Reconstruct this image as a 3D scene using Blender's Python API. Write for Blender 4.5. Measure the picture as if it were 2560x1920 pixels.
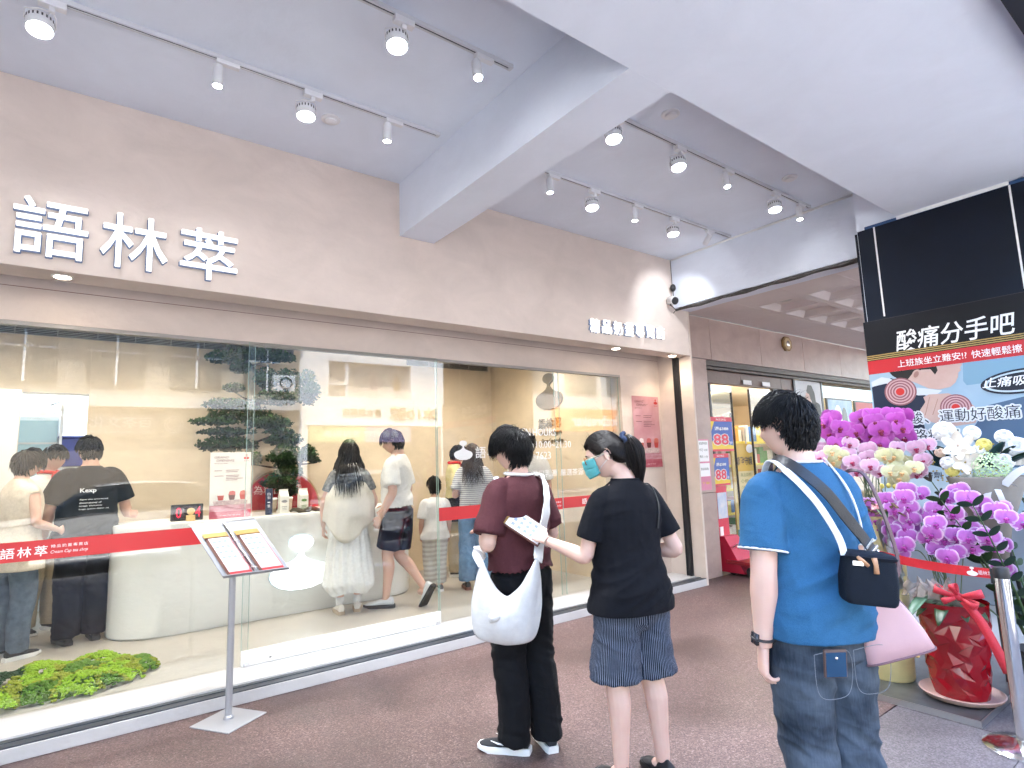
import bpy, bmesh, math, random
import numpy as np
from math import sin, cos, pi, radians, sqrt, atan2, exp
from mathutils import Vector, Matrix, noise
from mathutils.bvhtree import BVHTree
V = Vector
for o in list(bpy.data.objects): bpy.data.objects.remove(o)
scene = bpy.context.scene
COL = scene.collection

# ------------------------------------------------------------------ camera
cam_d = bpy.data.cameras.new("camera"); cam = bpy.data.objects.new("camera", cam_d); COL.objects.link(cam)
yaw, pit, rol = radians(37.0512), radians(7.62624), 0.0330197
fwd = V((sin(yaw)*cos(pit), cos(yaw)*cos(pit), sin(pit)))
rgt = fwd.cross(V((0, 0, 1))).normalized(); upv = rgt.cross(fwd)
Rr = rgt*cos(rol) - upv*sin(rol); Ur = rgt*sin(rol) + upv*cos(rol)
m = Matrix.Identity(4)
for i in range(3): m[i][0] = Rr[i]; m[i][1] = Ur[i]; m[i][2] = -fwd[i]
m[2][3] = 1.45
cam.matrix_world = m
cam_d.sensor_width = 36.0; cam_d.lens = 1457.19/2560*36; cam_d.clip_start = 0.05; cam_d.clip_end = 500
scene.camera = cam

# ------------------------------------------------------------------ sky, sun, exposure
SUN_EL, SUN_AZ = radians(70), radians(-18)          # azimuth from +Y towards +X
world = bpy.data.worlds.new("World"); scene.world = world; world.use_nodes = True
wn = world.node_tree.nodes; wl = world.node_tree.links
bg = wn["Background"]; sky = wn.new("ShaderNodeTexSky"); sky.sky_type = 'NISHITA'; sky.sun_disc = False
sky.sun_elevation = SUN_EL; sky.sun_rotation = SUN_AZ; sky.air_density = 1.0; sky.dust_density = 0.5; sky.ozone_density = 2.5
wl.new(sky.outputs[0], bg.inputs[0]); bg.inputs[1].default_value = 0.15
sd = bpy.data.lights.new("sun", 'SUN'); sd.energy = 5.0; sd.angle = radians(0.6); sd.color = (1, .965, .91)
so = bpy.data.objects.new("sun", sd); COL.objects.link(so)
sdir = V((sin(SUN_AZ)*cos(SUN_EL), cos(SUN_AZ)*cos(SUN_EL), sin(SUN_EL)))
so.rotation_euler = sdir.to_track_quat('Z', 'Y').to_euler(); so.location = (0, 10, 30)
scene.view_settings.view_transform = 'Standard'; scene.view_settings.look = 'None'
scene.view_settings.gamma = 1.0; scene.view_settings.exposure = 3.62
scene.view_settings.use_curve_mapping = False
scene.render.engine = 'CYCLES'
cy = scene.cycles
cy.use_denoising = True; cy.max_bounces = 7; cy.diffuse_bounces = 4; cy.glossy_bounces = 4; cy.transmission_bounces = 6; cy.use_adaptive_sampling = True; cy.adaptive_threshold = 0.045; cy.transparent_max_bounces = 24
cy.caustics_reflective = False; cy.caustics_refractive = False; cy.sample_clamp_indirect = 6.0; cy.blur_glossy = 0.3

# ------------------------------------------------------------------ helpers
rnd = random.Random(7)
class MB:
    def __init__(s): s.v = []; s.f = []
    def add(s, vs, fs):
        n = len(s.v); s.v += [tuple(p) for p in vs]; s.f += [tuple(i+n for i in f) for f in fs]; return s
    def box(s, x0, x1, y0, y1, z0, z1):
        return s.add([(x0,y0,z0),(x1,y0,z0),(x1,y1,z0),(x0,y1,z0),(x0,y0,z1),(x1,y0,z1),(x1,y1,z1),(x0,y1,z1)],
                     [(0,3,2,1),(4,5,6,7),(0,1,5,4),(1,2,6,5),(2,3,7,6),(3,0,4,7)])
    def obox(s, c, ax, ay, az):            # oriented box: centre + half-axis vectors
        c = V(c); ax = V(ax); ay = V(ay); az = V(az)
        P = [c+ax*a+ay*b+az*d for d in (-1,1) for a,b in ((-1,-1),(1,-1),(1,1),(-1,1))]
        return s.add(P, [(0,3,2,1),(4,5,6,7),(0,1,5,4),(1,2,6,5),(2,3,7,6),(3,0,4,7)])
    def loft(s, rings, cap=True, closed=False):
        n = len(rings[0]); b = len(s.v); m = len(rings)
        for r in rings: s.v += [tuple(p) for p in r]
        for i in range(m if closed else m-1):
            a = b+i*n; c = b+((i+1) % m)*n
            for j in range(n):
                k = (j+1) % n; s.f.append((a+j, a+k, c+k, c+j))
        if cap and not closed:
            s.f.append(tuple(b+j for j in reversed(range(n)))); s.f.append(tuple(b+(m-1)*n+j for j in range(n)))
        return s
    def tube(s, pts, r, n=8, cap=True, up=None, flat=1.0, closed=False):
        """tube along pts; r a number or list; flat scales the second axis"""
        pts = [V(p) for p in pts]; m = len(pts); rs = r if isinstance(r, (list, tuple)) else [r]*m
        rings = []; prev = None
        for i, p in enumerate(pts):
            t = (pts[min(i+1, m-1)]-pts[max(i-1, 0)])
            if closed: t = pts[(i+1) % m]-pts[i-1]
            t = t.normalized() if t.length > 1e-9 else V((0,0,1))
            if prev is None:
                a = V(up) if up else (V((0,0,1)) if abs(t.z) < .9 else V((1,0,0)))
                u = (a - t*a.dot(t)).normalized()
            else:
                u = prev - t*prev.dot(t)
                u = u.normalized() if u.length > 1e-6 else V((1,0,0))
            prev = u; w = t.cross(u)
            rx, ry = rs[i] if isinstance(rs[i], (list, tuple)) else (rs[i], rs[i]*flat)
            rings.append([p + u*(rx*cos(2*pi*j/n)) + w*(ry*sin(2*pi*j/n)) for j in range(n)])
        return s.loft(rings, cap, closed)
    def lathe(s, prof, n=24, c=(0,0,0), cap=True):
        return s.loft([[(c[0]+r*cos(2*pi*j/n), c[1]+r*sin(2*pi*j/n), c[2]+z) for j in range(n)] for r, z in prof], cap)
    def ell(s, c, r, n=12, m=8, M=None):
        c = V(c); rings = []
        for i in range(1, m):
            a = pi*i/m - pi/2
            ring = [V((r[0]*cos(a)*cos(2*pi*j/n), r[1]*cos(a)*sin(2*pi*j/n), r[2]*sin(a))) for j in range(n)]
            if M: ring = [M @ p for p in ring]
            rings.append([p+c for p in ring])
        return s.loft(rings)
    def prism(s, poly, d, e=(0,0,0)):      # polygon (3D points) extruded by vector d
        d = V(d); n = len(poly); P = [V(p)+V(e) for p in poly]
        return s.add(P+[p+d for p in P], [tuple(reversed(range(n))), tuple(range(n, 2*n))]+[(i, (i+1) % n, n+(i+1) % n, n+i) for i in range(n)])
    def grid(s, fn, nu, nv):
        b = len(s.v)
        for i in range(nu+1):
            for j in range(nv+1): s.v.append(tuple(fn(i/nu, j/nv)))
        for i in range(nu):
            for j in range(nv):
                a = b+i*(nv+1)+j; s.f.append((a, a+nv+1, a+nv+2, a+1))
        return s
    def mesh(s, name):
        me = bpy.data.meshes.new(name); me.from_pydata(s.v, [], s.f); me.update(); return me

def wm(o):
    b = o.matrix_basis.copy()
    return (wm(o.parent) @ o.matrix_parent_inverse @ b) if o.parent else b
def tag(o, label=None, cat=None, group=None, kind=None):
    if label: o["label"] = label
    if cat: o["category"] = cat
    if group: o["group"] = group
    if kind: o["kind"] = kind
    return o
def setpar(o, p):
    if p is not None:
        o.parent = p; o.matrix_parent_inverse = wm(p).inverted()
def fixn(me):
    bm = bmesh.new(); bm.from_mesh(me); bmesh.ops.recalc_face_normals(bm, faces=bm.faces); bm.to_mesh(me); bm.free()
def obj(name, mb, mat, parent=None, smooth=False, bevel=0, recenter=True, fix=True, kind=None, seg=2, angle=None):
    me = mb if isinstance(mb, bpy.types.Mesh) else mb.mesh(name)
    if fix and not isinstance(mb, bpy.types.Mesh): fixn(me)
    if mat is not None and not len(me.materials): me.materials.append(mat)
    o = bpy.data.objects.new(name, me); COL.objects.link(o)
    if recenter and len(me.vertices):
        xs = np.empty(len(me.vertices)*3, np.float32); me.vertices.foreach_get('co', xs); xs = xs.reshape(-1, 3)
        lo = V([float(a) for a in xs.min(0)]); hi = V([float(a) for a in xs.max(0)])
        c = V(((lo.x+hi.x)/2, (lo.y+hi.y)/2, lo.z))
        me.transform(Matrix.Translation(-c)); o.location = c
    if smooth:
        me.polygons.foreach_set('use_smooth', [True]*len(me.polygons))
        if angle:
            try: me.set_sharp_from_angle(angle=radians(angle))
            except Exception: pass
    if bevel:
        b = o.modifiers.new("bevel", 'BEVEL'); b.width = bevel; b.segments = seg; b.limit_method = 'ANGLE'; b.angle_limit = radians(35)
    setpar(o, parent)
    if kind: o["kind"] = kind
    return o
def thing(name, loc, label, cat, group=None, rotz=0):
    o = bpy.data.objects.new(name, None); COL.objects.link(o); o.location = loc; o.rotation_euler = (0,0,rotz); o.empty_display_size = .1
    return tag(o, label, cat, group)
def struct(name, mb, mat, parent=None, **k):
    o = obj(name, mb, mat, parent, **k)
    if parent is None: o["kind"] = "structure"
    return o
def inst(src, name, M, parent=None):        # one mesh object sharing data, placed with a world matrix
    o = bpy.data.objects.new(name, src.data if hasattr(src, 'data') else src); COL.objects.link(o)
    o.matrix_basis = M; setpar(o, parent); return o

# ---- materials
MATS = {}
def nodes(mt): return mt.node_tree.nodes, mt.node_tree.links
def mat(name, col, rough=.55, var=0.0, vs=6.0, bump=0.0, bs=120.0, metal=0.0, emit=0.0, ecol=None, coat=0.0, spec=.5, sheen=0.0, sss=0.0, col2=None, detail=4, stretch=None, alpha=1.0, trans=0.0):
    if name in MATS: return MATS[name]
    mt = bpy.data.materials.new(name); mt.use_nodes = True; N, L = nodes(mt); b = N["Principled BSDF"]
    b.inputs["Base Color"].default_value = (*col, 1); b.inputs["Roughness"].default_value = rough; b.inputs["Metallic"].default_value = metal
    b.inputs["Specular IOR Level"].default_value = spec
    if coat: b.inputs["Coat Weight"].default_value = coat; b.inputs["Coat Roughness"].default_value = .08
    if sheen: b.inputs["Sheen Weight"].default_value = sheen
    if sss: b.inputs["Subsurface Weight"].default_value = sss; b.inputs["Subsurface Radius"].default_value = (.012,.005,.003)
    if emit: b.inputs["Emission Color"].default_value = (*(ecol or col), 1); b.inputs["Emission Strength"].default_value = emit
    if trans: b.inputs["Transmission Weight"].default_value = trans
    if alpha < 1: b.inputs["Alpha"].default_value = alpha
    tc = None
    if var or bump or col2:
        tc = N.new("ShaderNodeTexCoord"); mp = N.new("ShaderNodeMapping"); L.new(tc.outputs["Object"], mp.inputs[0])
        if stretch: mp.inputs["Scale"].default_value = stretch
    if var or col2:
        n = N.new("ShaderNodeTexNoise"); n.inputs["Scale"].default_value = vs; n.inputs["Detail"].default_value = detail; n.inputs["Roughness"].default_value = .6
        L.new(mp.outputs[0], n.inputs["Vector"])
        r = N.new("ShaderNodeValToRGB"); r.color_ramp.elements[0].position = .3; r.color_ramp.elements[1].position = .7
        c2 = col2 or tuple(min(1, c*(1+var)) for c in col); c1 = col if col2 else tuple(c*(1-var) for c in col)
        r.color_ramp.elements[0].color = (*c1, 1); r.color_ramp.elements[1].color = (*c2, 1)
        L.new(n.outputs["Fac"], r.inputs[0]); L.new(r.outputs[0], b.inputs["Base Color"])
    if bump:
        n2 = N.new("ShaderNodeTexNoise"); n2.inputs["Scale"].default_value = bs; n2.inputs["Detail"].default_value = 3
        L.new(mp.outputs[0], n2.inputs["Vector"])
        bp = N.new("ShaderNodeBump"); bp.inputs["Strength"].default_value = bump; bp.inputs["Distance"].default_value = .004
        L.new(n2.outputs["Fac"], bp.inputs["Height"]); L.new(bp.outputs[0], b.inputs["Normal"])
    MATS[name] = mt; return mt
def emis(name, col, s):
    return mat(name, col, emit=s, ecol=col)
def glassmat(name, tint=(.93,.97,.95), ior=1.5, rough=0.0, gain=1.0):
    if name in MATS: return MATS[name]
    mt = bpy.data.materials.new(name); mt.use_nodes = True; N, L = nodes(mt); N.remove(N["Principled BSDF"])
    t = N.new("ShaderNodeBsdfTransparent"); t.inputs[0].default_value = (*tint, 1)
    g = N.new("ShaderNodeBsdfGlossy"); g.inputs["Roughness"].default_value = rough
    fr = N.new("ShaderNodeFresnel"); ge = N.new("ShaderNodeNewGeometry"); mr = N.new("ShaderNodeMapRange")
    mr.inputs[3].default_value = ior; mr.inputs[4].default_value = 1/ior; L.new(ge.outputs["Backfacing"], mr.inputs[0]); L.new(mr.outputs[0], fr.inputs[0])
    mx = N.new("ShaderNodeMixShader"); L.new(fr.outputs[0], mx.inputs[0]); L.new(t.outputs[0], mx.inputs[1]); L.new(g.outputs[0], mx.inputs[2])
    L.new(mx.outputs[0], N["Material Output"].inputs[0]); MATS[name] = mt; return mt

# ---- lettering
def text_mesh(s, size=1.0, extrude=0.0, bold=0.0, align='CENTER', shear=0.0, spacing=1.0, res=2):
    c = bpy.data.curves.new("lettering", 'FONT'); c.body = s; c.size = size; c.extrude = extrude; c.offset = bold*size
    c.align_x = align; c.align_y = 'CENTER'; c.resolution_u = res; c.shear = shear; c.space_character = spacing
    o = bpy.data.objects.new("lettering", c); COL.objects.link(o)
    dg = bpy.context.evaluated_depsgraph_get(); me = bpy.data.meshes.new_from_object(o.evaluated_get(dg))
    bpy.data.objects.remove(o); bpy.data.curves.remove(c); me.name = "lettering"
    return me
def frame(o, u, w):                          # matrix with x->u (reading direction), y->w (up), z->normal
    u = V(u).normalized(); w = V(w).normalized(); n = u.cross(w)
    M = Matrix.Identity(4)
    for i in range(3): M[i][0] = u[i]; M[i][1] = w[i]; M[i][2] = n[i]; M[i][3] = o[i]
    return M
def fit_text(name, s, M, mt, w=None, h=None, extrude=.001, bold=0.0, parent=None, align='CENTER', shear=0.0, spacing=1.0, ring=0.0):
    """lettering scaled to width w and/or height h, placed by matrix M (x reading direction)"""
    me = text_mesh(s, 1.0, 0, bold, align, shear, spacing)
    if not len(me.vertices): return None
    xs = [v.co.x for v in me.vertices]; ys = [v.co.y for v in me.vertices]
    W = max(xs)-min(xs); Hh = max(ys)-min(ys); cx = (max(xs)+min(xs))/2 if align == 'CENTER' else min(xs); cyy = (max(ys)+min(ys))/2
    sx = w/W if w else None; sy = h/Hh if h else None
    sx = sx or sy; sy = sy or sx
    bm = bmesh.new(); bm.from_mesh(me)
    for v in bm.verts: v.co = V(((v.co.x-cx)*sx, (v.co.y-cyy)*sy, 0))
    if extrude > .0015:
        r = bmesh.ops.extrude_face_region(bm, geom=list(bm.faces))
        bmesh.ops.translate(bm, verts=[g for g in r['geom'] if isinstance(g, bmesh.types.BMVert)], vec=(0,0,extrude))
        bmesh.ops.recalc_face_normals(bm, faces=bm.faces)
    if ring:                                  # fattened outline: the glyphs repeated round a small circle
        src = [(list(map(lambda v: v.co.copy(), f.verts))) for f in bm.faces]
        for k in range(10):
            d = V((ring*cos(2*pi*k/10), ring*sin(2*pi*k/10), .00004*(k+1)))
            for f in src: bm.faces.new([bm.verts.new(c+d) for c in f])
    bm.to_mesh(me); bm.free(); me.transform(M)
    return obj(name, me, mt, parent)
# ------------------------------------------------------------------ surfaces
def stone_floor(name, cols, scale=90, rough=.5, bump=.25, stain=.25):
    mt = bpy.data.materials.new(name); mt.use_nodes = True; N, L = nodes(mt); b = N["Principled BSDF"]
    tc = N.new("ShaderNodeTexCoord")
    v = N.new("ShaderNodeTexVoronoi"); v.inputs["Scale"].default_value = scale; L.new(tc.outputs["Object"], v.inputs["Vector"])
    sx = N.new("ShaderNodeSeparateColor"); L.new(v.outputs["Color"], sx.inputs[0])
    r = N.new("ShaderNodeValToRGB"); e = r.color_ramp.elements
    while len(e) < len(cols): e.new(.5)
    for i, (p, c) in enumerate(cols): e[i].position = p; e[i].color = (*c, 1)
    L.new(sx.outputs[0], r.inputs[0])
    n = N.new("ShaderNodeTexNoise"); n.inputs["Scale"].default_value = 1.4; n.inputs["Detail"].default_value = 6; L.new(tc.outputs["Object"], n.inputs["Vector"])
    r2 = N.new("ShaderNodeMapRange"); r2.inputs[1].default_value = .3; r2.inputs[2].default_value = .7; r2.inputs[3].default_value = 1-stain; r2.inputs[4].default_value = 1+stain
    L.new(n.outputs["Fac"], r2.inputs[0])
    mx = N.new("ShaderNodeVectorMath"); mx.operation = 'SCALE'; L.new(r.outputs[0], mx.inputs[0]); L.new(r2.outputs[0], mx.inputs["Scale"])
    L.new(mx.outputs[0], b.inputs["Base Color"])
    r3 = N.new("ShaderNodeMapRange"); r3.inputs[1].default_value = .3; r3.inputs[2].default_value = .7; r3.inputs[3].default_value = rough-.12; r3.inputs[4].default_value = rough+.12
    L.new(n.outputs["Fac"], r3.inputs[0]); L.new(r3.outputs[0], b.inputs["Roughness"])
    bp = N.new("ShaderNodeBump"); bp.inputs["Strength"].default_value = bump; bp.inputs["Distance"].default_value = .003
    L.new(v.outputs["Distance"], bp.inputs["Height"]); L.new(bp.outputs[0], b.inputs["Normal"])
    MATS[name] = mt; return mt
granite = stone_floor("brown granite", [(0, (.052,.029,.027)), (.35, (.082,.047,.043)), (.7, (.110,.067,.061)), (.93, (.145,.094,.087)), (1, (.21,.15,.14))], 150, .5, .22, .34)
paverm = stone_floor("grey mauve paver", [(0, (.07,.056,.06)), (.5, (.105,.088,.092)), (1, (.16,.138,.142))], 150, .6, .2, .3)
asphalt = stone_floor("asphalt", [(0, (.09,.09,.092)), (1, (.16,.16,.165))], 140, .85, .4)
def plaster(name, c, d=.08, rough=.75):
    """trowelled microcement: two scales of soft mottling and a faint relief"""
    mt = bpy.data.materials.new(name); mt.use_nodes = True; N, L = nodes(mt); b = N["Principled BSDF"]; b.inputs["Roughness"].default_value = rough
    b.inputs["Specular IOR Level"].default_value = .3
    tc = N.new("ShaderNodeTexCoord"); mp = N.new("ShaderNodeMapping"); mp.inputs["Scale"].default_value = (1, 1, 1.5); L.new(tc.outputs["Object"], mp.inputs[0])
    n = N.new("ShaderNodeTexNoise"); n.inputs["Scale"].default_value = 2.6; n.inputs["Detail"].default_value = 8; n.inputs["Roughness"].default_value = .62; n.inputs["Distortion"].default_value = .5
    L.new(mp.outputs[0], n.inputs["Vector"])
    r = N.new("ShaderNodeValToRGB"); e = r.color_ramp.elements; e[0].position = .3; e[1].position = .72
    e[0].color = (*(x*(1-d) for x in c), 1); e[1].color = (*(min(1, x*(1+d)) for x in c), 1)
    L.new(n.outputs["Fac"], r.inputs[0]); L.new(r.outputs[0], b.inputs["Base Color"])
    n2 = N.new("ShaderNodeTexNoise"); n2.inputs["Scale"].default_value = 14; n2.inputs["Detail"].default_value = 5; L.new(mp.outputs[0], n2.inputs["Vector"])
    bp = N.new("ShaderNodeBump"); bp.inputs["Strength"].default_value = .25; bp.inputs["Distance"].default_value = .01
    L.new(n2.outputs["Fac"], bp.inputs["Height"]); L.new(bp.outputs[0], b.inputs["Normal"]); MATS[name] = mt; return mt
beige = plaster("beige plaster", (.66,.565,.505), .075)
tan = plaster("tan interior plaster", (.66,.545,.40), .09)
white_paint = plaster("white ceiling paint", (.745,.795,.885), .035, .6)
sillm = plaster("pale terrazzo sill", (.52,.51,.51), .06, .4)
shopfloor = plaster("pale interior floor", (.40,.37,.33), .08, .35)
white = mat("white lacquer", (.80,.80,.79), .35)
offwhite = mat("off white", (.72,.70,.66), .5, var=.04)
darkmetal = mat("dark metal", (.045,.045,.05), .4, metal=.7)
steel = mat("brushed steel", (.55,.55,.56), .3, metal=1.0, bump=.1, bs=300, stretch=(1,1,.05))
chrome = mat("chrome", (.75,.75,.76), .12, metal=1.0)
greymetal = mat("grey painted metal", (.42,.42,.44), .4, metal=.5)
blackp = mat("black plastic", (.02,.02,.022), .45)
redv = mat("red vinyl", (.55,.03,.035), .4)
redb = mat("red ribbon cloth", (.62,.02,.03), .5, var=.1, vs=30)
whitev = mat("white lettering", (.85,.85,.85), .5)
blacki = mat("black ink", (.02,.02,.03), .5)
stonewall = plaster("mauve marble cladding", (.39,.29,.262), .14, .35)
stonedark = plaster("brown cladding", (.17,.115,.10), .12, .4)
coffer_m = plaster("pinkish ceiling panel", (.68,.60,.57), .03, .6)
glassm = glassmat("shop glass", (.97,.982,.976), 1.5)
LAMP = emis("lamp face", (.95, .97, 1.0), 12)

# ------------------------------------------------------------------ ground
struct("ground", MB().box(-150, 150, -150, 150, -.32, -.30), asphalt)
struct("road", MB().box(-60, 60, -10.5, -1.2, -.298, -.14), asphalt)
road_lines = MB()
for i in range(-12, 14): road_lines.box(i*4, i*4+2, -5.9, -5.78, -.139, -.135)
struct("road_marking", road_lines, mat("road paint", (.7,.7,.68), .7, var=.15, vs=20))
struct("arcade_floor", MB().box(-20, 12.5, 1.556, 4.36, -.2, 0), granite)
pv = struct("street_pavement", MB().box(-20, 20, -1.2, 1.55, -.25, -.012), mat("grout", (.10,.09,.09), .9))
pm = MB().box(-.298, .298, -.298, .298, -.03, 0).mesh("paver"); fixn(pm); pm.materials.append(paverm)
for i in range(-6, 20):
    for j in range(5):
        x = 3.545-.6+i*.6; y = 1.25-j*.6
        if x > 9 or (j > 2 and x > 6): continue
        o = bpy.data.objects.new("paver", pm); COL.objects.link(o); o.location = (x, y, rnd.uniform(-.0015, .0015)); o.rotation_euler = (rnd.uniform(-.002,.002), rnd.uniform(-.002,.002), rnd.choice((0, pi/2, pi)))
        setpar(o, pv)
struct("opposite_pavement", MB().box(-60, 60, -12.2, -10.5, -.29, 0), paverm)

# ------------------------------------------------------------------ arcade ceiling, beams, column, building mass
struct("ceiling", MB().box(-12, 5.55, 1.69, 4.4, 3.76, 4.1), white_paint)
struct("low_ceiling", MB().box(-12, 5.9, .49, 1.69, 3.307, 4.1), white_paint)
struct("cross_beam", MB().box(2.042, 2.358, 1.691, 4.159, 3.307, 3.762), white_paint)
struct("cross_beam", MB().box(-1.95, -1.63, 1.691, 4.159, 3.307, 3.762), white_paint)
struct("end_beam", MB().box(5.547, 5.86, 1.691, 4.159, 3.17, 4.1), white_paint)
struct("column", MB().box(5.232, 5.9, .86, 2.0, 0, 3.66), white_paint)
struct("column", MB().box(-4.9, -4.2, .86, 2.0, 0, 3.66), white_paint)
struct("unseen_upper_building", MB().box(-30, 30, .47, 9.5, 4.1, 5.6), mat("upper facade tile", (.45,.42,.38), .7, var=.1))  # unseen storeys above; added to block sky light, kept low for street sun
struct("ceiling_edge_trim", MB().box(-12, 5.9, .40, .488, 3.24, 4.1), darkmetal)
cd = MB().tube([(5.541, 4.15, 3.752), (5.541, 3.7, 3.751), (5.541, 3.2, 3.754), (5.541, 2.7, 3.749), (5.541, 2.1, 3.752)], .012, 6)
tag(obj("conduit", cd, white, smooth=True), "thin white conduit run along the far beam under the ceiling", "conduit")
nb = MB()
nb.tube([(5.545, 4.12, 3.14)]+[(5.55+.004*sin(k*3), 4.1-k*.14, 3.150+.006*sin(k*2.3)) for k in range(1, 16)], .014, 6)
nb.tube([(5.59, 4.1-k*.14, 3.155+.008*sin(k*1.7+1)) for k in range(16)], .018, 6)
tag(obj("cable_run", nb, mat("grimy cable grey", (.09,.085,.08), .7, var=.4, vs=30), smooth=True), "grimy dark cables tucked along the bottom edge of the far white beam", "cable")

# ------------------------------------------------------------------ shopfront (one thing, its parts below)
SF = thing("shopfront", (2.0, 4.3, 0), "beige plaster tea shop front with wide glass panes and white glowing letters above", "shopfront")
obj("fascia", MB().box(-12, 5.80, 4.16, 4.39, 2.632, 3.76), beige, SF, bevel=.004)
obj("lintel", MB().box(-12, 5.80, 4.645, 4.80, 2.42, 3.76), beige, SF)
obj("reveal_wall", MB().box(5.10, 5.80, 4.645, 4.80, .085, 2.419), beige, SF)
obj("end_wall", MB().box(5.801, 5.832, 4.158, 4.80, .0, 3.76), beige, SF, bevel=.003)
obj("shadow_joint", MB().box(-12, 5.79, 4.6415, 4.6445, 2.636, 2.64), mat("joint line", (.28,.17,.15), .8), SF)
obj("shutter_guide", MB().box(5.772, 5.7995, 4.325, 4.405, .085, 3.0).box(5.764, 5.771, 4.33, 4.345, .085, 3.0).box(5.764, 5.771, 4.385, 4.40, .085, 3.0), darkmetal, SF)
obj("step", MB().box(-12, 5.80, 4.16, 4.2995, 0, .072), sillm, SF, bevel=.003)
obj("sill", MB().box(-12, 5.80, 4.30, 4.64, 0, .085), sillm, SF)
tr = MB().box(-12, 5.80, 4.166, 4.200, .0725, .080).box(-12, 5.80, 4.2005, 4.236, .0725, .077).box(-12, 5.80, 4.2365, 4.276, .0725, .0815)
obj("door_track", tr, mat("track metal", (.085,.095,.115), .38, metal=.7, var=.25, vs=3), SF)
def pane(x0, x1, y, z0=.087, z1=2.42, name="glass_pane"):
    p = obj(name, MB().box(x0, x1, y-.005, y+.005, z0, z1), glassm, SF)
    e = mat("green glass edge", (.45,.62,.56), .15, alpha=.75)
    obj("glass_edge", MB().box(x0-.003, x0-.0005, y-.005, y+.005, z0, z1), e, p); obj("glass_edge", MB().box(x1+.0005, x1+.003, y-.005, y+.005, z0, z1), e, p)
    return p
P1 = pane(-6, 1.076, 4.665); P2 = pane(1.027, 2.630, 4.630, .19, 2.415); P3 = pane(2.638, 4.14, 4.665); P4 = pane(4.10, 5.098, 4.690)
obj("bottom_rail", MB().box(1.027, 2.630, 4.612, 4.648, .088, .188), mat("rail white", (.72,.72,.70), .35), P2, bevel=.002)
obj("floor_bolt", MB().lathe([(.008,0),(.008,.004),(.004,.006)], 10, (0,0,0)).mesh("floor_bolt"), darkmetal, P2).location = (1.22, 4.610, .115)
for x in (1.06, 2.6): obj("hinge_plate", MB().box(x-.02, x+.02, 4.605, 4.655, .086, .11), chrome, P2)
obj("top_channel", MB().box(-6, 5.10, 4.648, 4.70, 2.395, 2.419), mat("grey channel", (.35,.33,.31), .5), SF)

# lettering of the shop sign: three big characters and the small line at the right end
glow = mat("glowing white acrylic", (.9,.9,.9), .4, emit=.13, ecol=(.93,.96,1.0))
rim = mat("letter return", (.10,.13,.21), .4)
UX, UZ = V((1,0,0)), V((0,0,1))
SG = thing("shop_sign", (.24, 4.15, 2.68), "three large glowing white characters reading 語林萃 on beige fascia", "sign")
for ch, x0, x1 in (("語", -.335, .005), ("林", .068, .412), ("萃", .484, .818)):
    for nm, dy, mt_, ex, bd in (("letter", 4.116, glow, .020, .0), ("letter_return", 4.1365, rim, .010, .010)):
        fit_text(nm, ch, frame(((x0+x1)/2, dy if nm == "letter" else 4.1395, 2.862), UX, UZ), mt_, w=x1-x0, h=.335, extrude=ex if nm == "letter" else .001, bold=0, parent=SG, ring=0 if nm == "letter" else .0055)
SS = thing("small_sign", (4.7, 4.15, 2.75), "line of small glowing white characters reading 精品奶蓋專賣店 at far end of fascia", "sign")
for k, ch in enumerate("精品奶蓋專賣店"):
    x = 4.19+k*.172
    fit_text("letter", ch, frame((x, 4.124, 2.800+.006*k), UX, UZ), glow, w=.125, h=.14, extrude=.02, bold=.0, parent=SS)
    fit_text("letter_return", ch, frame((x, 4.1455, 2.800+.006*k), UX, UZ), rim, w=.125, h=.14, ring=.0035, parent=SS)
# soffit downlights
def spot(name, loc, target, power, angle, col, parent, blend=.6, r=.03):
    l = bpy.data.lights.new(name, 'SPOT'); l.energy = power; l.spot_size = radians(angle); l.spot_blend = blend; l.color = col; l.shadow_soft_size = r
    o = bpy.data.objects.new(name, l); COL.objects.link(o); o.location = loc
    o.rotation_euler = (V(loc)-V(target)).to_track_quat('Z', 'Y').to_euler(); setpar(o, parent); return o
warmlamp = emis("warm lamp face", (1, .86, .66), 10)
for i, (x, lb) in enumerate(((-.104, "warm recessed downlight in fascia soffit below the large sign"), (4.648, "warm recessed downlight in fascia soffit under the small sign"), (5.605, "warm recessed downlight in fascia soffit at the far end by the camera"))):
    D = thing("recessed_downlight", (x, 4.27, 2.63), lb, "downlight", "recessed soffit downlights")
    obj("trim_ring", MB().lathe([(.055,0),(.055,-.004),(.042,-.006),(.042,0)], 24, (x,4.27,2.6315)), white, D, smooth=True)
    obj("lamp_lens", MB().lathe([(.041,-.001),(.041,-.003)], 24, (x,4.27,2.6315)), warmlamp, D)
    spot("downlight_beam", (x, 4.28, 2.615), (x, 4.50, 0), (5 if x < 1 else 2.6 if x < 5 else 1.3), 115, (1, .80, .56), D)

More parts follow.
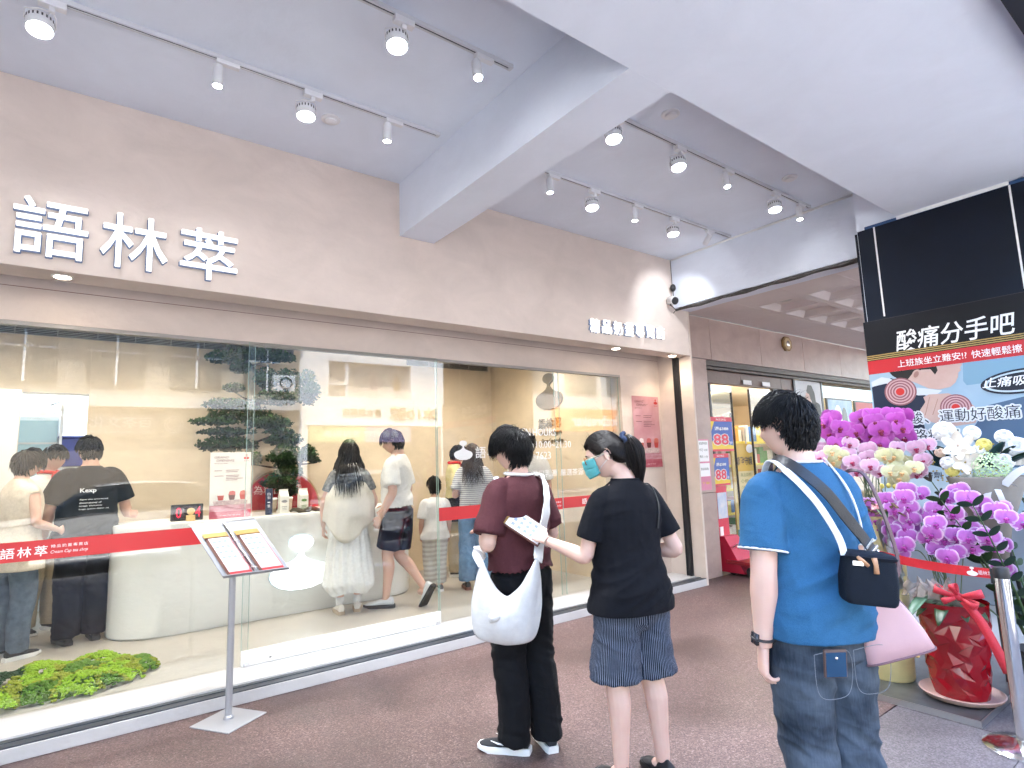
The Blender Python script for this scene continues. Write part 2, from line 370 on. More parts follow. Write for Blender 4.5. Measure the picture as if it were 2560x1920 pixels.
# decals on the glass
def drop_logo(c, s, u=UX, w=UZ, n=48):
    """flattened drop-and-ball silhouette of the shop's mark, width 2s"""
    prof = [(0,-.62),(.35,-.60),(.68,-.50),(.90,-.34),(.985,-.16),(.95,0),(.82,.12),(.60,.20),(.38,.27),(.2,.36),(.09,.48),(.07,.56),(.12,.63),(.28,.70),(.385,.80),(.40,.92),(.33,1.04),(.17,1.11),(0,1.13)]
    pts = [(x, y) for x, y in prof]+[(-x, y) for x, y in reversed(prof[1:-1])]
    return [V(c)+V(u)*(x*s)+V(w)*(y*s) for x, y in pts]
def decal_logo(name, c, s, depth, mt, parent, u=UX, w=UZ):
    return obj(name, MB().prism(drop_logo(c, s, u, w), depth), mt, parent)
yd = 4.6565
def band(x0, x1, z0, z1, y, par):
    return obj("red_band", MB().box(x0, x1, y-.0008, y, z0, z1), redv, par)
band(-6, .93, .955, 1.072, yd, P1); band(2.645, 4.12, .948, 1.064, yd, P3); band(4.14, 5.09, .950, 1.064, 4.682, P4)
fit_text("band_lettering", "語林萃", frame((-.20, yd-.0016, 1.008), UX, UZ), whitev, w=.22, h=.062, bold=.008, parent=P1, spacing=1.25)
fit_text("band_lettering", "精品奶蓋專賣店", frame((.018, yd-.0016, 1.030), UX, UZ), whitev, w=.185, h=.019, parent=P1, spacing=1.3)
fit_text("band_lettering", "Cream Cap tea shop", frame((.018, yd-.0016, .993), UX, UZ), whitev, w=.185, h=.025, parent=P1, shear=.35)
fit_text("band_lettering", "精品奶蓋專賣店", frame((4.02, yd-.0016, 1.022), UX, UZ), whitev, w=.17, h=.018, parent=P3, spacing=1.3)
fit_text("band_lettering", "Cream Cap tea shop", frame((4.02, yd-.0016, .985), UX, UZ), whitev, w=.17, h=.024, parent=P3, shear=.35)
fit_text("band_lettering", "語林萃", frame((4.55, 4.6804, 1.007), UX, UZ), whitev, w=.24, h=.062, bold=.008, parent=P4, spacing=1.25)
fit_text("band_lettering", "語林萃", frame((3.52, yd-.0016, 1.007), UX, UZ), whitev, w=.22, h=.062, bold=.008, parent=P3, spacing=1.25)
decal_logo("logo_decal", (2.92, yd, 1.548), .104, (0, -.0008, 0), whitev, P3)
fit_text("glass_lettering", "語林萃", frame((3.25, yd-.001, 1.552), UX, UZ), whitev, w=.39, h=.112, bold=.006, parent=P3, spacing=1.15)
fit_text("glass_lettering", "OPEN", frame((3.61, yd-.001, 1.747), UX, UZ), whitev, w=.24, h=.078, parent=P3, bold=.004)
fit_text("glass_lettering", "HOURS", frame((3.915, yd-.001, 1.747), UX, UZ), whitev, w=.31, h=.078, parent=P3, bold=.004)
fit_text("glass_lettering", "Mon-Sun", frame((3.60, yd-.001, 1.620), UX, UZ), whitev, w=.33, h=.072, parent=P3)
fit_text("glass_lettering", "10:00~21:30", frame((4.04, yd-.001, 1.620), UX, UZ), whitev, w=.48, h=.072, parent=P3)
fit_text("glass_lettering", "02-2507-7623", frame((3.70, yd-.001, 1.508), UX, UZ), whitev, w=.58, h=.076, parent=P3)
fit_text("glass_lettering", "進口乳源", frame((3.90, yd-.001, 1.325), UX, UZ), whitev, w=.33, h=.07, parent=P3, spacing=1.05)
fit_text("glass_lettering", "嚴選茶源", frame((4.28, yd-.001, 1.325), UX, UZ), whitev, w=.33, h=.07, parent=P3, spacing=1.05)

# ------------------------------------------------------------------ shop interior
struct("shop_floor", MB().box(-6, 5.0, 4.6405, 9.6, -.1, .085), shopfloor)
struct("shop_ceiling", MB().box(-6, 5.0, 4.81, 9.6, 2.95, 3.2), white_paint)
bw = MB().box(.10, 4.95, 7.05, 7.25, .085, 2.95).box(-.75, .0995, 7.051, 7.25, 2.25, 2.95).box(-6, -.7505, 7.05, 7.25, .085, 2.95)
struct("back_wall", bw, tan)
struct("side_wall", MB().box(4.93, 5.09, 4.80, 7.05, .085, 2.95), tan)
struct("left_wall", MB().box(-6.2, -6, 4.8, 9.6, 0, 3.2), tan)
struct("rear_wall", MB().box(-6, 5.0, 9.6, 9.8, 0, 3.2), offwhite)
struct("kitchen_wall", MB().box(.4, .5, 7.2505, 9.6, .085, 2.95).box(-1.6, -1.5, 7.2505, 9.6, .085, 2.95), white)
pt = MB().box(-1.3, -.385, 6.62, 6.70, .085, 2.22)
tag(obj("partition", pt, offwhite, bevel=.004), "pale grey partition panel at the left end inside the shop", "partition")
# air grille along the top of the back wall
def grille(x0, x1, z0, z1, y, label):
    G = thing("air_grille", ((x0+x1)/2, y, z0), label, "air grille", "air grilles high on the back wall")
    obj("grille_backing", MB().box(x0, x1, y-.004, y, z0, z1), mat("grille dark", (.02,.018,.016), .8), G)
    fr = MB(); n = int((x1-x0)/.30)
    for k in range(n+1):
        x = x0+(x1-x0)*k/n; fr.box(x-.004, x+.004, y-.022, y-.0045, z0, z1)
    fr.box(x0, x1, y-.022, y-.0046, z0-.008, z0-.0005).box(x0, x1, y-.022, y-.0046, z1+.0005, z1+.008)
    gm = mat("grille bar", (.30,.28,.25), .5)
    obj("grille_frame", fr, gm, G)
    for k in range(6):
        z = z0+(z1-z0)*(k+.7)/6.6
        obj("slat", MB().obox(((x0+x1)/2, y-.013, z), ((x1-x0)/2, 0, 0), (0, .006, .003), (0, -.0008, .0016)), gm, G)
grille(-2.4, 2.05, 2.80, 2.905, 7.048, "long dark slatted air grille along top of tan wall above the counter")
grille(3.55, 4.86, 2.80, 2.885, 7.048, "short dark slatted air grille near the inner corner of tan wall")
# counter with glowing mark
def capsule(x0, x1, y0, y1, n=14):
    r = (y1-y0)/2; cyy = (y0+y1)/2
    return [(x0+r-r*sin(a)*1.0, cyy+r*cos(a)) for a in [pi*k/n for k in range(n+1)]]+[(x1-r+r*sin(a), cyy-r*cos(a)) for a in [pi*k/n for k in range(n+1)]]
CT = thing("service_counter", (1.7, 6.3, .085), "long white round-ended counter with glowing drop mark on its front", "counter")
poly = capsule(.30, 3.12, 5.90, 6.66)
rings = []
for z, g in ((.085, -.012), (.10, 0), (.5, 0), (.97, .0), (1.0, .004), (1.016, 0), (1.018, -.006)):
    cxx = sum(p[0] for p in poly)/len(poly)
    rings.append([(p[0]+(g if p[0] > cxx else -g), p[1]+(g if p[1] > 6.28 else -g), z) for p in poly])
counterm = plaster("white counter", (.74,.74,.71), .03, .3)
obj("counter_body", MB().loft(rings), counterm, CT, smooth=True, angle=40)
lg = obj("glowing_mark", MB().prism(drop_logo((1.82, 5.868, .49), .29), (0, .03, 0)), mat("glowing mark", (.95,.95,.95), .4, emit=.20, ecol=(.88,.97,1.0)), CT)
obj("mark_rim", MB().prism(drop_logo((1.82, 5.883, .49), .300), (0, .014, 0)), mat("pale rim", (.45,.55,.62), .4), lg)
# red arch panel standing behind the counter
AR = thing("arch_panel", (1.95, 6.86, 1.0), "red half-round panel behind counter with pale characters", "sign panel")
ap = [V((1.9+.42*cos(a)*1.0, 6.86, 1.02+.42*sin(a))) for a in [pi*k/24 for k in range(25)]]
obj("panel", MB().prism(ap, (0, .03, 0)), mat("deep red board", (.40,.022,.03), .45), AR)
obj("panel_rim", MB().tube([p+V((0,.012,0)) for p in ap], .014, 6), mat("wood edge", (.35,.22,.12), .5), AR)
fit_text("panel_lettering", "為精品創造", frame((1.86, 6.857, 1.235), UX, UZ), mat("pale print", (.75,.62,.58), .5), w=.52, h=.10, parent=AR)
obj("panel_stand", MB().box(1.5, 2.3, 6.862, 6.95, .085, 1.018), tan, AR)
# bronze mark and name on the side wall
bronze = mat("bronze lettering", (.20,.15,.08), .4, metal=.5)
WM = thing("wall_mark", (4.92, 5.75, 2.0), "bronze drop mark and raised characters on the tan side wall indoors", "wall sign")
decal_logo("mark", (4.93, 5.73, 2.28), .27, (-.02, 0, 0), bronze, WM, u=V((0,-1,0)))
fit_text("raised_letter", "語林萃", frame((4.925, 5.74, 1.935), (0,-1,0), UZ), bronze, w=.44, h=.13, extrude=.015, bold=.01, parent=WM, spacing=1.15)
fit_text("raised_letter", "精品奶蓋專賣店", frame((4.925, 5.72, 1.81), (0,-1,0), UZ), bronze, w=.42, h=.045, extrude=.01, parent=WM, spacing=1.3)
fit_text("raised_letter", "Cream Cap tea shop", frame((4.925, 5.70, 1.70), (0,-1,0), UZ), bronze, w=.42, h=.075, extrude=.01, parent=WM, shear=.35)
# unseen ceiling downlights, added to light the shop interior
for i, (x, y) in enumerate(((-.9, 5.4), (.5, 5.3), (1.9, 5.3), (3.2, 5.4), (4.3, 5.5), (.6, 6.1), (2.4, 6.1), (3.9, 6.1), (-.6, 6.0))):
    D = thing("unseen_downlight", (x, y, 2.95), "small recessed downlight in the shop's own ceiling " + ("over the left edge by the beige top", "over the floor beside the moss", "over the floor in front of the counter", "over the small child", "over the bronze wall mark", "behind the left end of the counter", "over the pine behind the counter", "over the yellow shirted staff", "over the pale partition")[i], "downlight", "unseen downlights added in the shop ceiling")
    obj("trim_ring", MB().lathe([(.05,0),(.05,-.005),(.04,-.006),(.04,0)], 20, (x,y,2.9495)), white, D)
    obj("lamp_lens", MB().lathe([(.039,-.001),(.039,-.003)], 20, (x,y,2.9495)), warmlamp, D)
    spot("downlight_beam", (x, y, 2.93), (x, y+.05, 0), 8.5, 165, (1, .92, .80), D, blend=1.0, r=.12)
l = bpy.data.lights.new("kitchen_tube", 'AREA'); l.energy = 9; l.size = 1.0; l.color = (.82, .92, 1.0)
KT = thing("kitchen_light", (-.5, 8.4, 2.94), "cool white ceiling light in the kitchen beyond the opening", "ceiling light")
lo = bpy.data.objects.new("light_panel_glow", l); COL.objects.link(lo); lo.location = (-.5, 8.4, 2.90); setpar(lo, KT)
obj("light_panel", MB().box(-.9, -.1, 8.2, 8.6, 2.91, 2.949), emis("cool panel", (.85,.93,1), .6), KT)
# ------------------------------------------------------------------ track lighting
trackm = mat("track white", (.62,.63,.66), .45); slotm = mat("track slot", (.06,.06,.07), .6); lampw = mat("lamp white", (.74,.74,.76), .4)
coolcol = (.88, .93, 1.0)
def track(x0, x1, y, label):
    T = thing("light_track", ((x0+x1)/2, y, 3.76), label, "light track", "ceiling light tracks")
    obj("track_rail", MB().box(x0, x1, y-.017, y-.006, 3.735, 3.759).box(x0, x1, y+.006, y+.017, 3.735, 3.759).box(x0, x1, y-.006, y+.006, 3.75, 3.7585), trackm, T)
    obj("track_slot", MB().box(x0, x1-.004, y-.0058, y+.0058, 3.7385, 3.7495), slotm, T)
    obj("end_cap", MB().box(x1+.0005, x1+.02, y-.018, y+.018, 3.734, 3.759), trackm, T)
track(-3.5, 1.926, 3.333, "long ceiling light track nearest the large glowing sign")
track(-3.5, 1.926, 2.48, "ceiling light track on the near bay, further from the shop wall")
track(2.362, 5.448, 3.317, "ceiling light track beyond the cross beam nearest the shop wall")
track(2.362, 5.435, 2.468, "ceiling light track beyond the cross beam beside the wide low ceiling")
def par_lamp(x, y, tgt, label, watts=14):
    """adaptor box, yoke loop, ring-vented lamp drum and lens"""
    F = thing("yoke_spotlight", (x, y, 3.735), label, "spotlight", "round spotlights on yokes under the tracks")
    obj("adaptor", MB().box(x-.055, x+.055, y-.02, y+.02, 3.70, 3.7345).box(x-.012, x+.012, y-.012, y+.012, 3.672, 3.6995), lampw, F, bevel=.002)
    c = V((x-.04, y, 3.595)); d = (V(tgt)-c).normalized()
    q = d.to_track_quat('-Z', 'Y').to_matrix().to_4x4(); q.translation = c
    a = V((x, y, 3.675)); u = (q.to_3x3() @ V((1,0,0)))
    yk = MB(); s1 = c+u*.06; s2 = c-u*.06
    yk.tube([s1, s1+V((0,0,.05)), (s1+a)/2+V((0,0,.035)), a, (s2+a)/2+V((0,0,.035)), s2+V((0,0,.05)), s2], .0035, 6)
    yk.tube([a, a+V((-.03,.02,-.02)), a+V((-.06,.03,-.05)), c+(q.to_3x3()@V((0,0,.05)))], .0028, 6)
    obj("yoke", yk, lampw, F, smooth=True)
    body = MB().lathe([(.024,.052),(.03,.05),(.05,.03),(.056,.02),(.057,-.03),(.053,-.038),(.049,-.034),(.049,-.020)], 28)
    me = body.mesh("lamp_drum"); fixn(me); me.transform(q); b = obj("lamp_drum", me, lampw, F, smooth=True, angle=35)
    v = MB()
    for k in range(20):
        an = 2*pi*k/20; v.obox((.0555*cos(an), .0555*sin(an), .012), (.0035*-sin(an), .0035*cos(an), 0), (.0016*cos(an), .0016*sin(an), 0), (0,0,.008))
    me = v.mesh("vent_slots"); me.transform(q); obj("vent_slots", me, slotm, b, kind="stuff")
    me = MB().lathe([(.0475,-.024),(.0475,-.026),(.02,-.03)], 24).mesh("lens"); fixn(me); me.transform(q); obj("lens", me, LAMP, b)
    spot("spotlight_beam", c+d*.045, c+d*2, watts, 95, coolcol, F, .7, .045)
def cyl_lamp(x, y, tgt, label, watts=10):
    F = thing("cylinder_spotlight", (x, y, 3.735), label, "spotlight", "slim cylinder spotlights under the tracks")
    obj("adaptor", MB().box(x-.06, x+.06, y-.017, y+.017, 3.71, 3.7345), lampw, F, bevel=.002)
    c = V((x-.05, y, 3.635)); d = (V(tgt)-c).normalized(); q = d.to_track_quat('-Z', 'Y').to_matrix().to_4x4(); q.translation = c
    obj("stem", MB().tube([(x-.05, y, 3.712), (x-.05, y, 3.68), c], .006, 8), lampw, F)
    me = MB().lathe([(.01,.062),(.024,.06),(.0265,.055),(.0265,-.06),(.024,-.062),(.0225,-.055)], 24).mesh("barrel"); fixn(me); me.transform(q); b = obj("barrel", me, lampw, F, smooth=True, angle=35)
    me = MB().lathe([(.0222,-.056),(.0222,-.058)], 20).mesh("lens"); fixn(me); me.transform(q); obj("lens", me, LAMP, b)
    spot("spotlight_beam", c+d*.072, c+d*2, watts, 80, coolcol, F, .7, .025)
T1, T2, T3, T4 = 3.333, 2.48, 3.317, 2.468
par_lamp(-.194, T1, (-.1, 2.6, 0), "round yoke spotlight at the top left corner above the large sign")
cyl_lamp(.585, T1, (.55, 3.4, 0), "slim cylinder spotlight hanging straight above the big middle character")
par_lamp(1.062, T1, (1.0, 3.0, 0), "round yoke spotlight beside the round ceiling disc on the nearest track")
cyl_lamp(1.602, T1, (1.5, 3.5, 0), "slim cylinder spotlight near the end of the track left of the cross beam")
par_lamp(1.25, T2, (1.1, 1.9, 0), "large round yoke spotlight at top centre of the near bay")
cyl_lamp(1.75, T2, (1.5, 1.6, 0), "cylinder spotlight aimed at viewer at the end of the near bay's street-side track")
cyl_lamp(2.997, T3, (2.9, 3.1, 0), "cylinder spotlight tucked just past the cross beam on the wall-side track")
par_lamp(3.456, T3, (3.2, 2.8, 0), "first round yoke spotlight past the cross beam on the wall-side track")
cyl_lamp(4.009, T3, (3.9, 3.4, 0), "cylinder spotlight between two round yoke spotlights on the far wall-side track")
par_lamp(4.538, T3, (4.2, 2.9, 0), "second round yoke spotlight past the cross beam on the wall-side track")
cyl_lamp(5.112, T3, (5.35, 4.16, 3.0), "tilted cylinder spotlight washing the far end of the fascia", 3.2)
par_lamp(2.82, T4, (2.5, 2.0, 0), "round spotlight half hidden behind the cross beam on the street-side track")
par_lamp(3.507, T4, (3.2, 1.9, 0), "round yoke spotlight in the middle of the far street-side track")
cyl_lamp(4.134, T4, (3.8, 1.9, 0), "cylinder spotlight between two round spotlights on the far street-side track")
par_lamp(4.852, T4, (4.4, 2.0, 0), "last round yoke spotlight on the far street-side track near the conduit")
cyl_lamp(5.293, T4, (5.1, 2.3, 0), "cylinder spotlight at the very end of the far street-side track")
for (x, y, lb) in ((1.261, 3.58, "white round ceiling detector beside a yoke spotlight left of the cross beam"), (3.128, 2.257, "white round ceiling detector just beyond the cross beam"), (4.736, 2.278, "white round ceiling detector near the far conduit")):
    D = thing("ceiling_detector", (x, y, 3.76), lb, "detector", "round ceiling detectors")
    obj("detector_base", MB().lathe([(.062,0),(.062,-.008),(.055,-.012)], 28, (x,y,3.7598)), lampw, D, smooth=True, angle=30)
    obj("detector_cap", MB().lathe([(.040,-.0121),(.038,-.024),(.025,-.030)], 24, (x,y,3.7598)), lampw, D, smooth=True, angle=30)

# ------------------------------------------------------------------ security camera by the far corner of the fascia
CC = thing("security_camera", (5.47, 4.13, 3.15), "white and black security camera with cables at the far end of the fascia", "security camera")
obj("mount", MB().lathe([(.045,0),(.045,.02),(.02,.03)], 16, (5.46,4.12,3.20)), mat("camera white", (.6,.6,.6), .4), CC, smooth=True, angle=40)
dcm = Matrix.Translation((5.44, 4.08, 3.235)) @ V((-.35,-.85,-.35)).to_track_quat('Z','Y').to_matrix().to_4x4()
me = MB().lathe([(.02,-.07),(.045,-.06),(.05,-.01),(.05,.045),(.044,.05)], 20).mesh("camera_body"); fixn(me); me.transform(dcm); cb = obj("camera_body", me, mat("camera white", (.6,.6,.6), .4), CC, smooth=True, angle=40)
me = MB().lathe([(.043,.046),(.043,.052),(.03,.054)], 20).mesh("camera_lens"); fixn(me); me.transform(dcm); obj("camera_lens", me, blackp, cb)
obj("cable_box", MB().ell((5.50, 4.11, 3.40), (.035, .03, .045), 10, 7), blackp, CC, smooth=True)
obj("cable", MB().tube([(5.51,4.13,3.74),(5.512,4.13,3.55),(5.50,4.12,3.43)], .004, 6).tube([(5.50,4.11,3.36),(5.46,4.08,3.30),(5.45,4.12,3.24),(5.42,4.1,3.18),(5.46,4.06,3.12),(5.49,4.12,3.10)], .005, 6), blackp, CC, smooth=True)

# ------------------------------------------------------------------ opening poster (shared painter)
def poster(name, o, u, w, W, H, label, wav=0.0):
    """tall pink opening poster: title, small print, three drinks on a stone, rose band; o is the lower left corner"""
    u = V(u).normalized(); w = V(w).normalized(); n = u.cross(w)
    P = thing(name, V(o)+u*W/2, label, "poster")
    f = lambda a, b, d=0: V(o)+u*(a*W)+w*(b*H)+n*(d+wav*(sin(a*7+b*5)*.5+sin(b*13-a*4)*.5))
    pk = mat("poster pink", (.47,.20,.23), .45, col2=(.58,.33,.35), vs=3.2, detail=3)
    ns = 14 if wav else 2
    obj("sheet", MB().grid(lambda a, b: f(a, b), ns, ns*2), pk, P, smooth=True)
    E_ = .0012
    def patch(nm, a0, a1, b0, b1, mt_, d=E_, par=P): return obj(nm, MB().grid(lambda a, b: f(a0+(a1-a0)*a, b0+(b1-b0)*b, d), 6, 3), mt_, par)
    patch("rose_band", 0, 1, 0, .11, mat("poster rose", (.36,.04,.08), .45, col2=(.48,.14,.18), vs=9, stretch=(1,1,3)))
    patch("water_band", 0, 1, .111, .2, mat("poster water", (.42,.14,.18), .4, col2=(.58,.34,.38), vs=10, stretch=(1,1,5)))
    # stone slab and drinks as printed shapes
    st = [(.1,.2),(.9,.2),(.92,.255),(.7,.275),(.4,.265),(.08,.262)]
    obj("printed_stone", MB().add([f(a, b, E_*1.6) for a, b in st], [tuple(range(len(st)))]), mat("print stone", (.42,.30,.30), .6, col2=(.66,.52,.50), vs=40), P)
    for k, (a, c1, c2) in enumerate(((.26, (.45,.06,.04), (.78,.68,.68)), (.53, (.11,.015,.02), (.55,.12,.12)), (.80, (.5,.05,.04), (.62,.16,.12)))):
        gl = [(a-.085,.36),(a+.085,.36),(a+.065,.285),(a+.05,.272),(a-.05,.272),(a-.065,.285)]
        obj("printed_drink", MB().add([f(x, y, E_*2.2) for x, y in gl], [tuple(range(6))]), mat("drink%d" % k, c1, .4), P)
        fo = [(a-.085,.345),(a+.085,.345),(a+.08,.395),(a+.02,.41),(a-.06,.40)]
        obj("printed_foam", MB().add([f(x, y, E_*2.8) for x, y in fo], [tuple(range(5))]), mat("foam%d" % k, c2, .5), P)
    ink = mat("poster ink", (.25,.12,.13), .6); M = lambda a, b: frame(f(a, b, E_*2+.0006), u, w)
    fit_text("title", "GRAND", M(.27, .925), ink, w=W*.36, h=H*.034, parent=P, shear=.25, bold=.004)
    fit_text("title", "OPENING", M(.36, .875), ink, w=W*.44, h=H*.034, parent=P, shear=.25, bold=.004)
    fit_text("small_print", "語林萃 盛大開幕", M(.25, .83), ink, w=W*.32, h=H*.016, parent=P)
    ln = MB()
    for k, (a0, a1, b) in enumerate(((.1,.28,.72),(.38,.7,.725),(.38,.66,.70),(.1,.32,.64),(.38,.7,.645),(.38,.68,.622),(.38,.8,.598),(.38,.66,.575))):
        ln.add([f(a0,b-.004,E_*2), f(a1,b-.004,E_*2), f(a1,b+.004,E_*2), f(a0,b+.004,E_*2)], [(0,1,2,3)])
    obj("print_lines", ln, ink, P, kind="stuff")
    lp = drop_logo(f(.88, .915, E_*2), W*.075, u, w); obj("printed_mark", MB().add(lp, [tuple(range(len(lp)))]), redv, P)
    fit_text("small_print", "語林萃", M(.88, .865), redv, w=W*.13, h=H*.016, parent=P)
    fit_text("small_print", "Cream Cap tea shop", M(.5, .045), mat("pale rose print", (.85,.6,.62), .5), w=W*.5, h=H*.022, parent=P, shear=.3)
    return P
poster("opening_poster", (5.27, 4.636, 1.335), UX, UZ, .48, .85, "wrinkled pink grand opening poster taped to the plaster beside the shutter guide", wav=.006)
PS = poster("opening_poster", (1.03, 6.02, 1.02), UX, (0,.06,1), .355, .61, "flat pink grand opening poster standing on the white counter indoors")
obj("backing_board", MB().obox((1.207, 6.042, 1.325), (.177,0,0), (0,.004,0), (0,.0183,.305)), offwhite, PS)

# ------------------------------------------------------------------ menu stand
MS = thing("menu_stand", (.82, 3.955, 0), "grey metal menu stand with tilted tray on a flat square foot", "menu stand")
rz = Matrix.Rotation(radians(33), 4, 'Z')
me = MB().box(-.145,.145,-.145,.145,.0,.008).mesh("foot_plate"); me.transform(Matrix.Translation((.82,3.955,0)) @ rz)
obj("foot_plate", me, greymetal, MS, bevel=.003)
obj("pole", MB().tube([(.82,3.97,.0082),(.82,3.97,.9)], .0195, 20).lathe([(.03,0),(.03,.01),(.021,.02)], 20, (.82,3.97,.0083)), greymetal, MS, smooth=True, angle=35)
TL, TR, BL = V((.60, 4.10, 1.125)), V((.945, 3.985, 1.145)), V((.745, 3.86, .835))
tu = (TR-TL); tw = (BL-TL); tn = tu.cross(tw).normalized(); tn = -tn if tn.z < 0 else tn
tray = mat("tray steel", (.30,.31,.335), .36, metal=.7)
tp = lambda a, b, d=0: TL+tu*a+tw*b+tn*d
obj("tray", MB().loft([[tp(0,0),tp(1,0),tp(1,1),tp(0,1)], [tp(0,0,-.006),tp(1,0,-.006),tp(1,1,-.006),tp(0,1,-.006)]]), tray, MS, bevel=.002)
obj("tray_lip", MB().loft([[tp(0,1.0,-.005),tp(1,1.0,-.005),tp(1,1.0,.03),tp(0,1.0,.03)], [tp(0,1.012,-.005),tp(1,1.012,-.005),tp(1,1.012,.03),tp(0,1.012,.03)]]), tray, MS)
obj("tray_lip", MB().loft([[tp(0,-.05,-.01),tp(1,-.05,-.01),tp(1,0,.001),tp(0,0,.001)], [tp(0,-.05,-.014),tp(1,-.05,-.014),tp(1,-.002,-.005),tp(0,-.002,-.005)]]), tray, MS)
obj("tray_neck", MB().tube([(.82,3.97,.88), tp(.5,.62,-.007)], .02, 16), greymetal, MS, smooth=True)
rg = MB().tube([tp(.5,.02,.012), tp(.5,.98,.012)], .010, 10, flat=.6)
RB = obj("ring_binder", rg, chrome, MS, smooth=True)
for b in (.08, .4, .7, .92):
    r_ = MB().tube([tp(.5,b,.012)+tu.normalized()*(.022*cos(t))+tn*(.022*sin(t)) for t in [pi*k/10 for k in range(11)]], .0028, 6); obj("binder_ring", r_, chrome, RB, smooth=True)
wood = mat("brown leather board", (.13,.045,.03), .4, var=.2, vs=25); brassy = mat("brass clip", (.42,.27,.10), .3, metal=.9); paper = mat("menu paper", (.86,.86,.88), .6)
for k, (a0, a1) in enumerate(((.08,.45),(.56,.93))):
    MN = thing("menu_board", tp((a0+a1)/2, .55, .004), ["brown clip menu on the left half of the tray", "brown clip menu on the right half of the tray"][k], "menu", "clip menus on the stand")
    quad = lambda x0,x1,y0,y1,d0,d1: MB().loft([[tp(x0,y0,d0),tp(x1,y0,d0),tp(x1,y1,d0),tp(x0,y1,d0)], [tp(x0,y0,d1),tp(x1,y0,d1),tp(x1,y1,d1),tp(x0,y1,d1)]])
    obj("board", quad(a0,a1,.2,1.0,.002,.010), wood, MN)
    obj("clip_bar", quad(a0,a1,.2,.28,.0105,.018), brassy, MN)
    obj("red_sheet", quad(a0+.05,a1+.005,.30,.985,.0105,.013), redv, MN); obj("pink_sheet", quad(a0+.045,a1-.005,.30,.94,.0135,.015), mat("pink sheet", (.75,.42,.44), .6), MN)
    obj("menu_page", quad(a0+.05,a1-.035,.30,.80,.0155,.017), paper, MN)
    pr_ = MB()
    for i in range(3):
        for j in range(4):
            aa = a0+.08+i*.082; bb = .35+j*.10
            pr_.add([tp(aa,bb,.0176), tp(aa+.055,bb,.0176), tp(aa+.055,bb+.045,.0176), tp(aa,bb+.045,.0176)], [(0,1,2,3)])
            pr_.add([tp(aa,bb+.055,.0176), tp(aa+.07,bb+.055,.0176), tp(aa+.07,bb+.065,.0176), tp(aa,bb+.065,.0176)], [(0,1,2,3)])
    obj("printed_items", pr_, mat("menu print", (.28,.33,.60), .6), MN, kind="stuff")

# ------------------------------------------------------------------ column board and medicine poster
xb = 5.20
BD = thing("column_cladding", (5.2, 1.4, 2.5), "black panel boxing with thin white joints round the upper column", "cladding")
navy = mat("navy black panel", (.0018,.005,.014), .4, var=.3, vs=2, spec=.25)
obj("panel", MB().box(xb, 5.231, .42, 1.985, 2.50, 3.275), navy, BD)
obj("top_strip", MB().box(xb+.004, 5.230, .42, 1.93, 3.276, 3.30), mat("blue strip", (.02,.07,.19), .4), BD)
for y in (1.857, .979): obj("white_joint", MB().box(xb-.003, xb-.0005, y-.006, y+.006, 2.52, 3.275), white, BD)
obj("side_panel", MB().box(5.232, 5.93, 1.998+.004, 2.02, 0, 3.27), navy, BD)
obj("tube_light_batten", MB().box(xb-.005, xb+.025, .98, 1.69, 3.279, 3.3055), white, BD)
AD = thing("medicine_poster", (5.19, 1.2, .5), "large pain relief poster with white characters on black and red bands on the column", "poster")
xp = 5.185; Ld = V((0,-1,0)); y0 = 2.015; W = 1.62
def bandp(nm, z0, z1, mt_, d=0.0, ya=y0, yb=y0-W): return obj(nm, MB().box(xp-d-.002, xp-d, yb, ya, z0, z1), mt_, AD)
obj("board", MB().box(xp+.0005, 5.2315, y0-W, y0, .35, 2.498), mat("poster board edge", (.03,.03,.035), .5), AD)
bandp("black_band", 2.2185, 2.495, mat("poster black", (.008,.008,.011), .5, spec=.25))
bandp("black_band", 2.171, 2.218, mat("poster black", (.008,.008,.011), .5, spec=.25))
for k in range(3): bandp("gold_line", 2.176+k*.015, 2.184+k*.015, mat("poster gold", (.42,.30,.10), .4), .002)
bandp("red_strip", 2.062, 2.1705, mat("poster red", (.55,.02,.03), .4))
bandp("photo_ground", .9, 2.0615, mat("poster pale blue", (.30,.44,.56), .4, col2=(.46,.58,.66), vs=1.5, detail=2))
bandp("lower_panel", .352, .899, mat("poster grey", (.22,.26,.32), .4))
def adp(nm, pts, mt_, d): return obj(nm, MB().add([(xp-.002-d, y0-a, z) for a, z in pts], [tuple(range(len(pts)))]), mt_, AD)
skinp = mat("printed skin", (.52,.34,.29), .5, col2=(.60,.43,.38), vs=5); hairp = mat("printed hair", (.008,.006,.006), .5)
def ellp(a, z, ra, rz_, n=32, rot=0): return [(a+ra*cos(t)*cos(rot)-rz_*sin(t)*sin(rot), z+ra*cos(t)*sin(rot)+rz_*sin(t)*cos(rot)) for t in [2*pi*k/n for k in range(n)]]
adp("printed_jacket", [(.012,1.955),(.08,1.985),(.155,2.014),(.26,1.96),(.37,1.86),(.40,1.80),(.33,1.72),(.36,1.5),(.012,1.5)], mat("printed navy", (.006,.016,.045), .5), .001)
adp("printed_sofa", [(.634,2.061),(1.6,2.061),(1.6,1.95),(.98,1.91),(.64,1.895),(.622,1.93)], mat("printed sofa", (.20,.36,.48), .5), .0006)
adp("printed_sleeve", [(.62,1.55),(.75,1.74),(.95,1.78),(1.6,1.75),(1.6,1.3),(.7,1.3)], mat("printed steel blue", (.07,.13,.22), .5), .0008)
adp("printed_collar", [(.012,2.0),(.09,2.03),(.148,2.012),(.26,1.93),(.40,1.90),(.487,1.875),(.45,1.85),(.33,1.855),(.22,1.90),(.12,1.975),(.012,1.96)], mat("printed shirt", (.62,.66,.70), .5), .0014)
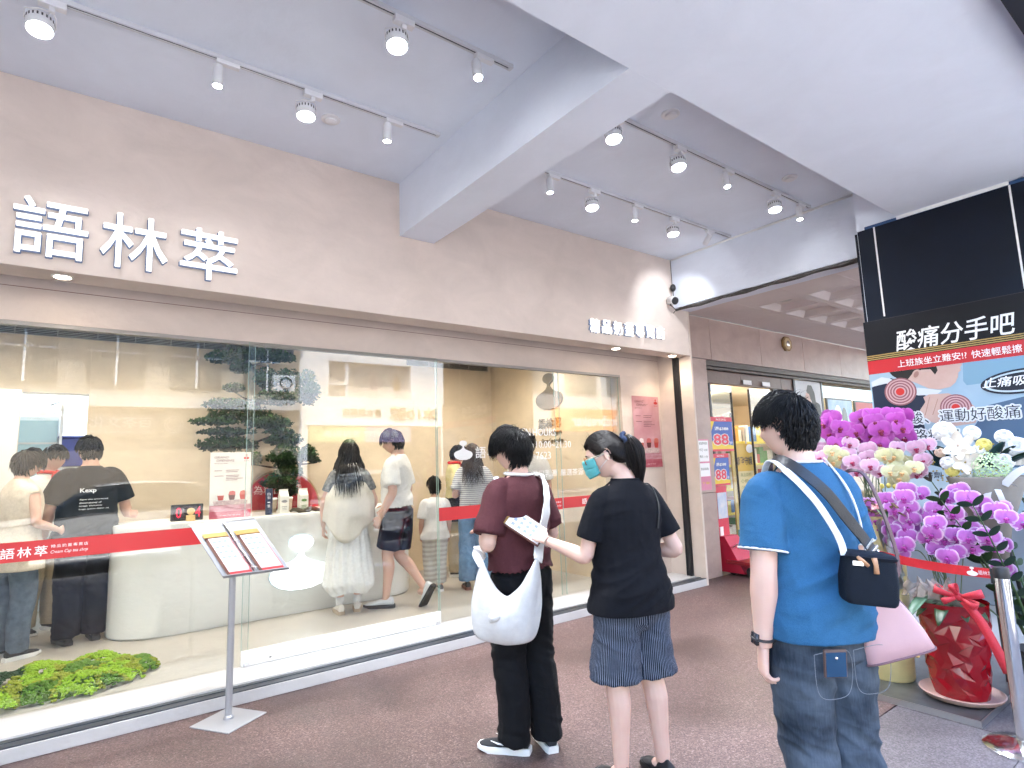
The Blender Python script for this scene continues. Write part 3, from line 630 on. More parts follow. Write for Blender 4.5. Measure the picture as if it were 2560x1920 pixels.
adp("printed_face", [(.27,2.061),(.632,2.061),(.625,2.045),(.612,2.03),(.618,2.01),(.600,1.995),(.595,1.965),(.575,1.925),(.54,1.896),(.47,1.885),(.40,1.902),(.33,1.95),(.27,1.985)], skinp, .0018)
adp("printed_hair", [(.15,2.061),(.47,2.061),(.475,2.03),(.455,2.0),(.43,2.045),(.37,2.05),(.31,2.03),(.27,1.985),(.22,1.99),(.17,2.03)], hairp, .0022)
adp("printed_ear", ellp(.335, 2.018, .030, .040, 24, -.5), skinp, .0026); adp("printed_ear_fold", ellp(.333, 2.018, .016, .026, 20, -.5), mat("printed skin shade", (.36,.19,.16), .5), .0030)
adp("printed_hand", [(.325,1.738),(.37,1.80),(.36,1.838),(.40,1.855),(.524,1.85),(.60,1.80),(.656,1.754),(.70,1.70),(.66,1.62),(.5,1.60),(.36,1.66)], skinp, .0018)
for k_ in range(4): adp("printed_finger_line", [(.40+.05*k_,1.835-.02*k_),(.405+.05*k_,1.838-.02*k_),(.36+.05*k_,1.70),(.355+.05*k_,1.70)], mat("printed skin shade", (.36,.19,.16), .5), .0022)
for (a_, z_, R_) in ((.211,1.898,.112), (.557,1.742,.098)):
    for k in range(9): adp("pain_ring", ellp(a_, z_, R_*(1-.092*k), R_*(1-.092*k)*.98), mat("ring%d" % (k if k == 8 else k % 2), {0:(.26,.10,.12),1:(.58,.36,.37),8:(.62,.03,.025)}[k if k == 8 else k % 2], .5), .003+.0003*k)
fit_text("headline", "酸痛分手吧", frame((xp-.0055, y0-.592, 2.298), Ld, V((0,-.06,1))), whitev, w=.735, h=.165, bold=.012, parent=AD, shear=.08)
fit_text("red_strip_lettering", "上班族坐立難安!?", frame((xp-.0055, y0-.44, 2.117), Ld, UZ), whitev, w=.45, h=.058, bold=.006, parent=AD)
fit_text("red_strip_lettering", "快速輕鬆擦", frame((xp-.0055, y0-.835, 2.113), Ld, UZ), whitev, w=.285, h=.058, bold=.006, parent=AD)
halo = mat("lettering outline", (.72,.76,.80), .5); dk = mat("poster dark blue", (.004,.008,.022), .5)
for s_, a, z, w_, h_ in (("腰酸、", .265, 1.684, .23, .092), ("運動好酸痛", .685, 1.684, .47, .092), ("走路痠軟", .36, 1.552, .40, .095)):
    fit_text("slogan_outline", s_, frame((xp-.0075, y0-a, z), Ld, UZ), halo, w=w_, h=h_, ring=.011, parent=AD)
    fit_text("slogan", s_, frame((xp-.0085, y0-a, z), Ld, UZ), dk, w=w_, h=h_, bold=.0, parent=AD)
adp("badge", ellp(.955, 1.888, .235, .085, 36, .05), dk, .0062); adp("badge", ellp(.955, 1.888, .215, .072, 36, .05), mat("poster pale", (.50,.60,.66), .4), .0066); adp("badge", ellp(.955, 1.888, .195, .060, 36, .05), dk, .0070)
fit_text("badge_lettering", "止痛吸收", frame((xp-.010, y0-.90, 1.895), Ld, UZ), whitev, w=.34, h=.072, bold=.012, parent=AD, shear=.2)
fit_text("small_lettering", "膠劑", frame((xp-.0042, y0-.36, 1.25), Ld, UZ), dk, w=.11, h=.05, parent=AD)

# ------------------------------------------------------------------ stanchion with red belt
SN = thing("belt_stanchion", (3.73, .955, 0), "polished steel belt stanchion at the right edge with domed foot", "stanchion")
obj("foot", MB().lathe([(.165,.0),(.165,.012),(.14,.028),(.06,.042),(.033,.05)], 40, (3.73,.955,0)), chrome, SN, smooth=True, angle=50)
obj("post", MB().lathe([(.0315,.05),(.0315,.80)], 28, (3.73,.955,0), False), chrome, SN, smooth=True)
obj("belt_head", MB().lathe([(.033,.80),(.034,.805),(.034,.845),(.030,.852),(.008,.854)], 28, (3.73,.955,0)).box(3.725,3.735,.99,1.0,.77,.84), blackp, SN, smooth=True, angle=35)
bp = [(3.73+t*.12, .99+t*.62, .815+.03*t-.03*sin(pi*t)*.5) for t in [k/14 for k in range(15)]]
BT = obj("belt", MB().loft([[(x-.001,y,z-.024),(x+.001,y,z-.024),(x+.001,y,z+.024),(x-.001,y,z+.024)] for x,y,z in bp]), redb, SN)
bu = (V(bp[0])-V(bp[6])).normalized()
lp = drop_logo(V(bp[2])+V((-.003,.0,-.004)), .026, bu, UZ); obj("printed_mark", MB().add([p for p in lp], [tuple(range(len(lp)))]), whitev, BT)
fit_text("belt_lettering", "語林萃", frame(V(bp[1])+V((-.0035,-.012,0)), bu, UZ), whitev, w=.06, h=.022, parent=BT)
fit_text("belt_lettering", "精品奶蓋專賣店", frame(V(bp[12])+V((-.0035,0,.006)), bu, UZ), whitev, w=.07, h=.008, parent=BT)

# ------------------------------------------------------------------ neighbouring drugstore
NB = thing("drugstore_front", (8.3, 4.4, 0), "mauve stone drugstore front with coffered canopy beyond the tea shop", "shopfront")
obj("stone_pier", MB().box(5.834, 6.385, 4.35, 4.75, 0, 1.0), stonewall, NB, bevel=.003); obj("stone_pier", MB().box(5.834, 6.385, 4.35, 4.75, 1.004, 2.665), stonewall, NB, bevel=.003)
for a, b in ((5.834,6.506),(6.512,7.70),(7.706,8.912),(8.918,10.13),(10.136,11.34),(11.346,12.6)):
    obj("stone_panel", MB().box(a, b, 4.35, 4.40, 2.67, 3.21), stonewall, NB, bevel=.002)
obj("dark_lintel", MB().box(6.386, 12.6, 4.375, 4.7, 2.60, 2.668).box(6.386, 12.6, 4.42, 4.7, 2.565, 2.598), mat("lintel dark", (.06,.045,.042), .5), NB)
for a, b in ((6.39,7.372),(7.378,8.45),(8.456,8.78)): obj("header_panel", MB().box(a, b, 4.5, 4.6, 2.40, 2.563), stonedark, NB)
for b_ in ((8.78,8.83,4.48,4.6,.1,2.563),(9.64,9.69,4.48,4.6,.1,2.563),(8.83,12.6,4.5,4.6,0,.35),(6.39,6.46,4.5,4.6,0,2.398),(6.62,6.66,4.50,4.6,0,2.398)): obj("window_frame", MB().box(*b_), darkmetal, NB)
dg = glassmat("drugstore glass", (.9,.94,.93), 1.5)
obj("window_pane", MB().box(9.69,12.6,4.548,4.556,.35,2.563), dg, NB); obj("door_leaf", MB().box(6.66,7.19,4.55,4.56,.05,2.37), dg, NB); obj("door_leaf", MB().box(7.68,8.27,4.57,4.58,.05,2.37), dg, NB)
for b_ in ((6.66,7.19,4.54,4.57,2.30,2.38),(7.68,8.27,4.56,4.59,2.30,2.38)): obj("door_header", MB().box(*b_), steel, NB)
for b_ in ((7.192,7.20,4.54,4.57,.05,2.37),(7.667,7.678,4.56,4.59,.05,2.37),(8.272,8.40,4.53,4.6,0,2.398)): obj("door_edge", MB().box(*b_), darkmetal, NB)
for x in (7.40, 7.885): obj("door_sign", MB().box(x, x+.2, 4.47, 4.478, 2.415, 2.475), paper, NB)
# coffered canopy
cz = 3.2115
cf = MB().box(5.87, 12.6, .49, 4.36, cz+.09, cz+.2)
struct("canopy_slab", cf, coffer_m)
cofm = MB()
def coffer(x0, x1, ya, yb):
    i, d = .055, .07; o_ = [(x0,ya),(x1,ya),(x1,yb),(x0,yb)]; k = [(x0+i,ya+i),(x1-i,ya+i),(x1-i,yb-i),(x0+i,yb-i)]; q = [(x0+i*2.2,ya+i*2.2),(x1-i*2.2,ya+i*2.2),(x1-i*2.2,yb-i*2.2),(x0+i*2.2,yb-i*2.2)]
    return MB().loft([[(x,y,cz+.085) for x,y in o_],[(x,y,cz) for x,y in o_],[(x,y,cz) for x,y in k],[(x,y,cz+d) for x,y in q]])
cm = coffer(-.298,.298,-.298,.298).mesh("ceiling_panel"); fixn(cm); cm.materials.append(coffer_m)
fm = MB().box(-.298,.298,-.298,.298,cz,cz+.085).mesh("flat_ceiling_panel"); fixn(fm); fm.materials.append(coffer_m)
sl = bpy.data.objects["canopy_slab"]
for i in range(11):
    for j in range(6):
        x = 6.19+.6*i; y = 4.03-.6*j
        flat = (j == 0) or i == 0
        o = bpy.data.objects.new("flat_ceiling_panel" if flat else "coffer_panel", fm if flat else cm); COL.objects.link(o); o.location = (x, y, 0); setpar(o, sl)
for (x, y) in ((6.75, 3.46), (8.6, 3.46), (7.4, 2.26)):
    D = thing("canopy_downlight", (x, y, cz), {6.75: "round unlit downlight in the coffered canopy near the white beam", 8.6: "round unlit downlight in the coffered canopy farther along", 7.4: "round unlit downlight in the coffered canopy toward the street"}[x], "downlight", "canopy downlights")
    obj("trim_ring", MB().lathe([(.11,0),(.11,-.012),(.09,-.012),(.085,.0)], 28, (x,y,cz+.07)), coffer_m, D, smooth=True, angle=40)
    obj("lamp_lens", MB().lathe([(.084,.0),(.084,.004)], 24, (x,y,cz+.06)), mat("unlit lens", (.4,.36,.34), .3), D)
MD = thing("wall_medallion", (8.40, 4.345, 2.95), "small gilded octagon medallion with bright centre on the stone panels", "medallion")
oct_ = [V((8.405+.13*cos(a)*1.0, 4.349, 3.055+.115*sin(a))) for a in [2*pi*k/8+pi/8 for k in range(8)]]
obj("rim", MB().prism(oct_, (0,-.03,0)), mat("old gilt", (.22,.13,.05), .4, metal=.6), MD); obj("face", MB().prism([V((8.405,4.318,3.055))+(p-V((8.405,4.349,3.055)))*.78 for p in oct_], (0,-.006,0)), mat("pale gilt", (.45,.33,.18), .4), MD)
obj("mirror", MB().ell((8.405,4.31,3.055), (.045,.012,.045), 16, 8), chrome, MD, smooth=True)
# drugstore interior shell and light
struct("drugstore_floor", MB().box(6.386, 13, 4.3605, 9, -.1, .0), mat("store floor", (.45,.40,.35), .3))
struct("drugstore_wall", MB().box(5.836, 13, 9, 9.1, 0, 3).box(13, 13.1, 4.8, 9, 0, 3).box(5.836, 6.0, 4.8, 9, 0, 3), mat("store wall", (.55,.45,.32), .6))
struct("drugstore_ceiling", MB().box(5.836, 13, 4.71, 9, 2.62, 2.7), mat("store ceiling", (.55,.50,.40), .6))
for x, y in ((7.2,5.6),(8.8,5.4),(10.4,5.6),(9.4,6.6),(11.6,6.0)):
    D = thing("store_lamp", (x, y, 2.62), "warm round lamp in the drugstore ceiling " + {7.2:"just inside the door", 8.8:"behind the right door leaf", 10.4:"behind the blue window advert", 9.4:"over the middle shelves", 11.6:"behind the red window advert"}[x], "ceiling lamp", "drugstore ceiling lamps")
    obj("lamp_lens", MB().lathe([(.07,0),(.07,-.01),(.04,-.02)], 20, (x,y,2.6195)), warmlamp, D)
    l = bpy.data.lights.new("store_lamp_glow", 'POINT'); l.energy = 6.5; l.color = (1,.87,.68); l.shadow_soft_size = .08; o = bpy.data.objects.new("store_lamp_glow", l); COL.objects.link(o); o.location = (x, y, 2.5); setpar(o, D)
# ------------------------------------------------------------------ people: builders
def remesh(mb, vox, it=3, fac=.5):
    me = mb.mesh("tmp"); o = bpy.data.objects.new("tmp", me); COL.objects.link(o)
    r = o.modifiers.new("r", 'REMESH'); r.mode = 'VOXEL'; r.voxel_size = vox; r.adaptivity = 0
    if it: q = o.modifiers.new("s", 'SMOOTH'); q.factor = fac; q.iterations = it
    dg = bpy.context.evaluated_depsgraph_get(); out = bpy.data.meshes.new_from_object(o.evaluated_get(dg))
    bpy.data.objects.remove(o); bpy.data.meshes.remove(me)
    return out
def smooth01(a): a = max(0., min(1., a)); return a*a*(3-2*a)
def fold(me, amp, fn):
    """push cloth in and out along its normals: fn(p) in about -1..1"""
    n = len(me.vertices); c = np.empty(n*3, np.float32); me.vertices.foreach_get('co', c); c = c.reshape(-1, 3)
    nr = np.empty(n*3, np.float32); me.vertex_normals.foreach_get('vector', nr); nr = nr.reshape(-1, 3)
    d = np.array([fn(V(p)) for p in c.tolist()], np.float32)*amp
    me.vertices.foreach_set('co', (c+nr*d[:,None]).ravel()); me.update()
def ridge(p, a, b, c, seed): return 1-2.6*abs(noise.noise(V((p.x*a+seed, p.y*b-seed, p.z*c+seed*2))))
def ringp(c, rx, ry, n=28, e=2.3):
    out = []
    for j in range(n):
        t = 2*pi*j/n; cx, sx = cos(t), sin(t)
        out.append((c[0]+rx*abs(cx)**(2/e)*(1 if cx >= 0 else -1), c[1]+ry*abs(sx)**(2/e)*(1 if sx >= 0 else -1), c[2]))
    return out
def cr(pts, rs, k=4):
    """Catmull-Rom through joints with radii"""
    P = [V(p) for p in pts]; out = []; ro = []
    for i in range(len(P)-1):
        a, b, c, d = P[max(i-1,0)], P[i], P[i+1], P[min(i+2,len(P)-1)]
        for j in range(k):
            t = j/k; out.append(.5*((2*b)+(c-a)*t+(2*a-5*b+4*c-d)*t*t+(3*b-a-3*c+d)*t**3)); ro.append(rs[i]+(rs[i+1]-rs[i])*t)
    out.append(P[-1]); ro.append(rs[-1]); return out, ro
HA, HB, HC = .076, .097, .116
def head_point(x, y, z, fem=0):
    """unit-sphere direction -> head surface (face +Y)"""
    px, py, pz = HA*x, HB*y, HC*z
    t = max(0, -pz/HC)
    px *= 1-.30*t**1.4-(.05*fem*t)
    if py < 0: py *= 1-.50*t**1.2
    else: py *= 1-.10*t**2
    if py > 0: px *= 1-.06*(py/HB)
    if py < 0 and pz > 0: py *= 1.04
    if y > 0:
        g = lambda a, b, c, d: exp(-((px-a)/c)**2-((pz-b)/d)**2)
        w = smooth01((y-.15)/.4)
        py = min(py, .091) if abs(px) < .06 else py
        nose = exp(-(px/.0115)**2)*(smooth01((.024-pz)/.048) if pz > -.028 else smooth01((pz+.044)/.014))
        py += w*(.024*nose + .005*g(0,.030,.045,.010) - .010*(g(.031,.004,.015,.011)+g(-.031,.004,.015,.011)) + .006*g(0,-.058,.022,.007)+.005*g(0,-.070,.019,.006)-.003*g(0,-.064,.02,.003) + .010*g(0,-.100,.022,.016) + .004*(g(.045,-.02,.02,.02)+g(-.045,-.02,.02,.02)))
    return V((px, py, pz))
def head_mb(fem=0, nu=40, nv=30):
    mb = MB(); rings = []
    for i in range(1, nv):
        a = -pi/2+pi*i/nv
        rings.append([head_point(cos(a)*sin(2*pi*j/nu), cos(a)*cos(2*pi*j/nu), sin(a), fem) for j in range(nu)])
    mb.loft(rings)
    for sx in (-1, 1):       # ears: rim, bowl and lobe
        c = V((sx*.073, -.010, -.006)); o = V((sx*.42, -.32, 0)).normalized()
        rimp = [c+o*(.017)+V((0, -.006+.017*cos(t)*.9, .032*sin(t)+.002)) + V((sx*.004, 0, 0))*0 for t in [radians(d) for d in range(-110, 191, 20)]]
        mb.tube(rimp, [.0032+.0014*abs(sin(k)) for k in range(len(rimp))], 6)
        mb.ell(c+o*.008+V((0,-.004,0)), (.008, .014, .027), 10, 8); mb.ell(c+o*.012+V((0,.0,-.026)), (.006,.008,.009), 8, 6)
    return mb
def hair_line(y):
    k = [(-.12,-.080),(-.055,-.072),(-.034,-.045),(-.016,.0),(.004,.014),(.02,.0),(.036,.002),(.050,.028),(.066,.052),(.12,.060)]
    for (a, b), (c, d) in zip(k, k[1:]):
        if a <= y <= c: return b+(d-b)*(y-a)/(c-a)
    return .06
def is_scalp(p): return p.z > hair_line(p.y)
def hair(style, n, seed, Mh, len_=.05, lift=.012, w=.0055, fem=0):
    """strand clumps grown from the scalp and combed over the skull; returns one mesh builder in person space"""
    R = random.Random(seed); mb = MB(); crown = V((.012, -.055, .098)); knot = V((0, -.115, .045))
    def outside(p, off):
        q = V((p.x/(HA+off), p.y/(HB*1.03+off), p.z/(HC+off))); l = q.length
        return p/l if l < 1 and l > 1e-6 else p
    # under-cap so no skin shows through
    nu, nv = 40, 26
    for i in range(nv):
        for j in range(nu):
            pts = []
            for (ii, jj) in ((i, j), (i, j+1), (i+1, j+1), (i+1, j)):
                a = -pi/2+pi*(ii+.001)/nv*.999; t = 2*pi*jj/nu
                pts.append(head_point(cos(a)*sin(t), cos(a)*cos(t), sin(a), fem))
            if all(is_scalp(p) for p in pts): mb.add([Mh @ (p*1.045+V((0,0,.001))) for p in pts], [(0,1,2,3)])
    k = 0; g = (1+sqrt(5))/2; i = 0
    while k < n and i < n*6:
        z = 1-2*(i+.5)/(n*1.9); i += 1
        if z < -1: break
        th = 2*pi*i/g; r = sqrt(max(0, 1-z*z)); p = head_point(r*sin(th), r*cos(th), z, fem)
        if not is_scalp(p): continue
        k += 1
        p = p*1.02; path = [p.copy()]; rad = p.normalized()
        if style == 'pony':
            d = (knot-p); L = d.length*.98; steps = 7; lf = .013
        elif style == 'long':
            d = p-crown; L = len_*R.uniform(.85, 1.05); steps = 12; lf = lift*R.uniform(.5, 1.1)
        else:
            d = p-crown; L = len_*R.uniform(.65, 1.15)*(1.25 if p.z > .03 else .8)*(.6 if abs(p.x) > .056 and p.z < .05 and p.y > -.05 else 1); steps = 6; lf = lift*R.uniform(.4, 1.35)
        jit = V((R.uniform(-1,1), R.uniform(-1,1), R.uniform(-1,1)))*(.12 if style in ('pony','long') else .46)
        d = d.normalized() if d.length > .015 else V((R.uniform(-1,1), R.uniform(-1,1), 0)).normalized()
        q = p.copy(); st = L/steps
        for s in range(steps):
            f = (s+1)/steps
            if style == 'pony':
                q = p.lerp(knot, f)+jit*.012*sin(pi*f); q = outside(q, lf+.004*sin(pi*f))
            else:
                rr = q.normalized(); tg = d-rr*d.dot(rr); tg = tg.normalized() if tg.length > .05 else V((0,0,-1))
                gv = V((0,0,-1))*( .55*f if style == 'short' else .25+3.0*f)
                dr = (tg+jit*(.5 if style == 'short' else .25)+gv).normalized(); q = q+dr*st
                if style == 'long':
                    if q.z < -.03: q = V((q.x*.95, q.y-.002, q.z))
                    if q.y > .02 and q.z < .06: q.y -= .012; q.x += .008*(1 if q.x > 0 else -1)
                q = outside(q, lf*sin(pi*min(.85, f*.8)) + .004)
            path.append(q.copy())
        ws = [w*(.75+.5*sin(pi*min(1,(s+.8)/(steps+1))))*(1-.75*max(0,(s/steps-.6)/.4)) for s in range(steps+1)]
        mb.tube([Mh @ x for x in path], [(a*1.0, a*.5) for a in ws], 3, up=Mh.to_3x3() @ rad.cross(V((.2,.1,1))).normalized())
    for q in range(90 if n > 1000 else 0):
        th = R.uniform(0, 2*pi); z = R.uniform(-.1, .95); r = sqrt(max(0, 1-z*z)); p = head_point(r*sin(th), r*cos(th), z, fem)
        if not is_scalp(p): continue
        d = (p.normalized()*.5+V((R.uniform(-1,1), R.uniform(-1,.3), R.uniform(-1,.5)))*.6).normalized(); L = R.uniform(.02,.05); b0 = p*1.12
        mb.tube([Mh @ b0, Mh @ (b0+d*L*.5+V((0,0,.004))), Mh @ (b0+d*L+V((0,0,-.006)))], [.0007,.0005,.0002], 3)
    if style == 'pony':
        for q in range(320):
            a = R.uniform(0, 2*pi); rr = .036*sqrt(R.random()); pts = []; Lp = R.uniform(.20,.285)
            for s in range(9):
                f = s/8; sp = .4+1.2*sin(pi*min(f,.75)) if f < .8 else 1.0-.9*(f-.8)/.2*.6
                pts.append(Mh @ (knot+V((0,-.012,.0)) ) + Mh.to_3x3() @ V((rr*cos(a)*sp, -.055*sin(f*1.6)-.010+rr*sin(a)*sp*.9, 0)) + V((0,0,-1))*(Lp*f**1.15)+ V((0,0,.012*(1-f))))
            mb.tube(pts, [(.0034*(1-.8*max(0,f/8-.5)*2), .002) for f in range(9)], 3)
    return mb
def hand_mb(wr, d, pn, th, size=1.0, curl=.5, thumb=.6, spread=.05):
    """palm, four fingers with two bends each and a thumb; d finger direction, pn palm normal, th thumb side"""
    wr = V(wr); d = V(d).normalized(); th = V(th); th = (th-d*th.dot(d)).normalized(); pn0 = V(pn); pn = d.cross(th); pn = pn if pn.dot(pn0) > 0 else -pn
    S = size; mb = MB()
    mb.loft([[wr+d*(a*S)+th*(rx*S*cos(t)+off*S)+pn*(ry*S*sin(t)) for t in [2*pi*k/12 for k in range(12)]] for a, rx, ry, off in ((-.02,.025,.018,0),(.0,.026,.018,0),(.025,.033,.017,.002),(.055,.040,.016,.002),(.085,.041,.0145,0),(.096,.036,.011,0))])
    for k, (off, L, r) in enumerate(((.0295,.070,.0088),(.0095,.080,.009),(-.0105,.074,.0088),(-.029,.058,.0078))):
        base = wr+d*((.086-.004*abs(k-1))*S)+th*(off*S); dir_ = (d+th*(spread*(1.5-k))).normalized(); ang = 0; pts = [base-dir_*.015*S]; p = base; pts.append(p)
        c = curl*(1+.14*k)
        for seg, fr in ((.45, .75), (.30, 1.0), (.25, .75)):
            ang += c*fr; dd = dir_*cos(ang)+pn*sin(ang); p = p+dd*(L*seg*S); pts.append(p)
        pp, rr = cr(pts, [r*S*1.05, r*S*1.05, r*S*1.0, r*S*.92, r*S*.72], 3); mb.tube(pp, rr, 8)
    t0 = wr+d*(.022*S)+th*(.022*S); td = (d*.75+th*.75+pn*.25*thumb).normalized()
    p1 = t0+td*(.042*S); p2 = p1+(td*.8+d*.5+pn*thumb*.5).normalized()*(.034*S); p3 = p2+(td*.45+d*.8+pn*thumb*.7).normalized()*(.027*S)
    pp, rr = cr([t0-td*.01*S, t0, p1, p2, p3], [.014*S,.0145*S,.0115*S,.0105*S,.0075*S], 3); mb.tube(pp, rr, 8)
    return mb
def shoe_mb(an, yaw, L=.265, lift=0., pitch=0.):
    """returns (upper, sole) builders: low sneaker seen from any side; an = ankle point above the floor"""
    M = Matrix.Translation(an) @ Matrix.Rotation(yaw, 4, 'Z') @ Matrix.Rotation(pitch, 4, 'X') @ Matrix.Translation((0, 0, -an[2]+lift if pitch == 0 else -.085))
    st = ((0,.026,.030,.085),(.05,.034,.02,.098),(.16,.037,.02,.102),(.30,.038,.02,.098),(.42,.040,.02,.080),(.60,.045,.02,.064),(.78,.048,.02,.054),(.92,.040,.02,.046),(1.0,.022,.02,.036))
    up = MB(); so = MB(); ru = []; rs = []
    for t, w, zb, zt in st:
        y = -.075+t*L; n = 16
        ru.append([M @ V((w*.93*cos(a)*(1 if sin(a) < 0 else 1-.45*sin(a)**1.5), y, .018+(zt-.018)*(.5+.5*sin(a)) )) for a in [2*pi*k/n-pi/2 for k in range(n)]])
        rs.append([M @ V((sx*w*(1.04 if z < .02 else .98), y+(.008 if t > .9 else (-.010 if t < .05 else 0)), z+ (.012 if t > .9 and z < .005 else 0))) for sx, z in ((-1,.0),(1,.0),(1.04,.016),(1,.032),(-1,.032),(-1.04,.016))])
    up.loft(ru); so.loft(rs); return up, so
eyew = mat("eye white", (.75,.73,.70), .2); iris = mat("dark iris", (.02,.012,.01), .15)
def skinmat(name, c):
    if name in MATS: return MATS[name]
    m_ = mat(name, c, .50, sss=.12, col2=(c[0]*.99, c[1]*.89, c[2]*.87), vs=9, detail=5, bump=.12, bs=240); return m_
def cloth(name, c, rough=.85, var=.10, vs=60, bump=.25, bs=500, sheen=.0, col2=None, stretch=None, crease=.10):
    if name in MATS: return MATS[name]
    m_ = mat(name, c, rough, var=var, vs=vs, bump=bump, bs=bs, sheen=sheen, col2=col2, spec=.25, stretch=stretch)
    creases(m_, crease); return m_
def creases(m_, k=.55):
    """soft cloth creases chained before whatever feeds the normal"""
    N, L = nodes(m_); b = N["Principled BSDF"]; tc = N.new("ShaderNodeTexCoord"); mp = N.new("ShaderNodeMapping"); mp.inputs["Scale"].default_value = (1, 1, 1.9); mp.inputs["Rotation"].default_value = (.3, .5, 0); L.new(tc.outputs["Object"], mp.inputs[0])
    n = N.new("ShaderNodeTexNoise"); n.inputs["Scale"].default_value = 7.5; n.inputs["Detail"].default_value = 2.2; n.inputs["Distortion"].default_value = 1.0; L.new(mp.outputs[0], n.inputs["Vector"])
    bp = N.new("ShaderNodeBump"); bp.inputs["Strength"].default_value = k; bp.inputs["Distance"].default_value = .045; L.new(n.outputs["Fac"], bp.inputs["Height"])
    old = b.inputs["Normal"].links
    if old: L.new(bp.outputs[0], old[0].from_node.inputs["Normal"])
    else: L.new(bp.outputs[0], b.inputs["Normal"])

class Person:
    def __init__(s, label, H, pos, heading, skin, w=1.0, fem=0, lean=(0,0), head=(0,0,0), arms=None, legs=None, vox=.0055, hands=(True, True), curl=(.5,.5), hdir=(None,None), thing_group=None, belly=0.0, hs=1.0, hoff=(0,0,0), armw=1.0):
        s.S = H/1.70; s.fem = fem; s.w = w; s.vox = vox; s.belly = belly
        s.M = Matrix.Translation(pos) @ Matrix.Rotation(heading-pi/2, 4, 'Z'); s.lean = V((lean[0], lean[1], 0))
        sh = .172*w if not fem else .155*w
        s.sh = [V((-sh, -.012, 1.352)), V((sh, -.012, 1.352))]
        a = arms or {}
        s.el = [V(a.get('Le', (-.225*w, -.025, 1.09))), V(a.get('Re', (.225*w, -.025, 1.09)))]
        s.wr = [V(a.get('Lw', (-.235*w, .04, .845))), V(a.get('Rw', (.235*w, .04, .845)))]
        g = legs or {}
        s.hp = [V((-.088*w, -.01, .90)), V((.088*w, -.01, .90))]
        s.an = [V(g.get('La', (-.10, -.02, .085))), V(g.get('Ra', (.10, -.02, .085)))]
        s.kn = [V(g.get('Lk', (s.hp[0]+s.an[0])/2+V((0,.025,0)))), V(g.get('Rk', (s.hp[1]+s.an[1])/2+V((0,.025,0))))]
        s.fy = [g.get('Ly', .12), g.get('Ry', -.12)]; s.fp = [g.get('Lp', 0.), g.get('Rp', 0.)]
        yw, pt_, rl = head; piv = V((0, -.012, 1.50))
        s.Mh = Matrix.Translation(hoff) @ Matrix.Translation(piv) @ Matrix.Rotation(yw, 4, 'Z') @ Matrix.Rotation(pt_, 4, 'X') @ Matrix.Rotation(rl, 4, 'Y') @ Matrix.Translation(-piv) @ Matrix.Translation((0, .018, 1.584)) @ Matrix.Translation((0,0,.03*(hs-1)/.25)) @ Matrix.Scale(hs, 4)
        mb = MB(); m = 1-.04*fem
        for (z, cy_, rx, ry) in (): pass
        mb.loft([ringp((0, cy_, z), rx*w*m, ry*w) for z, cy_, rx, ry in ((.80,-.01,.11,.08),(.88,-.015,.155,.105),(.96,-.012,.158,.105),(1.04,0,.135,.092+belly*.3),(1.13,.002,.135,.093),(1.24,.0,.150,.10),(1.33,-.005,.155,.098),(1.385,-.012,.140,.085),(1.42,-.016,.095,.066),(1.45,-.016,.06,.058))])
        nr = .056*(1-.12*fem)*min(w, 1.1); hb = s.Mh @ V((0,-.025,-.07))
        pp, rr = cr([(0,-.018,1.38),(0,-.02,1.45), hb, s.Mh @ V((0,-.015,-.02))], [nr*1.25, nr*1.02, nr*.97, nr*.9], 4); mb.tube(pp, rr, 16)
        for p in (-1, 1): mb.tube([(p*.02,-.024,1.465),(p*.055*w,-.024,1.425),(p*.12*w,-.018,1.375)], [.026,.026,.026], 10)
        hm = head_mb(fem); mb.add([s.Mh @ V(p) for p in hm.v], hm.f)
        af = (1-.14*fem)*(.6+.4*w)*armw
        for k in (0, 1):
            S_, E_, W_ = s.sh[k], s.el[k], s.wr[k]; fdir = (W_-E_)
            pts = [S_+V((-S_.x*.08,0,.0)), S_.lerp(E_,.35), S_.lerp(E_,.75), E_, E_+fdir*.28, E_+fdir*.65, W_]
            pp, rr = cr(pts, [x*af for x in (.056,.051,.044,.042,.044,.035,.0265)], 4); mb.tube(pp, rr, 14)
            H_, K_, A_ = s.hp[k], s.kn[k], s.an[k]; ld = A_-K_
            pts = [H_, H_.lerp(K_,.4), H_.lerp(K_,.8), K_, K_+ld*.28, K_+ld*.65, A_+V((0,0,.0))]
            lf = .62+.38*w
            off = [V((0,0,0))]*7; off[4] = V((0,-.018,0)); off[5] = V((0,-.010,0))
            pp, rr = cr([p+o for p, o in zip(pts, off)], [x*lf for x in (.088,.083,.062,.056,.057,.043,.034)], 4); mb.tube(pp, rr, 14)
            mb.ell(A_+V((0,.02,-.035)), (.034,.06,.035), 12, 8)
        body = remesh(mb, vox)
        bm = bmesh.new(); bm.from_mesh(body)
        for k in (0, 1):
            if not hands[k]: continue
            d = V(hdir[k][0]) if hdir[k] else (s.wr[k]-s.el[k]); sx = -1 if k == 0 else 1
            th = V(hdir[k][1]) if hdir[k] else V((-sx*.25, 1, .1)); pn = V(hdir[k][2]) if hdir[k] else V((-sx, .2, 0))
            hme = remesh(hand_mb(s.wr[k], d, pn, th, 1.0*(1-.10*fem), curl[k], .6), .0034 if vox < .008 else .006, 2)
            bm.from_mesh(hme); bpy.data.meshes.remove(hme)
        bm.to_mesh(body); bm.free()
        s.xf(body)
        s.body = obj("person", body, skin, smooth=True); tag(s.body, label, "person", thing_group)
    def pt(s, p): p = V(p); q = p+s.lean*smooth01((p.z-.85)/.6); return s.M @ (q*s.S)
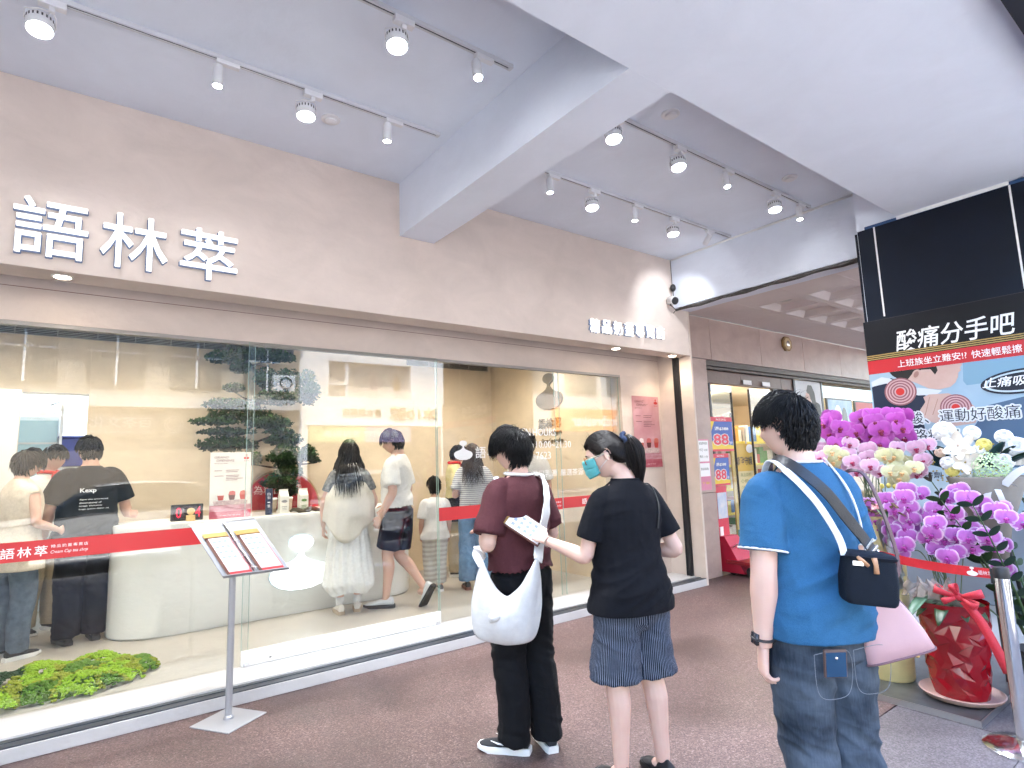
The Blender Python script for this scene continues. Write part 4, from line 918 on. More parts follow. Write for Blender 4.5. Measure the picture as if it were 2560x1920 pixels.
    def xf(s, me):
        n = len(me.vertices); c = np.empty(n*3, np.float64); me.vertices.foreach_get('co', c); c = c.reshape(-1, 3)
        a = np.clip((c[:,2]-.85)/.6, 0, 1); a = a*a*(3-2*a); c[:,0] += s.lean.x*a; c[:,1] += s.lean.y*a
        m_ = np.array(s.M); c = (c*s.S) @ m_[:3,:3].T+m_[:3,3]; me.vertices.foreach_set('co', c.ravel()); me.update()
    def part(s, name, mb, mt_, parent=None, smooth=True, **k):
        me = mb if isinstance(mb, bpy.types.Mesh) else mb.mesh(name)
        if not isinstance(mb, bpy.types.Mesh): fixn(me)
        s.xf(me); return obj(name, me, mt_, parent or s.body, smooth=smooth, **k)
    def tee(s, mt_, hem=.86, loose=.018, sleeve=.62, sl_r=.066, name="shirt", wav=.006, seed=1., neck=.062, boxy=0.0, flare=0.0, sl_tilt=0, vox=None):
        w = s.w*(1-.03*s.fem); mb = MB(); L = loose; b = s.belly
        hx = .158+.040*smooth01((.93-hem)/.12); hy = .112+.022*smooth01((.93-hem)/.12)
        prof = [(hem, -.008, hx+L+flare, hy+L*.9+b+flare*.6), (hem+.05, -.008, hx+L+flare*.7, hy+L*.9+b+flare*.4), (.93, -.012, .170+L, .128+L+b), (1.00, -.006, .153+L+boxy, .112+L+b), (1.10, .002, .148+L+boxy, .102+L+b*.7), (1.22, 0, .158+L+boxy*.6, .108+L), (1.30, -.006, .164+L*.8, .108+L*.8), (1.35, -.012, .160+L*.4, .100+L*.5), (1.388, -.017, .138+L*.2, .090+L*.2), (1.411, -.020, .114, .084), (1.428, -.021, neck+.028, .077), (1.440, -.021, neck+.014, .071), (1.447, -.020, neck+.007, .067)]
        prof = sorted([p for p in prof if p[0] <= hem+.0001 or p[0] > hem+.045 or abs(p[0]-hem-.05) < .001])
        r0 = prof[0]
        rings = [ringp((0, r0[1], hem+.03), (r0[2]-.036)*w, (r0[3]-.036)*w), ringp((0, r0[1], hem), (r0[2]-.032)*w, (r0[3]-.032)*w)]
        rings += [ringp((0, c, z), rx*w, ry*w) for z, c, rx, ry in prof]
        mb.loft(rings)
        for k in (0, 1):
            S_, E_ = s.sh[k], s.el[k]; d = (E_-S_)
            a = S_+V((-S_.x*.04,0,.0)); ins = V((-S_.x*.40, 0, .024)); e = S_+d*sleeve
            q = V((0,0,0)); r = sl_r*(.65+.35*s.w)*(1-.08*s.fem)
            pp, rr = cr([a+ins, a, S_+d*(sleeve*.5), e], [r*.60, r*.80, r*.97, r*1.05], 4)
            pp += [e-d.normalized()*.002, e-d.normalized()*.03]; rr += [r*.74, r*.66]
            mb.tube(pp, rr, 18)
        me = remesh(mb, vox or max(.0065, s.vox*1.15), 3)
        arm0, arm1 = s.sh
        def f(p):
            wst = exp(-((p.z-(hem+.13))/.11)**2); ua = exp(-((abs(p.x)-.15)/.06)**2-((p.z-1.25)/.10)**2)
            q = V((p.x*.9+p.z*.45, p.y, p.z-p.x*.45))
            d1 = ridge(q, 2.6, 3, 15, seed)*(.10+1.2*wst+.6*ua)
            d2 = ridge(V((p.x+p.z*.6, p.y, p.z-p.x*.5)), 8, 5, 2.5, seed+5)*.45
            return (d1+d2)*.55*(.25+.75*smooth01((p.z-hem)/.06))
        fold(me, wav, f); return s.part(name, me, mt_)
    def trousers(s, mt_, name="trousers", top=.99, r=(.105,.088,.075), hem=.06, hip=.02, seed=3., wav=.007, crotch=.80, short=None, seat=0.0):
        """legs from hip to hem; short = fraction of the leg for shorts"""
        w = s.w*(1-.02*s.fem); mb = MB(); h = hip
        mb.loft([ringp((0, c, z), rx*w, ry*w) for z, c, rx, ry in ((crotch, -.012, .10, .085), (crotch+.04, -.016, .145+h, .108+h+seat), (.90, -.020, .163+h, .112+h+seat), (.95, -.012, .158+h*.9, .108+h*.8+seat*.5), (top, -.004, .146+h*.6, .100+h*.5))])
        for k in (0, 1):
            H_, K_, A_ = s.hp[k], s.kn[k], s.an[k]
            pts = [H_+V((0,-.008,.02)), H_.lerp(K_,.5)+V((0,-.005,0)), K_, K_.lerp(A_,.5)+V((0,-.012,0)), A_+V((0,-.005,0))*1]
            A2 = A_.copy(); A2.z = hem; pts[-1] = V((A_.x, A_.y+.005, hem)) if abs(s.fp[k]) < .2 else A_
            rad = [r[0]*lf for lf in (1.0,)]+[r[0]*.96, r[1], (r[1]+r[2])/2, r[2]]
            rad = [x*(.6+.4*s.w) for x in rad]
            pp, rr = cr(pts, rad, 6)
            if short:
                n = max(3, int(len(pp)*short)); pp = pp[:n]; rr = [x*(1+.14*i/n) for i, x in enumerate(rr[:n])]
            d = (pp[-1]-pp[-2]).normalized(); pp += [pp[-1]-d*.001, pp[-1]-d*.03]; rr += [rr[-1]*.78, rr[-1]*.72]
            mb.tube(pp, rr, 20)
        me = remesh(mb, max(.0065, s.vox*1.15), 3); kz = s.kn[0].z
        def f(p):
            kn = exp(-((p.z-kz)/.10)**2)+.9*exp(-((p.z-hem-.05)/.07)**2)+.7*exp(-((p.z-crotch)/.07)**2)
            return (ridge(V((p.x, p.y, p.z+p.x*.5)), 6, 6, 19, seed)*(.15+.9*kn)+ridge(V((p.x+p.z*.25,p.y,p.z)), 14, 14, 2.6, seed+9)*.6+ridge(p, 16, 16, 24, seed+2)*.2)*.55
        fold(me, wav, f); s.tr = s.part(name, me, mt_); return s.tr
    def hairdo(s, mt_, style='short', n=420, seed=1, **k): s.hr = s.part("hair", hair(style, n, seed, s.Mh, fem=s.fem, **k), mt_, smooth=True); return s.hr
    def eyes(s, col=None):
        for x in (-.031, .031):
            e = s.part("eye", MB().ell(s.Mh @ V((x,.0735,.004)), (.0105,.0105,.0095), 12, 8), eyew)
            s.part("iris", MB().ell(s.Mh @ V((x,.0805,.004)), (.005,.0042,.005), 10, 6), iris, e)
        bm_ = MB()
        for x in (-1, 1): bm_.tube([s.Mh @ V((x*.018,.094,.024)), s.Mh @ V((x*.032,.0935,.029)), s.Mh @ V((x*.048,.083,.025))], [.0022,.003,.0012], 6)
        s.part("eyebrow", bm_, iris, kind="stuff")
    def glasses(s, rim_, lens_=None, temple=None, r=.0015):
        fr = MB(); T = MB(); y = .106
        for x in (-.033, .033):
            fr.tube([s.Mh @ V((x+.025*cos(t), y-.35*abs(x+.025*cos(t))**1.5, .002+.021*sin(t))) for t in [2*pi*k/22 for k in range(22)]], r, 6, closed=True)
        fr.tube([s.Mh @ V((-.009,y,.006)), s.Mh @ V((0,y+.004,.009)), s.Mh @ V((.009,y,.006))], r, 6)
        for sx in (-1, 1): T.tube([s.Mh @ V(p) for p in ((sx*.058,.098,.008),(sx*.073,.085,.009),(sx*.083,.03,.007),(sx*.086,-.012,.006),(sx*.084,-.030,-.018))], [.0022,.0022,.002,.002,.0025], 6)
        g = s.part("glasses", fr, rim_); s.part("temple", T, temple or rim_, g, kind="stuff")
        if lens_:
            for x in (-.033, .033): s.part("lens", MB().loft([[s.Mh @ V((x+.0245*cos(t), y+d-.35*abs(x+.0245*cos(t))**1.5, .002+.0205*sin(t))) for t in [2*pi*k/20 for k in range(20)]] for d in (-.0006,.0006)]), lens_, g)
        return g
    def shoes(s, up_m, so_m, L=.265, detail=None, floor_lift=0):
        for k in (0, 1):
            u, so = shoe_mb(s.an[k], s.fy[k], L, 0, s.fp[k])
            o = s.part("shoe", u, up_m, smooth=True, angle=60); q = s.part("sole", so, so_m, o, smooth=True, angle=40)
            if detail: detail(s, k, o)
    def surf(s, o, pts, off, samples=40):
        """drape a polyline (person space, ref units) onto an already built garment from outside"""
        bm = bmesh.new(); bm.from_mesh(o.data); bm.transform(wm(o)); T = BVHTree.FromBMesh(bm); bm.free()
        out = []; P, _ = cr(pts, [0]*len(pts), max(2, samples//(len(pts)-1)))
        for p in P:
            wpt = s.pt(p); loc, nrm, idx, dist = T.find_nearest(wpt)
            if loc is None: out.append((wpt, V((0,0,1)))); continue
            inside = (wpt-loc).dot(nrm) < 0
            if inside or dist < off: out.append((loc+nrm*off, nrm))
            else: out.append((wpt, nrm))
        # smooth
        for _ in range(3): out = [out[0]]+[((out[i-1][0]+out[i][0]*2+out[i+1][0])/4, out[i][1]) for i in range(1, len(out)-1)]+[out[-1]]
        return out
def strap(name, run, width, thick, mt_, parent):
    """flat strap through (point, normal) pairs in world space"""
    rings = []
    for i, (p, n) in enumerate(run):
        t = (run[min(i+1,len(run)-1)][0]-run[max(i-1,0)][0]).normalized(); b = n.cross(t); b = b.normalized() if b.length > 1e-4 else V((1,0,0)); n2 = t.cross(b)
        h = width/2; q = thick/2
        rings.append([p+b*h*a+n2*q*c for a, c in ((-1,-1),(-.7,-1.3),(.7,-1.3),(1,-1),(1,1),(.7,1.3),(-.7,1.3),(-1,1))])
    return obj(name, MB().loft(rings), mt_, parent, smooth=True, angle=50)
# ------------------------------------------------------------------ people on the walkway
skA = skinmat("fair skin", (.70,.475,.385)); skB = skinmat("light skin", (.64,.42,.33)); skC = skinmat("warm skin", (.56,.35,.265))
hairb = mat("black hair", (.0045,.004,.0045), .5, spec=.3); hairbr = mat("dark brown hair", (.009,.0055,.0045), .5, spec=.3)
whitefab = cloth("white cotton", (.72,.71,.70)); blackfab = cloth("black cotton", (.005,.005,.006), vs=40); 
# --- person in maroon shirt with white hobo bag
A = Person("person in loose maroon tee and wide black trousers with a white shoulder bag", 1.635, (1.915, 2.525, 0), radians(95), skA, w=.93, head=(radians(16), radians(-8), 0),
   arms=dict(Le=(-.235,-.02,1.085), Lw=(-.09,.19,1.13), Re=(.235,-.02,1.085), Rw=(.10,.19,1.13)), legs=dict(La=(-.045,.03,.085), Ra=(.12,-.05,.085), Ly=.55, Ry=-.45))
maroon = cloth("maroon cotton", (.078,.022,.027), vs=90)
At = A.tee(maroon, hem=.970, loose=.036, sleeve=.80, sl_r=.082, boxy=.02, wav=.014, seed=2.3, flare=.004)
A.part("undershirt_collar", MB().tube([V((.074*cos(t), -.016+.066*sin(t), 1.442+.006*sin(t-.3))) for t in [2*pi*k/28 for k in range(28)]], .010, 8, closed=True, flat=1.4), whitefab)
A.trousers(cloth("black trousers", (.0042,.0048,.0065), vs=8, var=.3), r=(.105,.090,.080), hem=.055, top=.982, hip=.008, wav=.016, seed=4.4, crotch=.76)
A.hairdo(hairb, 'short', 3000, 3, len_=.085, lift=.022, w=.0024); A.eyes(); A.glasses(mat("black frame", (.01,.01,.01), .3))
def swoosh(s, k, o):
    a = s.an[k]; M = Matrix.Rotation(s.fy[k], 4, 'Z')
    for sx in (-1, 1):
        pts = [V(a)+M @ V((sx*.0445, y, z-.085)) for y, z in ((-.03,.055),(.03,.047),(.08,.052),(.12,.064))]
        s.part("side_stripe", MB().tube(pts, [.002,.005,.005,.0015], 6), whitefab, o)
A.shoes(mat("black knit", (.015,.016,.02), .8, bump=.3, bs=300), mat("white rubber", (.78,.78,.76), .5), .27, swoosh)
# --- white hobo bag: soft crescent body and one broad strap over the right shoulder
HB_ = thing("shoulder_bag", A.pt((-.16,-.16,.62)), "slouchy white canvas shoulder bag worn by the maroon shirt person", "bag")
canvas = cloth("white canvas", (.70,.69,.67), vs=25, var=.05, bump=.3, bs=350)
def bagpt(u, v, side):          # u across -1..1, v 0 bottom..1 top ; side -1 back face, +1 body face
    top = .03+.19*abs(u)**1.7+.05*max(0,u); bot = -.195*(1-abs(u)**6)**.5+.015*abs(u); z = bot*(1-v)+top*v
    bulge = (.075*(1-abs(u)**2.2))*(sin(pi*(.18+.78*(1-v)))**.8)
    return V((.172*u*(1.08-.24*v), side*bulge-.005+.012*noise.noise(V((u*3,v*3,side*2))), z))
bagM = Matrix.Translation((-.205, -.125, .80)) @ Matrix.Rotation(-.70, 4, 'Z') @ Matrix.Rotation(.10, 4, 'Y')
bb = MB(); nb_ = 22
rg_ = []
for i in range(nb_+1):
    u = -1+2*i/nb_; rg_.append([bagM @ bagpt(u, j/9, -1) for j in range(10)]+[bagM @ bagpt(u, 1-j/9, 1) for j in range(10)])
me = MB().loft(rg_).mesh("bag_body"); fixn(me)
fold(me, .008, lambda p: ridge(V((p.x+p.z*.6, p.y, p.z)), 9, 5, 16, 7.7)*.5+ridge(V((p.x-p.z*.8, p.y, p.z)), 14, 8, 9, 3.1)*.4); A.xf(me); hb = obj("bag_body", me, canvas, HB_, smooth=True)
hb.modifiers.new("s", 'SUBSURF').render_levels = 1
e1 = bagM @ bagpt(.96, .9, -1); e0 = bagM @ bagpt(-.96, .9, -1)
run = A.surf(At, [e1, (-.02,-.19,1.10), (.05,-.18,1.26), (.115,-.10,1.41), (.12,.03,1.42), (.10,.16,1.22)], .016, 40)
strap("shoulder_strap", run, .052, .006, canvas, HB_)
run = [(A.pt(p), (A.M.to_3x3() @ V((-.3,-1,0)))) for p in cr([e0, e0+V((.0,.05,.06)), V((-.235,.02,1.02)), V((-.20,.12,1.06))], [0]*4, 6)[0]]
strap("shoulder_strap", run, .036, .005, canvas, HB_)
obj("tied_knot", MB().ell(A.pt(bagM @ (bagpt(-.35,.55,-1)+V((0,-.012,0)))), (.028,.016,.018), 10, 8).ell(A.pt(bagM @ (bagpt(-.45,.50,-1)+V((0,-.014,0)))), (.018,.012,.024), 10, 8), canvas, HB_, smooth=True)

# --- woman in black tee and pinstripe shorts
B = Person("person in black tee and navy pinstripe shorts with ponytail and teal mask", 1.59, (2.135, 1.965, 0), radians(80), skA, w=1.02, fem=1, head=(radians(45), radians(-19), 0), hoff=(-.022,.030,.0),
   arms=dict(Le=(-.235,.03,1.075), Lw=(-.315,.262,1.135), Re=(.255,-.075,1.075), Rw=(.14,.135,1.06)), legs=dict(La=(-.105,.0,.085), Ra=(.115,-.04,.085)),
   hdir=(((-.35,.75,.30), (.55,.35,.55), (.6,.1,-.8)), None), curl=(.55,.4), vox=.005)
Bt = B.tee(cloth("black tee", (.0042,.0046,.0075), vs=30), hem=.805, loose=.030, sleeve=.70, sl_r=.070, boxy=.006, wav=.013, seed=8.1, flare=.006)
B.part("collar_rib", MB().tube([V((.071*cos(t), -.020+.068*sin(t), 1.444)) for t in [2*pi*k/28 for k in range(28)]], .007, 8, closed=True), MATS["black tee"])
# pinstripes: stripes counted round each leg
def pinstripe():
    mt_ = bpy.data.materials.new("navy pinstripe"); mt_.use_nodes = True; N, L = nodes(mt_); b = N["Principled BSDF"]; b.inputs["Roughness"].default_value = .85; b.inputs["Specular IOR Level"].default_value = .25
    at = N.new("ShaderNodeAttribute"); at.attribute_name = "stripe"; mt2 = N.new("ShaderNodeMath"); mt2.operation = 'FRACT'; L.new(at.outputs["Fac"], mt2.inputs[0])
    cmp_ = N.new("ShaderNodeMapRange"); cmp_.inputs[1].default_value = .66; cmp_.inputs[2].default_value = .74; L.new(mt2.outputs[0], cmp_.inputs[0])
    mx = N.new("ShaderNodeMix"); mx.data_type = 'RGBA'; mx.inputs[6].default_value = (.007,.011,.024,1); mx.inputs[7].default_value = (.20,.23,.30,1)
    L.new(cmp_.outputs[0], mx.inputs[0]); L.new(mx.outputs[2], b.inputs["Base Color"]); MATS["pin"] = mt_; creases(mt_, .12); return mt_
sh_ = B.trousers(pinstripe(), name="shorts", top=1.0, r=(.108,.112,.1), hip=.002, short=.53, wav=.012, seed=1.9, crotch=.72)
Mi = (B.M).inverted() @ wm(sh_); atr = sh_.data.attributes.new("stripe", 'FLOAT', 'POINT')
for v in sh_.data.vertices:
    p = (Mi @ v.co)/B.S; k = 0 if p.x < 0 else 1; c = B.hp[k].lerp(B.kn[k], smooth01((.95-p.z)/.45))
    ang = atan2((p.x-c.x)*(1 if k else -1)*-1, -(p.y-c.y)); atr.data[v.index].value = ang*.115/.0085+50
B.hairdo(hairbr, 'pony', 3200, 5, w=.0022); B.eyes()
B.glasses(mat("amber frame", (.30,.10,.02), .25), None, mat("cream temple", (.75,.66,.48), .4), r=.0026)
kn = B.Mh @ V((0,-.122,.046))
sc = MB()
for k in range(14):
    t = 2*pi*k/14; sc.ell(kn+B.Mh.to_3x3() @ V((.026*cos(t), -.004+.006*sin(3*t), .026*sin(t))), (.013,.014,.013), 8, 6)
B.part("scrunchie", sc, cloth("navy scrunchie", (.055,.075,.14), vs=40), B.hr, kind="stuff")
# surgical mask with pleats and ear loops
def mask_pt(a, b_):
    ph = radians(76)*(2*a-1); z = -.088+.097*b_; r = 1-.10*smooth01((-.060-z)/.03)-.05*smooth01((z+.01)/.02)
    return B.Mh @ V((.0735*sin(ph)*(1-.10*(1-b_)), .022+(.108*cos(ph)+.0012*sin(b_*22))*r, z+.012*(1-cos(ph))*(1 if b_ < .5 else -.6)))
mk = MB().grid(mask_pt, 22, 18)
MK = B.part("face_mask", mk, mat("teal mask", (.10,.42,.44), .8, var=.06, vs=80)); so_ = MK.modifiers.new("s", 'SOLIDIFY'); so_.thickness = .002
lp_ = MB()
for sx in (-1, 1):
    for z0 in (.0, -.08): lp_.tube([B.Mh @ V(p) for p in ((sx*.070,.050,z0*.8-.004),(sx*.077,.025,z0*.6+.0),(sx*.086,-.012,.004 if z0 == 0 else -.03),(sx*.084,-.028,-.01))], .0016, 5)
B.part("ear_loop", lp_, whitefab, MK, kind="stuff")
B.part("bracelet", MB().tube([B.wr[0]-(B.wr[0]-B.el[0]).normalized()*.012 + (lambda u, w_: u*(.030*cos(t))+w_*(.027*sin(t)))(*(lambda d: ((d.cross(V((0,0,1)))).normalized(), d.cross(d.cross(V((0,0,1)))).normalized()))((B.wr[0]-B.el[0]).normalized())) for t in [2*pi*k/20 for k in range(20)]], .0035, 6, closed=True), mat("bead brown", (.25,.08,.05), .3, col2=(.7,.6,.5), vs=90))
run = B.surf(Bt, [(.10,-.13,1.20),(.125,-.115,1.32),(.125,-.05,1.42),(.12,.05,1.36),(.11,.11,1.2)], .005, 24)
strap("thin_strap", run, .009, .004, blackp, B.body)
B.shoes(mat("black sandal", (.015,.015,.017), .6), mat("black sole", (.02,.02,.02), .7), .235)
# menu clipboard in her left hand
hp_ = B.pt(B.wr[0]+V((-.03,.10,.035))); CB = thing("held_menu", hp_, "small brown clip menu with white page held in the ponytailed person's hand", "menu")
bu_ = (rgt*-.80+V((0,0,.52))+fwd*.12).normalized(); bn_ = (V((0,0,.62))-fwd*.72+rgt*.25).normalized(); bv_ = bu_.cross(bn_).normalized(); bn_ = bv_.cross(bu_).normalized()
c0 = hp_+bu_*.055+bn_*.012
obj("board", MB().obox(c0, bu_*.115, bv_*.062, bn_*.004), wood, CB, bevel=.002); obj("clip_bar", MB().obox(c0+bu_*.098+bn_*.007, bu_*.014, bv_*.058, bn_*.004), brassy, CB)
obj("menu_page", MB().obox(c0-bu_*.012+bn_*.0055, bu_*.095, bv_*.054, bn_*.0012), paper, CB)
pr_ = MB()
for i in range(3):
    for j in range(4): pr_.obox(c0+bu_*(.05-.035*j)+bv_*(-.03+.03*i)+bn_*.0072, bu_*.009, bv_*.009, bn_*.0002)
obj("printed_items", pr_, MATS["menu print"], CB, kind="stuff")

# --- man in blue tee
Cm = Person("person in heather blue tee with white trim and faded dark jeans seen from behind", 1.665, (2.12, 1.09, 0), radians(66), skA, w=.93, head=(radians(20), radians(-5), 0),
   arms=dict(Le=(-.212,-.04,1.075), Lw=(-.215,.0,.815), Re=(.205,.0,1.09), Rw=(.16,.21,1.10)), legs=dict(La=(-.075,-.05,.085), Ra=(.09,-.07,.085)), armw=1.08, belly=.022, vox=.0055,
   lean=(-.02,-.01), curl=(.6,.5), hdir=(((-.02,.10,-1), (.35,1,.1), (1,-.2,0)), None))
bluem = cloth("heather blue", (.017,.088,.195), vs=420, var=.2, col2=(.038,.140,.272))
Ct = Cm.tee(bluem, hem=.845, loose=.026, sleeve=.74, sl_r=.079, wav=.022, seed=5.5, boxy=.008, neck=.066, vox=.006)
Cm.part("collar_trim", MB().tube([V((.075*cos(t), -.020+.069*sin(t), 1.447)) for t in [2*pi*k/32 for k in range(32)]], .0045, 8, closed=True), whitefab, Ct)
for k in (0, 1):
    d = (Cm.el[k]-Cm.sh[k]); e = Cm.sh[k]+d*.743; dn = d.normalized(); u = dn.cross(V((0,1,0))).normalized(); w_ = dn.cross(u); r_ = .079*(.65+.35*.93)*1.05
    Cm.part("sleeve_trim", MB().tube([e+u*(r_*cos(t))+w_*(r_*sin(t)) for t in [2*pi*q/32 for q in range(32)]], .0042, 8, closed=True), whitefab, Ct)
def denim():
    mt_ = bpy.data.materials.new("faded dark denim"); mt_.use_nodes = True; N, L = nodes(mt_); b = N["Principled BSDF"]; b.inputs["Roughness"].default_value = .9; b.inputs["Specular IOR Level"].default_value = .2
    tc = N.new("ShaderNodeTexCoord"); n = N.new("ShaderNodeTexNoise"); n.inputs["Scale"].default_value = 5; n.inputs["Detail"].default_value = 6; L.new(tc.outputs["Object"], n.inputs["Vector"])
    mp = N.new("ShaderNodeMapping"); mp.inputs["Scale"].default_value = (180,180,18); L.new(tc.outputs["Object"], mp.inputs[0]); n2 = N.new("ShaderNodeTexNoise"); n2.inputs["Scale"].default_value = 1; n2.inputs["Detail"].default_value = 3; L.new(mp.outputs[0], n2.inputs["Vector"])
    ad = N.new("ShaderNodeMath"); ad.operation = 'MULTIPLY_ADD'; L.new(n2.outputs["Fac"], ad.inputs[0]); ad.inputs[1].default_value = .16; L.new(n.outputs["Fac"], ad.inputs[2])
    r = N.new("ShaderNodeValToRGB"); e = r.color_ramp.elements; e[0].position = .42; e[0].color = (.018,.026,.039,1); e[1].position = .78; e[1].color = (.098,.122,.156,1); L.new(ad.outputs[0], r.inputs[0]); L.new(r.outputs[0], b.inputs["Base Color"])
    bp = N.new("ShaderNodeBump"); bp.inputs["Strength"].default_value = .3; bp.inputs["Distance"].default_value = .002; L.new(n2.outputs["Fac"], bp.inputs["Height"]); L.new(bp.outputs[0], b.inputs["Normal"]); MATS["denim"] = mt_; creases(mt_, .16); return mt_
dn_ = denim(); Cj = Cm.trousers(dn_, name="jeans", top=.99, r=(.110,.088,.080), hip=.012, wav=.014, seed=6.6, crotch=.74, seat=.008, hem=.03)
Cm.hairdo(hairb, 'short', 3400, 11, len_=.046, lift=.016, w=.0022); Cm.eyes()
Cm.shoes(mat("grey sneaker", (.12,.12,.13), .7), mat("white rubber", (.78,.78,.76), .5), .27)
# back pockets, stitching and phone
stitch = mat("pale stitching", (.16,.17,.19), .8)
for sx in (-1, 1):
    cx = sx*.076
    outl = [(cx-.066,-.20,.825),(cx+.066,-.20,.825),(cx+.062,-.20,.705),(cx,-.20,.682),(cx-.062,-.20,.705),(cx-.066,-.20,.825)]
    run = Cm.surf(Cj, [(x, -.16, z) for x, y, z in outl], .0032, 60)
    pk_ = obj("back_pocket", MB().tube([p for p, n in run], .0011, 5), stitch, Cj, smooth=True)
pc = Cm.surf(Cj, [(-.072,-.17,.815),(-.072,-.17,.815)], .016, 2)[0]
PH = thing("phone", pc[0], "dark blue phone with worn case sticking out of the jeans pocket", "phone")
pn_ = pc[1].normalized(); pu_ = V((0,0,1)); pu_ = (pu_-pn_*pu_.dot(pn_)).normalized(); ps_ = pu_.cross(pn_)
obj("case", MB().obox(pc[0]-pu_*.02, ps_*.037, pu_*.045, pn_*.006), mat("phone case", (.10,.06,.05), .4), PH, bevel=.005); obj("back_glass", MB().obox(pc[0]-pu_*.022+pn_*.0065, ps_*.032, pu_*.039, pn_*.0012), mat("phone blue", (.02,.06,.12), .15), PH, bevel=.003)
obj("camera_dot", MB().ell(pc[0]-pu_*.0+pn_*.008, (.006,.006,.006), 10, 8), chrome, PH, smooth=True)
# watch
wd = (Cm.wr[0]-Cm.el[0]).normalized(); wc = Cm.wr[0]-wd*.03; wu = wd.cross(V((0,1,0))).normalized(); ww = wd.cross(wu)
WT = Cm.part("wristwatch", MB().tube([wc+wu*(.034*cos(t))+ww*(.031*sin(t)) for t in [2*pi*k/28 for k in range(28)]], [(.004,.011)]*28, 8, closed=True), blackp)
Cm.part("watch_case", MB().obox(wc-wu*.033, wu*.005, ww*.016, wd*.019), mat("watch face", (.03,.03,.035), .2), WT)
# navy camera bag at right hip, hanging on a strap over the left shoulder
BG = thing("camera_bag", Cm.pt((.20,-.20,.86)), "navy canvas camera bag with tan leather pulls on blue shirt person's hip", "bag")
bM = Matrix.Translation((.04,-.225,1.065)) @ Matrix.Rotation(-.42, 4, 'Z') @ Matrix.Rotation(.10, 4, 'Y') @ Matrix.Scale(.88, 4)
def rbox(hx, hy, hz, r, top=1.0, n=5):
    """soft box: stacked rounded rectangles"""
    rings = []
    def rr(x, y, z, c):
        out = []
        for qx, qy, a0 in ((1,1,0),(-1,1,pi/2),(-1,-1,pi),(1,-1,3*pi/2)):
            for k in range(n): a = a0+pi/2*k/(n-1); out.append(V((qx*(x-c)+c*cos(a), qy*(y-c)+c*sin(a), z)))
        return out
    for z, k in ((-hz, .90), (-hz+r*.4, .97), (-hz+r, 1.0), (0, 1.015), (hz-r, top), (hz-r*.4, top*.97), (hz, top*.90)): rings.append(rr(hx*k, hy*k, z, r))
    return MB().loft(rings)
navyc = cloth("navy canvas", (.0055,.009,.016), vs=50, bump=.35, bs=420)
def put(mbx, M_): mbx.v = [tuple(Cm.pt(M_ @ V(p))) for p in mbx.v]; return mbx
bbg = obj("bag_body", put(rbox(.088,.058,.088,.022,.93), bM), navyc, BG, smooth=True, angle=50)
obj("bag_flap", put(rbox(.084,.060,.012,.011,.96), bM @ Matrix.Translation((0,0,.085))), cloth("navy flap", (.009,.012,.021), vs=50), BG, smooth=True, angle=50)
tan_l = mat("tan leather", (.50,.25,.13), .5, var=.12, vs=40)
obj("zip_pull", put(MB().tube([(-.055,-.060,.085),(-.04,-.066,.07),(-.02,-.068,.055)], [.006,.009,.006], 8, flat=.5), bM), tan_l, BG, smooth=True)
obj("zip_pull", put(MB().tube([(.0,-.062,.085),(.004,-.068,.06),(.006,-.066,.03)], [.010,.008,.010], 8, flat=.5), bM), tan_l, BG, smooth=True)
obj("zip_slider", put(MB().obox((-.055,-.066,.062), (.018,0,0), (0,.003,0), (0,0,.008)), bM), chrome, BG)
obj("side_tag", put(MB().obox((.089,.0,.045), (.002,0,0), (0,.012,0), (0,.006,.035)), bM), whitefab, BG)
run = Cm.surf(Ct, [bM @ V((-.085,-.02,.08)), (-.03,-.20,1.20), (-.085,-.18,1.32), (-.125,-.10,1.42), (-.12,.0,1.45), (-.08,.12,1.3)], .006, 50)
strap("bag_strap", run, .023, .004, whitefab, BG)
# black leather strap with buckle
BS = thing("leather_strap", Cm.pt((.03,-.2,1.2)), "black leather cross-body strap with steel buckle over the blue shirt", "strap")
run = Cm.surf(Ct, [(.13,-.19,1.10),(.09,-.19,1.17),(.02,-.19,1.26),(-.045,-.17,1.36),(-.095,-.08,1.445),(-.09,.02,1.45),(-.04,.12,1.33)], .011, 50)
strap("leather_band", run, .036, .006, mat("black leather", (.02,.022,.026), .35, bump=.3, bs=200), BS)
for k in (4, 6, 8): 
    p, n = run[k]; t = (run[k+1][0]-run[k-1][0]).normalized(); b = n.cross(t).normalized(); obj("buckle_bar", MB().obox(p+n*.006, b*.024, t*.004, n*.003), chrome, BS, bevel=.001)
run = Cm.surf(Ct, [(.07,-.06,1.46),(.105,-.11,1.36),(.135,-.12,1.25),(.15,-.11,1.12)], .006, 24)
strap('thin_white_strap', run, .010, .004, whitefab, Cm.body)
# pink tote on the far shoulder
PT = thing("pink_tote", Cm.pt((.34,-.1,.60)), "blush pink leather tote hanging behind the blue shirt person", "bag")
pinkl = mat("pink leather", (.50,.30,.31), .4, var=.05, vs=6, bump=.1, bs=150)
tM = Matrix.Translation((.175,-.135,.885)) @ Matrix.Rotation(-.35, 4, 'Z') @ Matrix.Rotation(-.26, 4, 'Y') @ Matrix.Scale(.70, 4)
rings = []
for z, hx, hy in ((-.15,.155,.052),(-.14,.165,.062),(-.06,.150,.058),(.04,.118,.045),(.12,.085,.028),(.16,.070,.016)): rings.append([tM @ V(p) for p in ringp((0,0,z), hx, hy, 32, 4.5)])
mbp = MB().loft(rings); mbp.v = [tuple(Cm.pt(p)) for p in mbp.v]; me = mbp.mesh("tote_body"); fixn(me); po = obj("tote_body", me, pinkl, PT, smooth=True, angle=60)
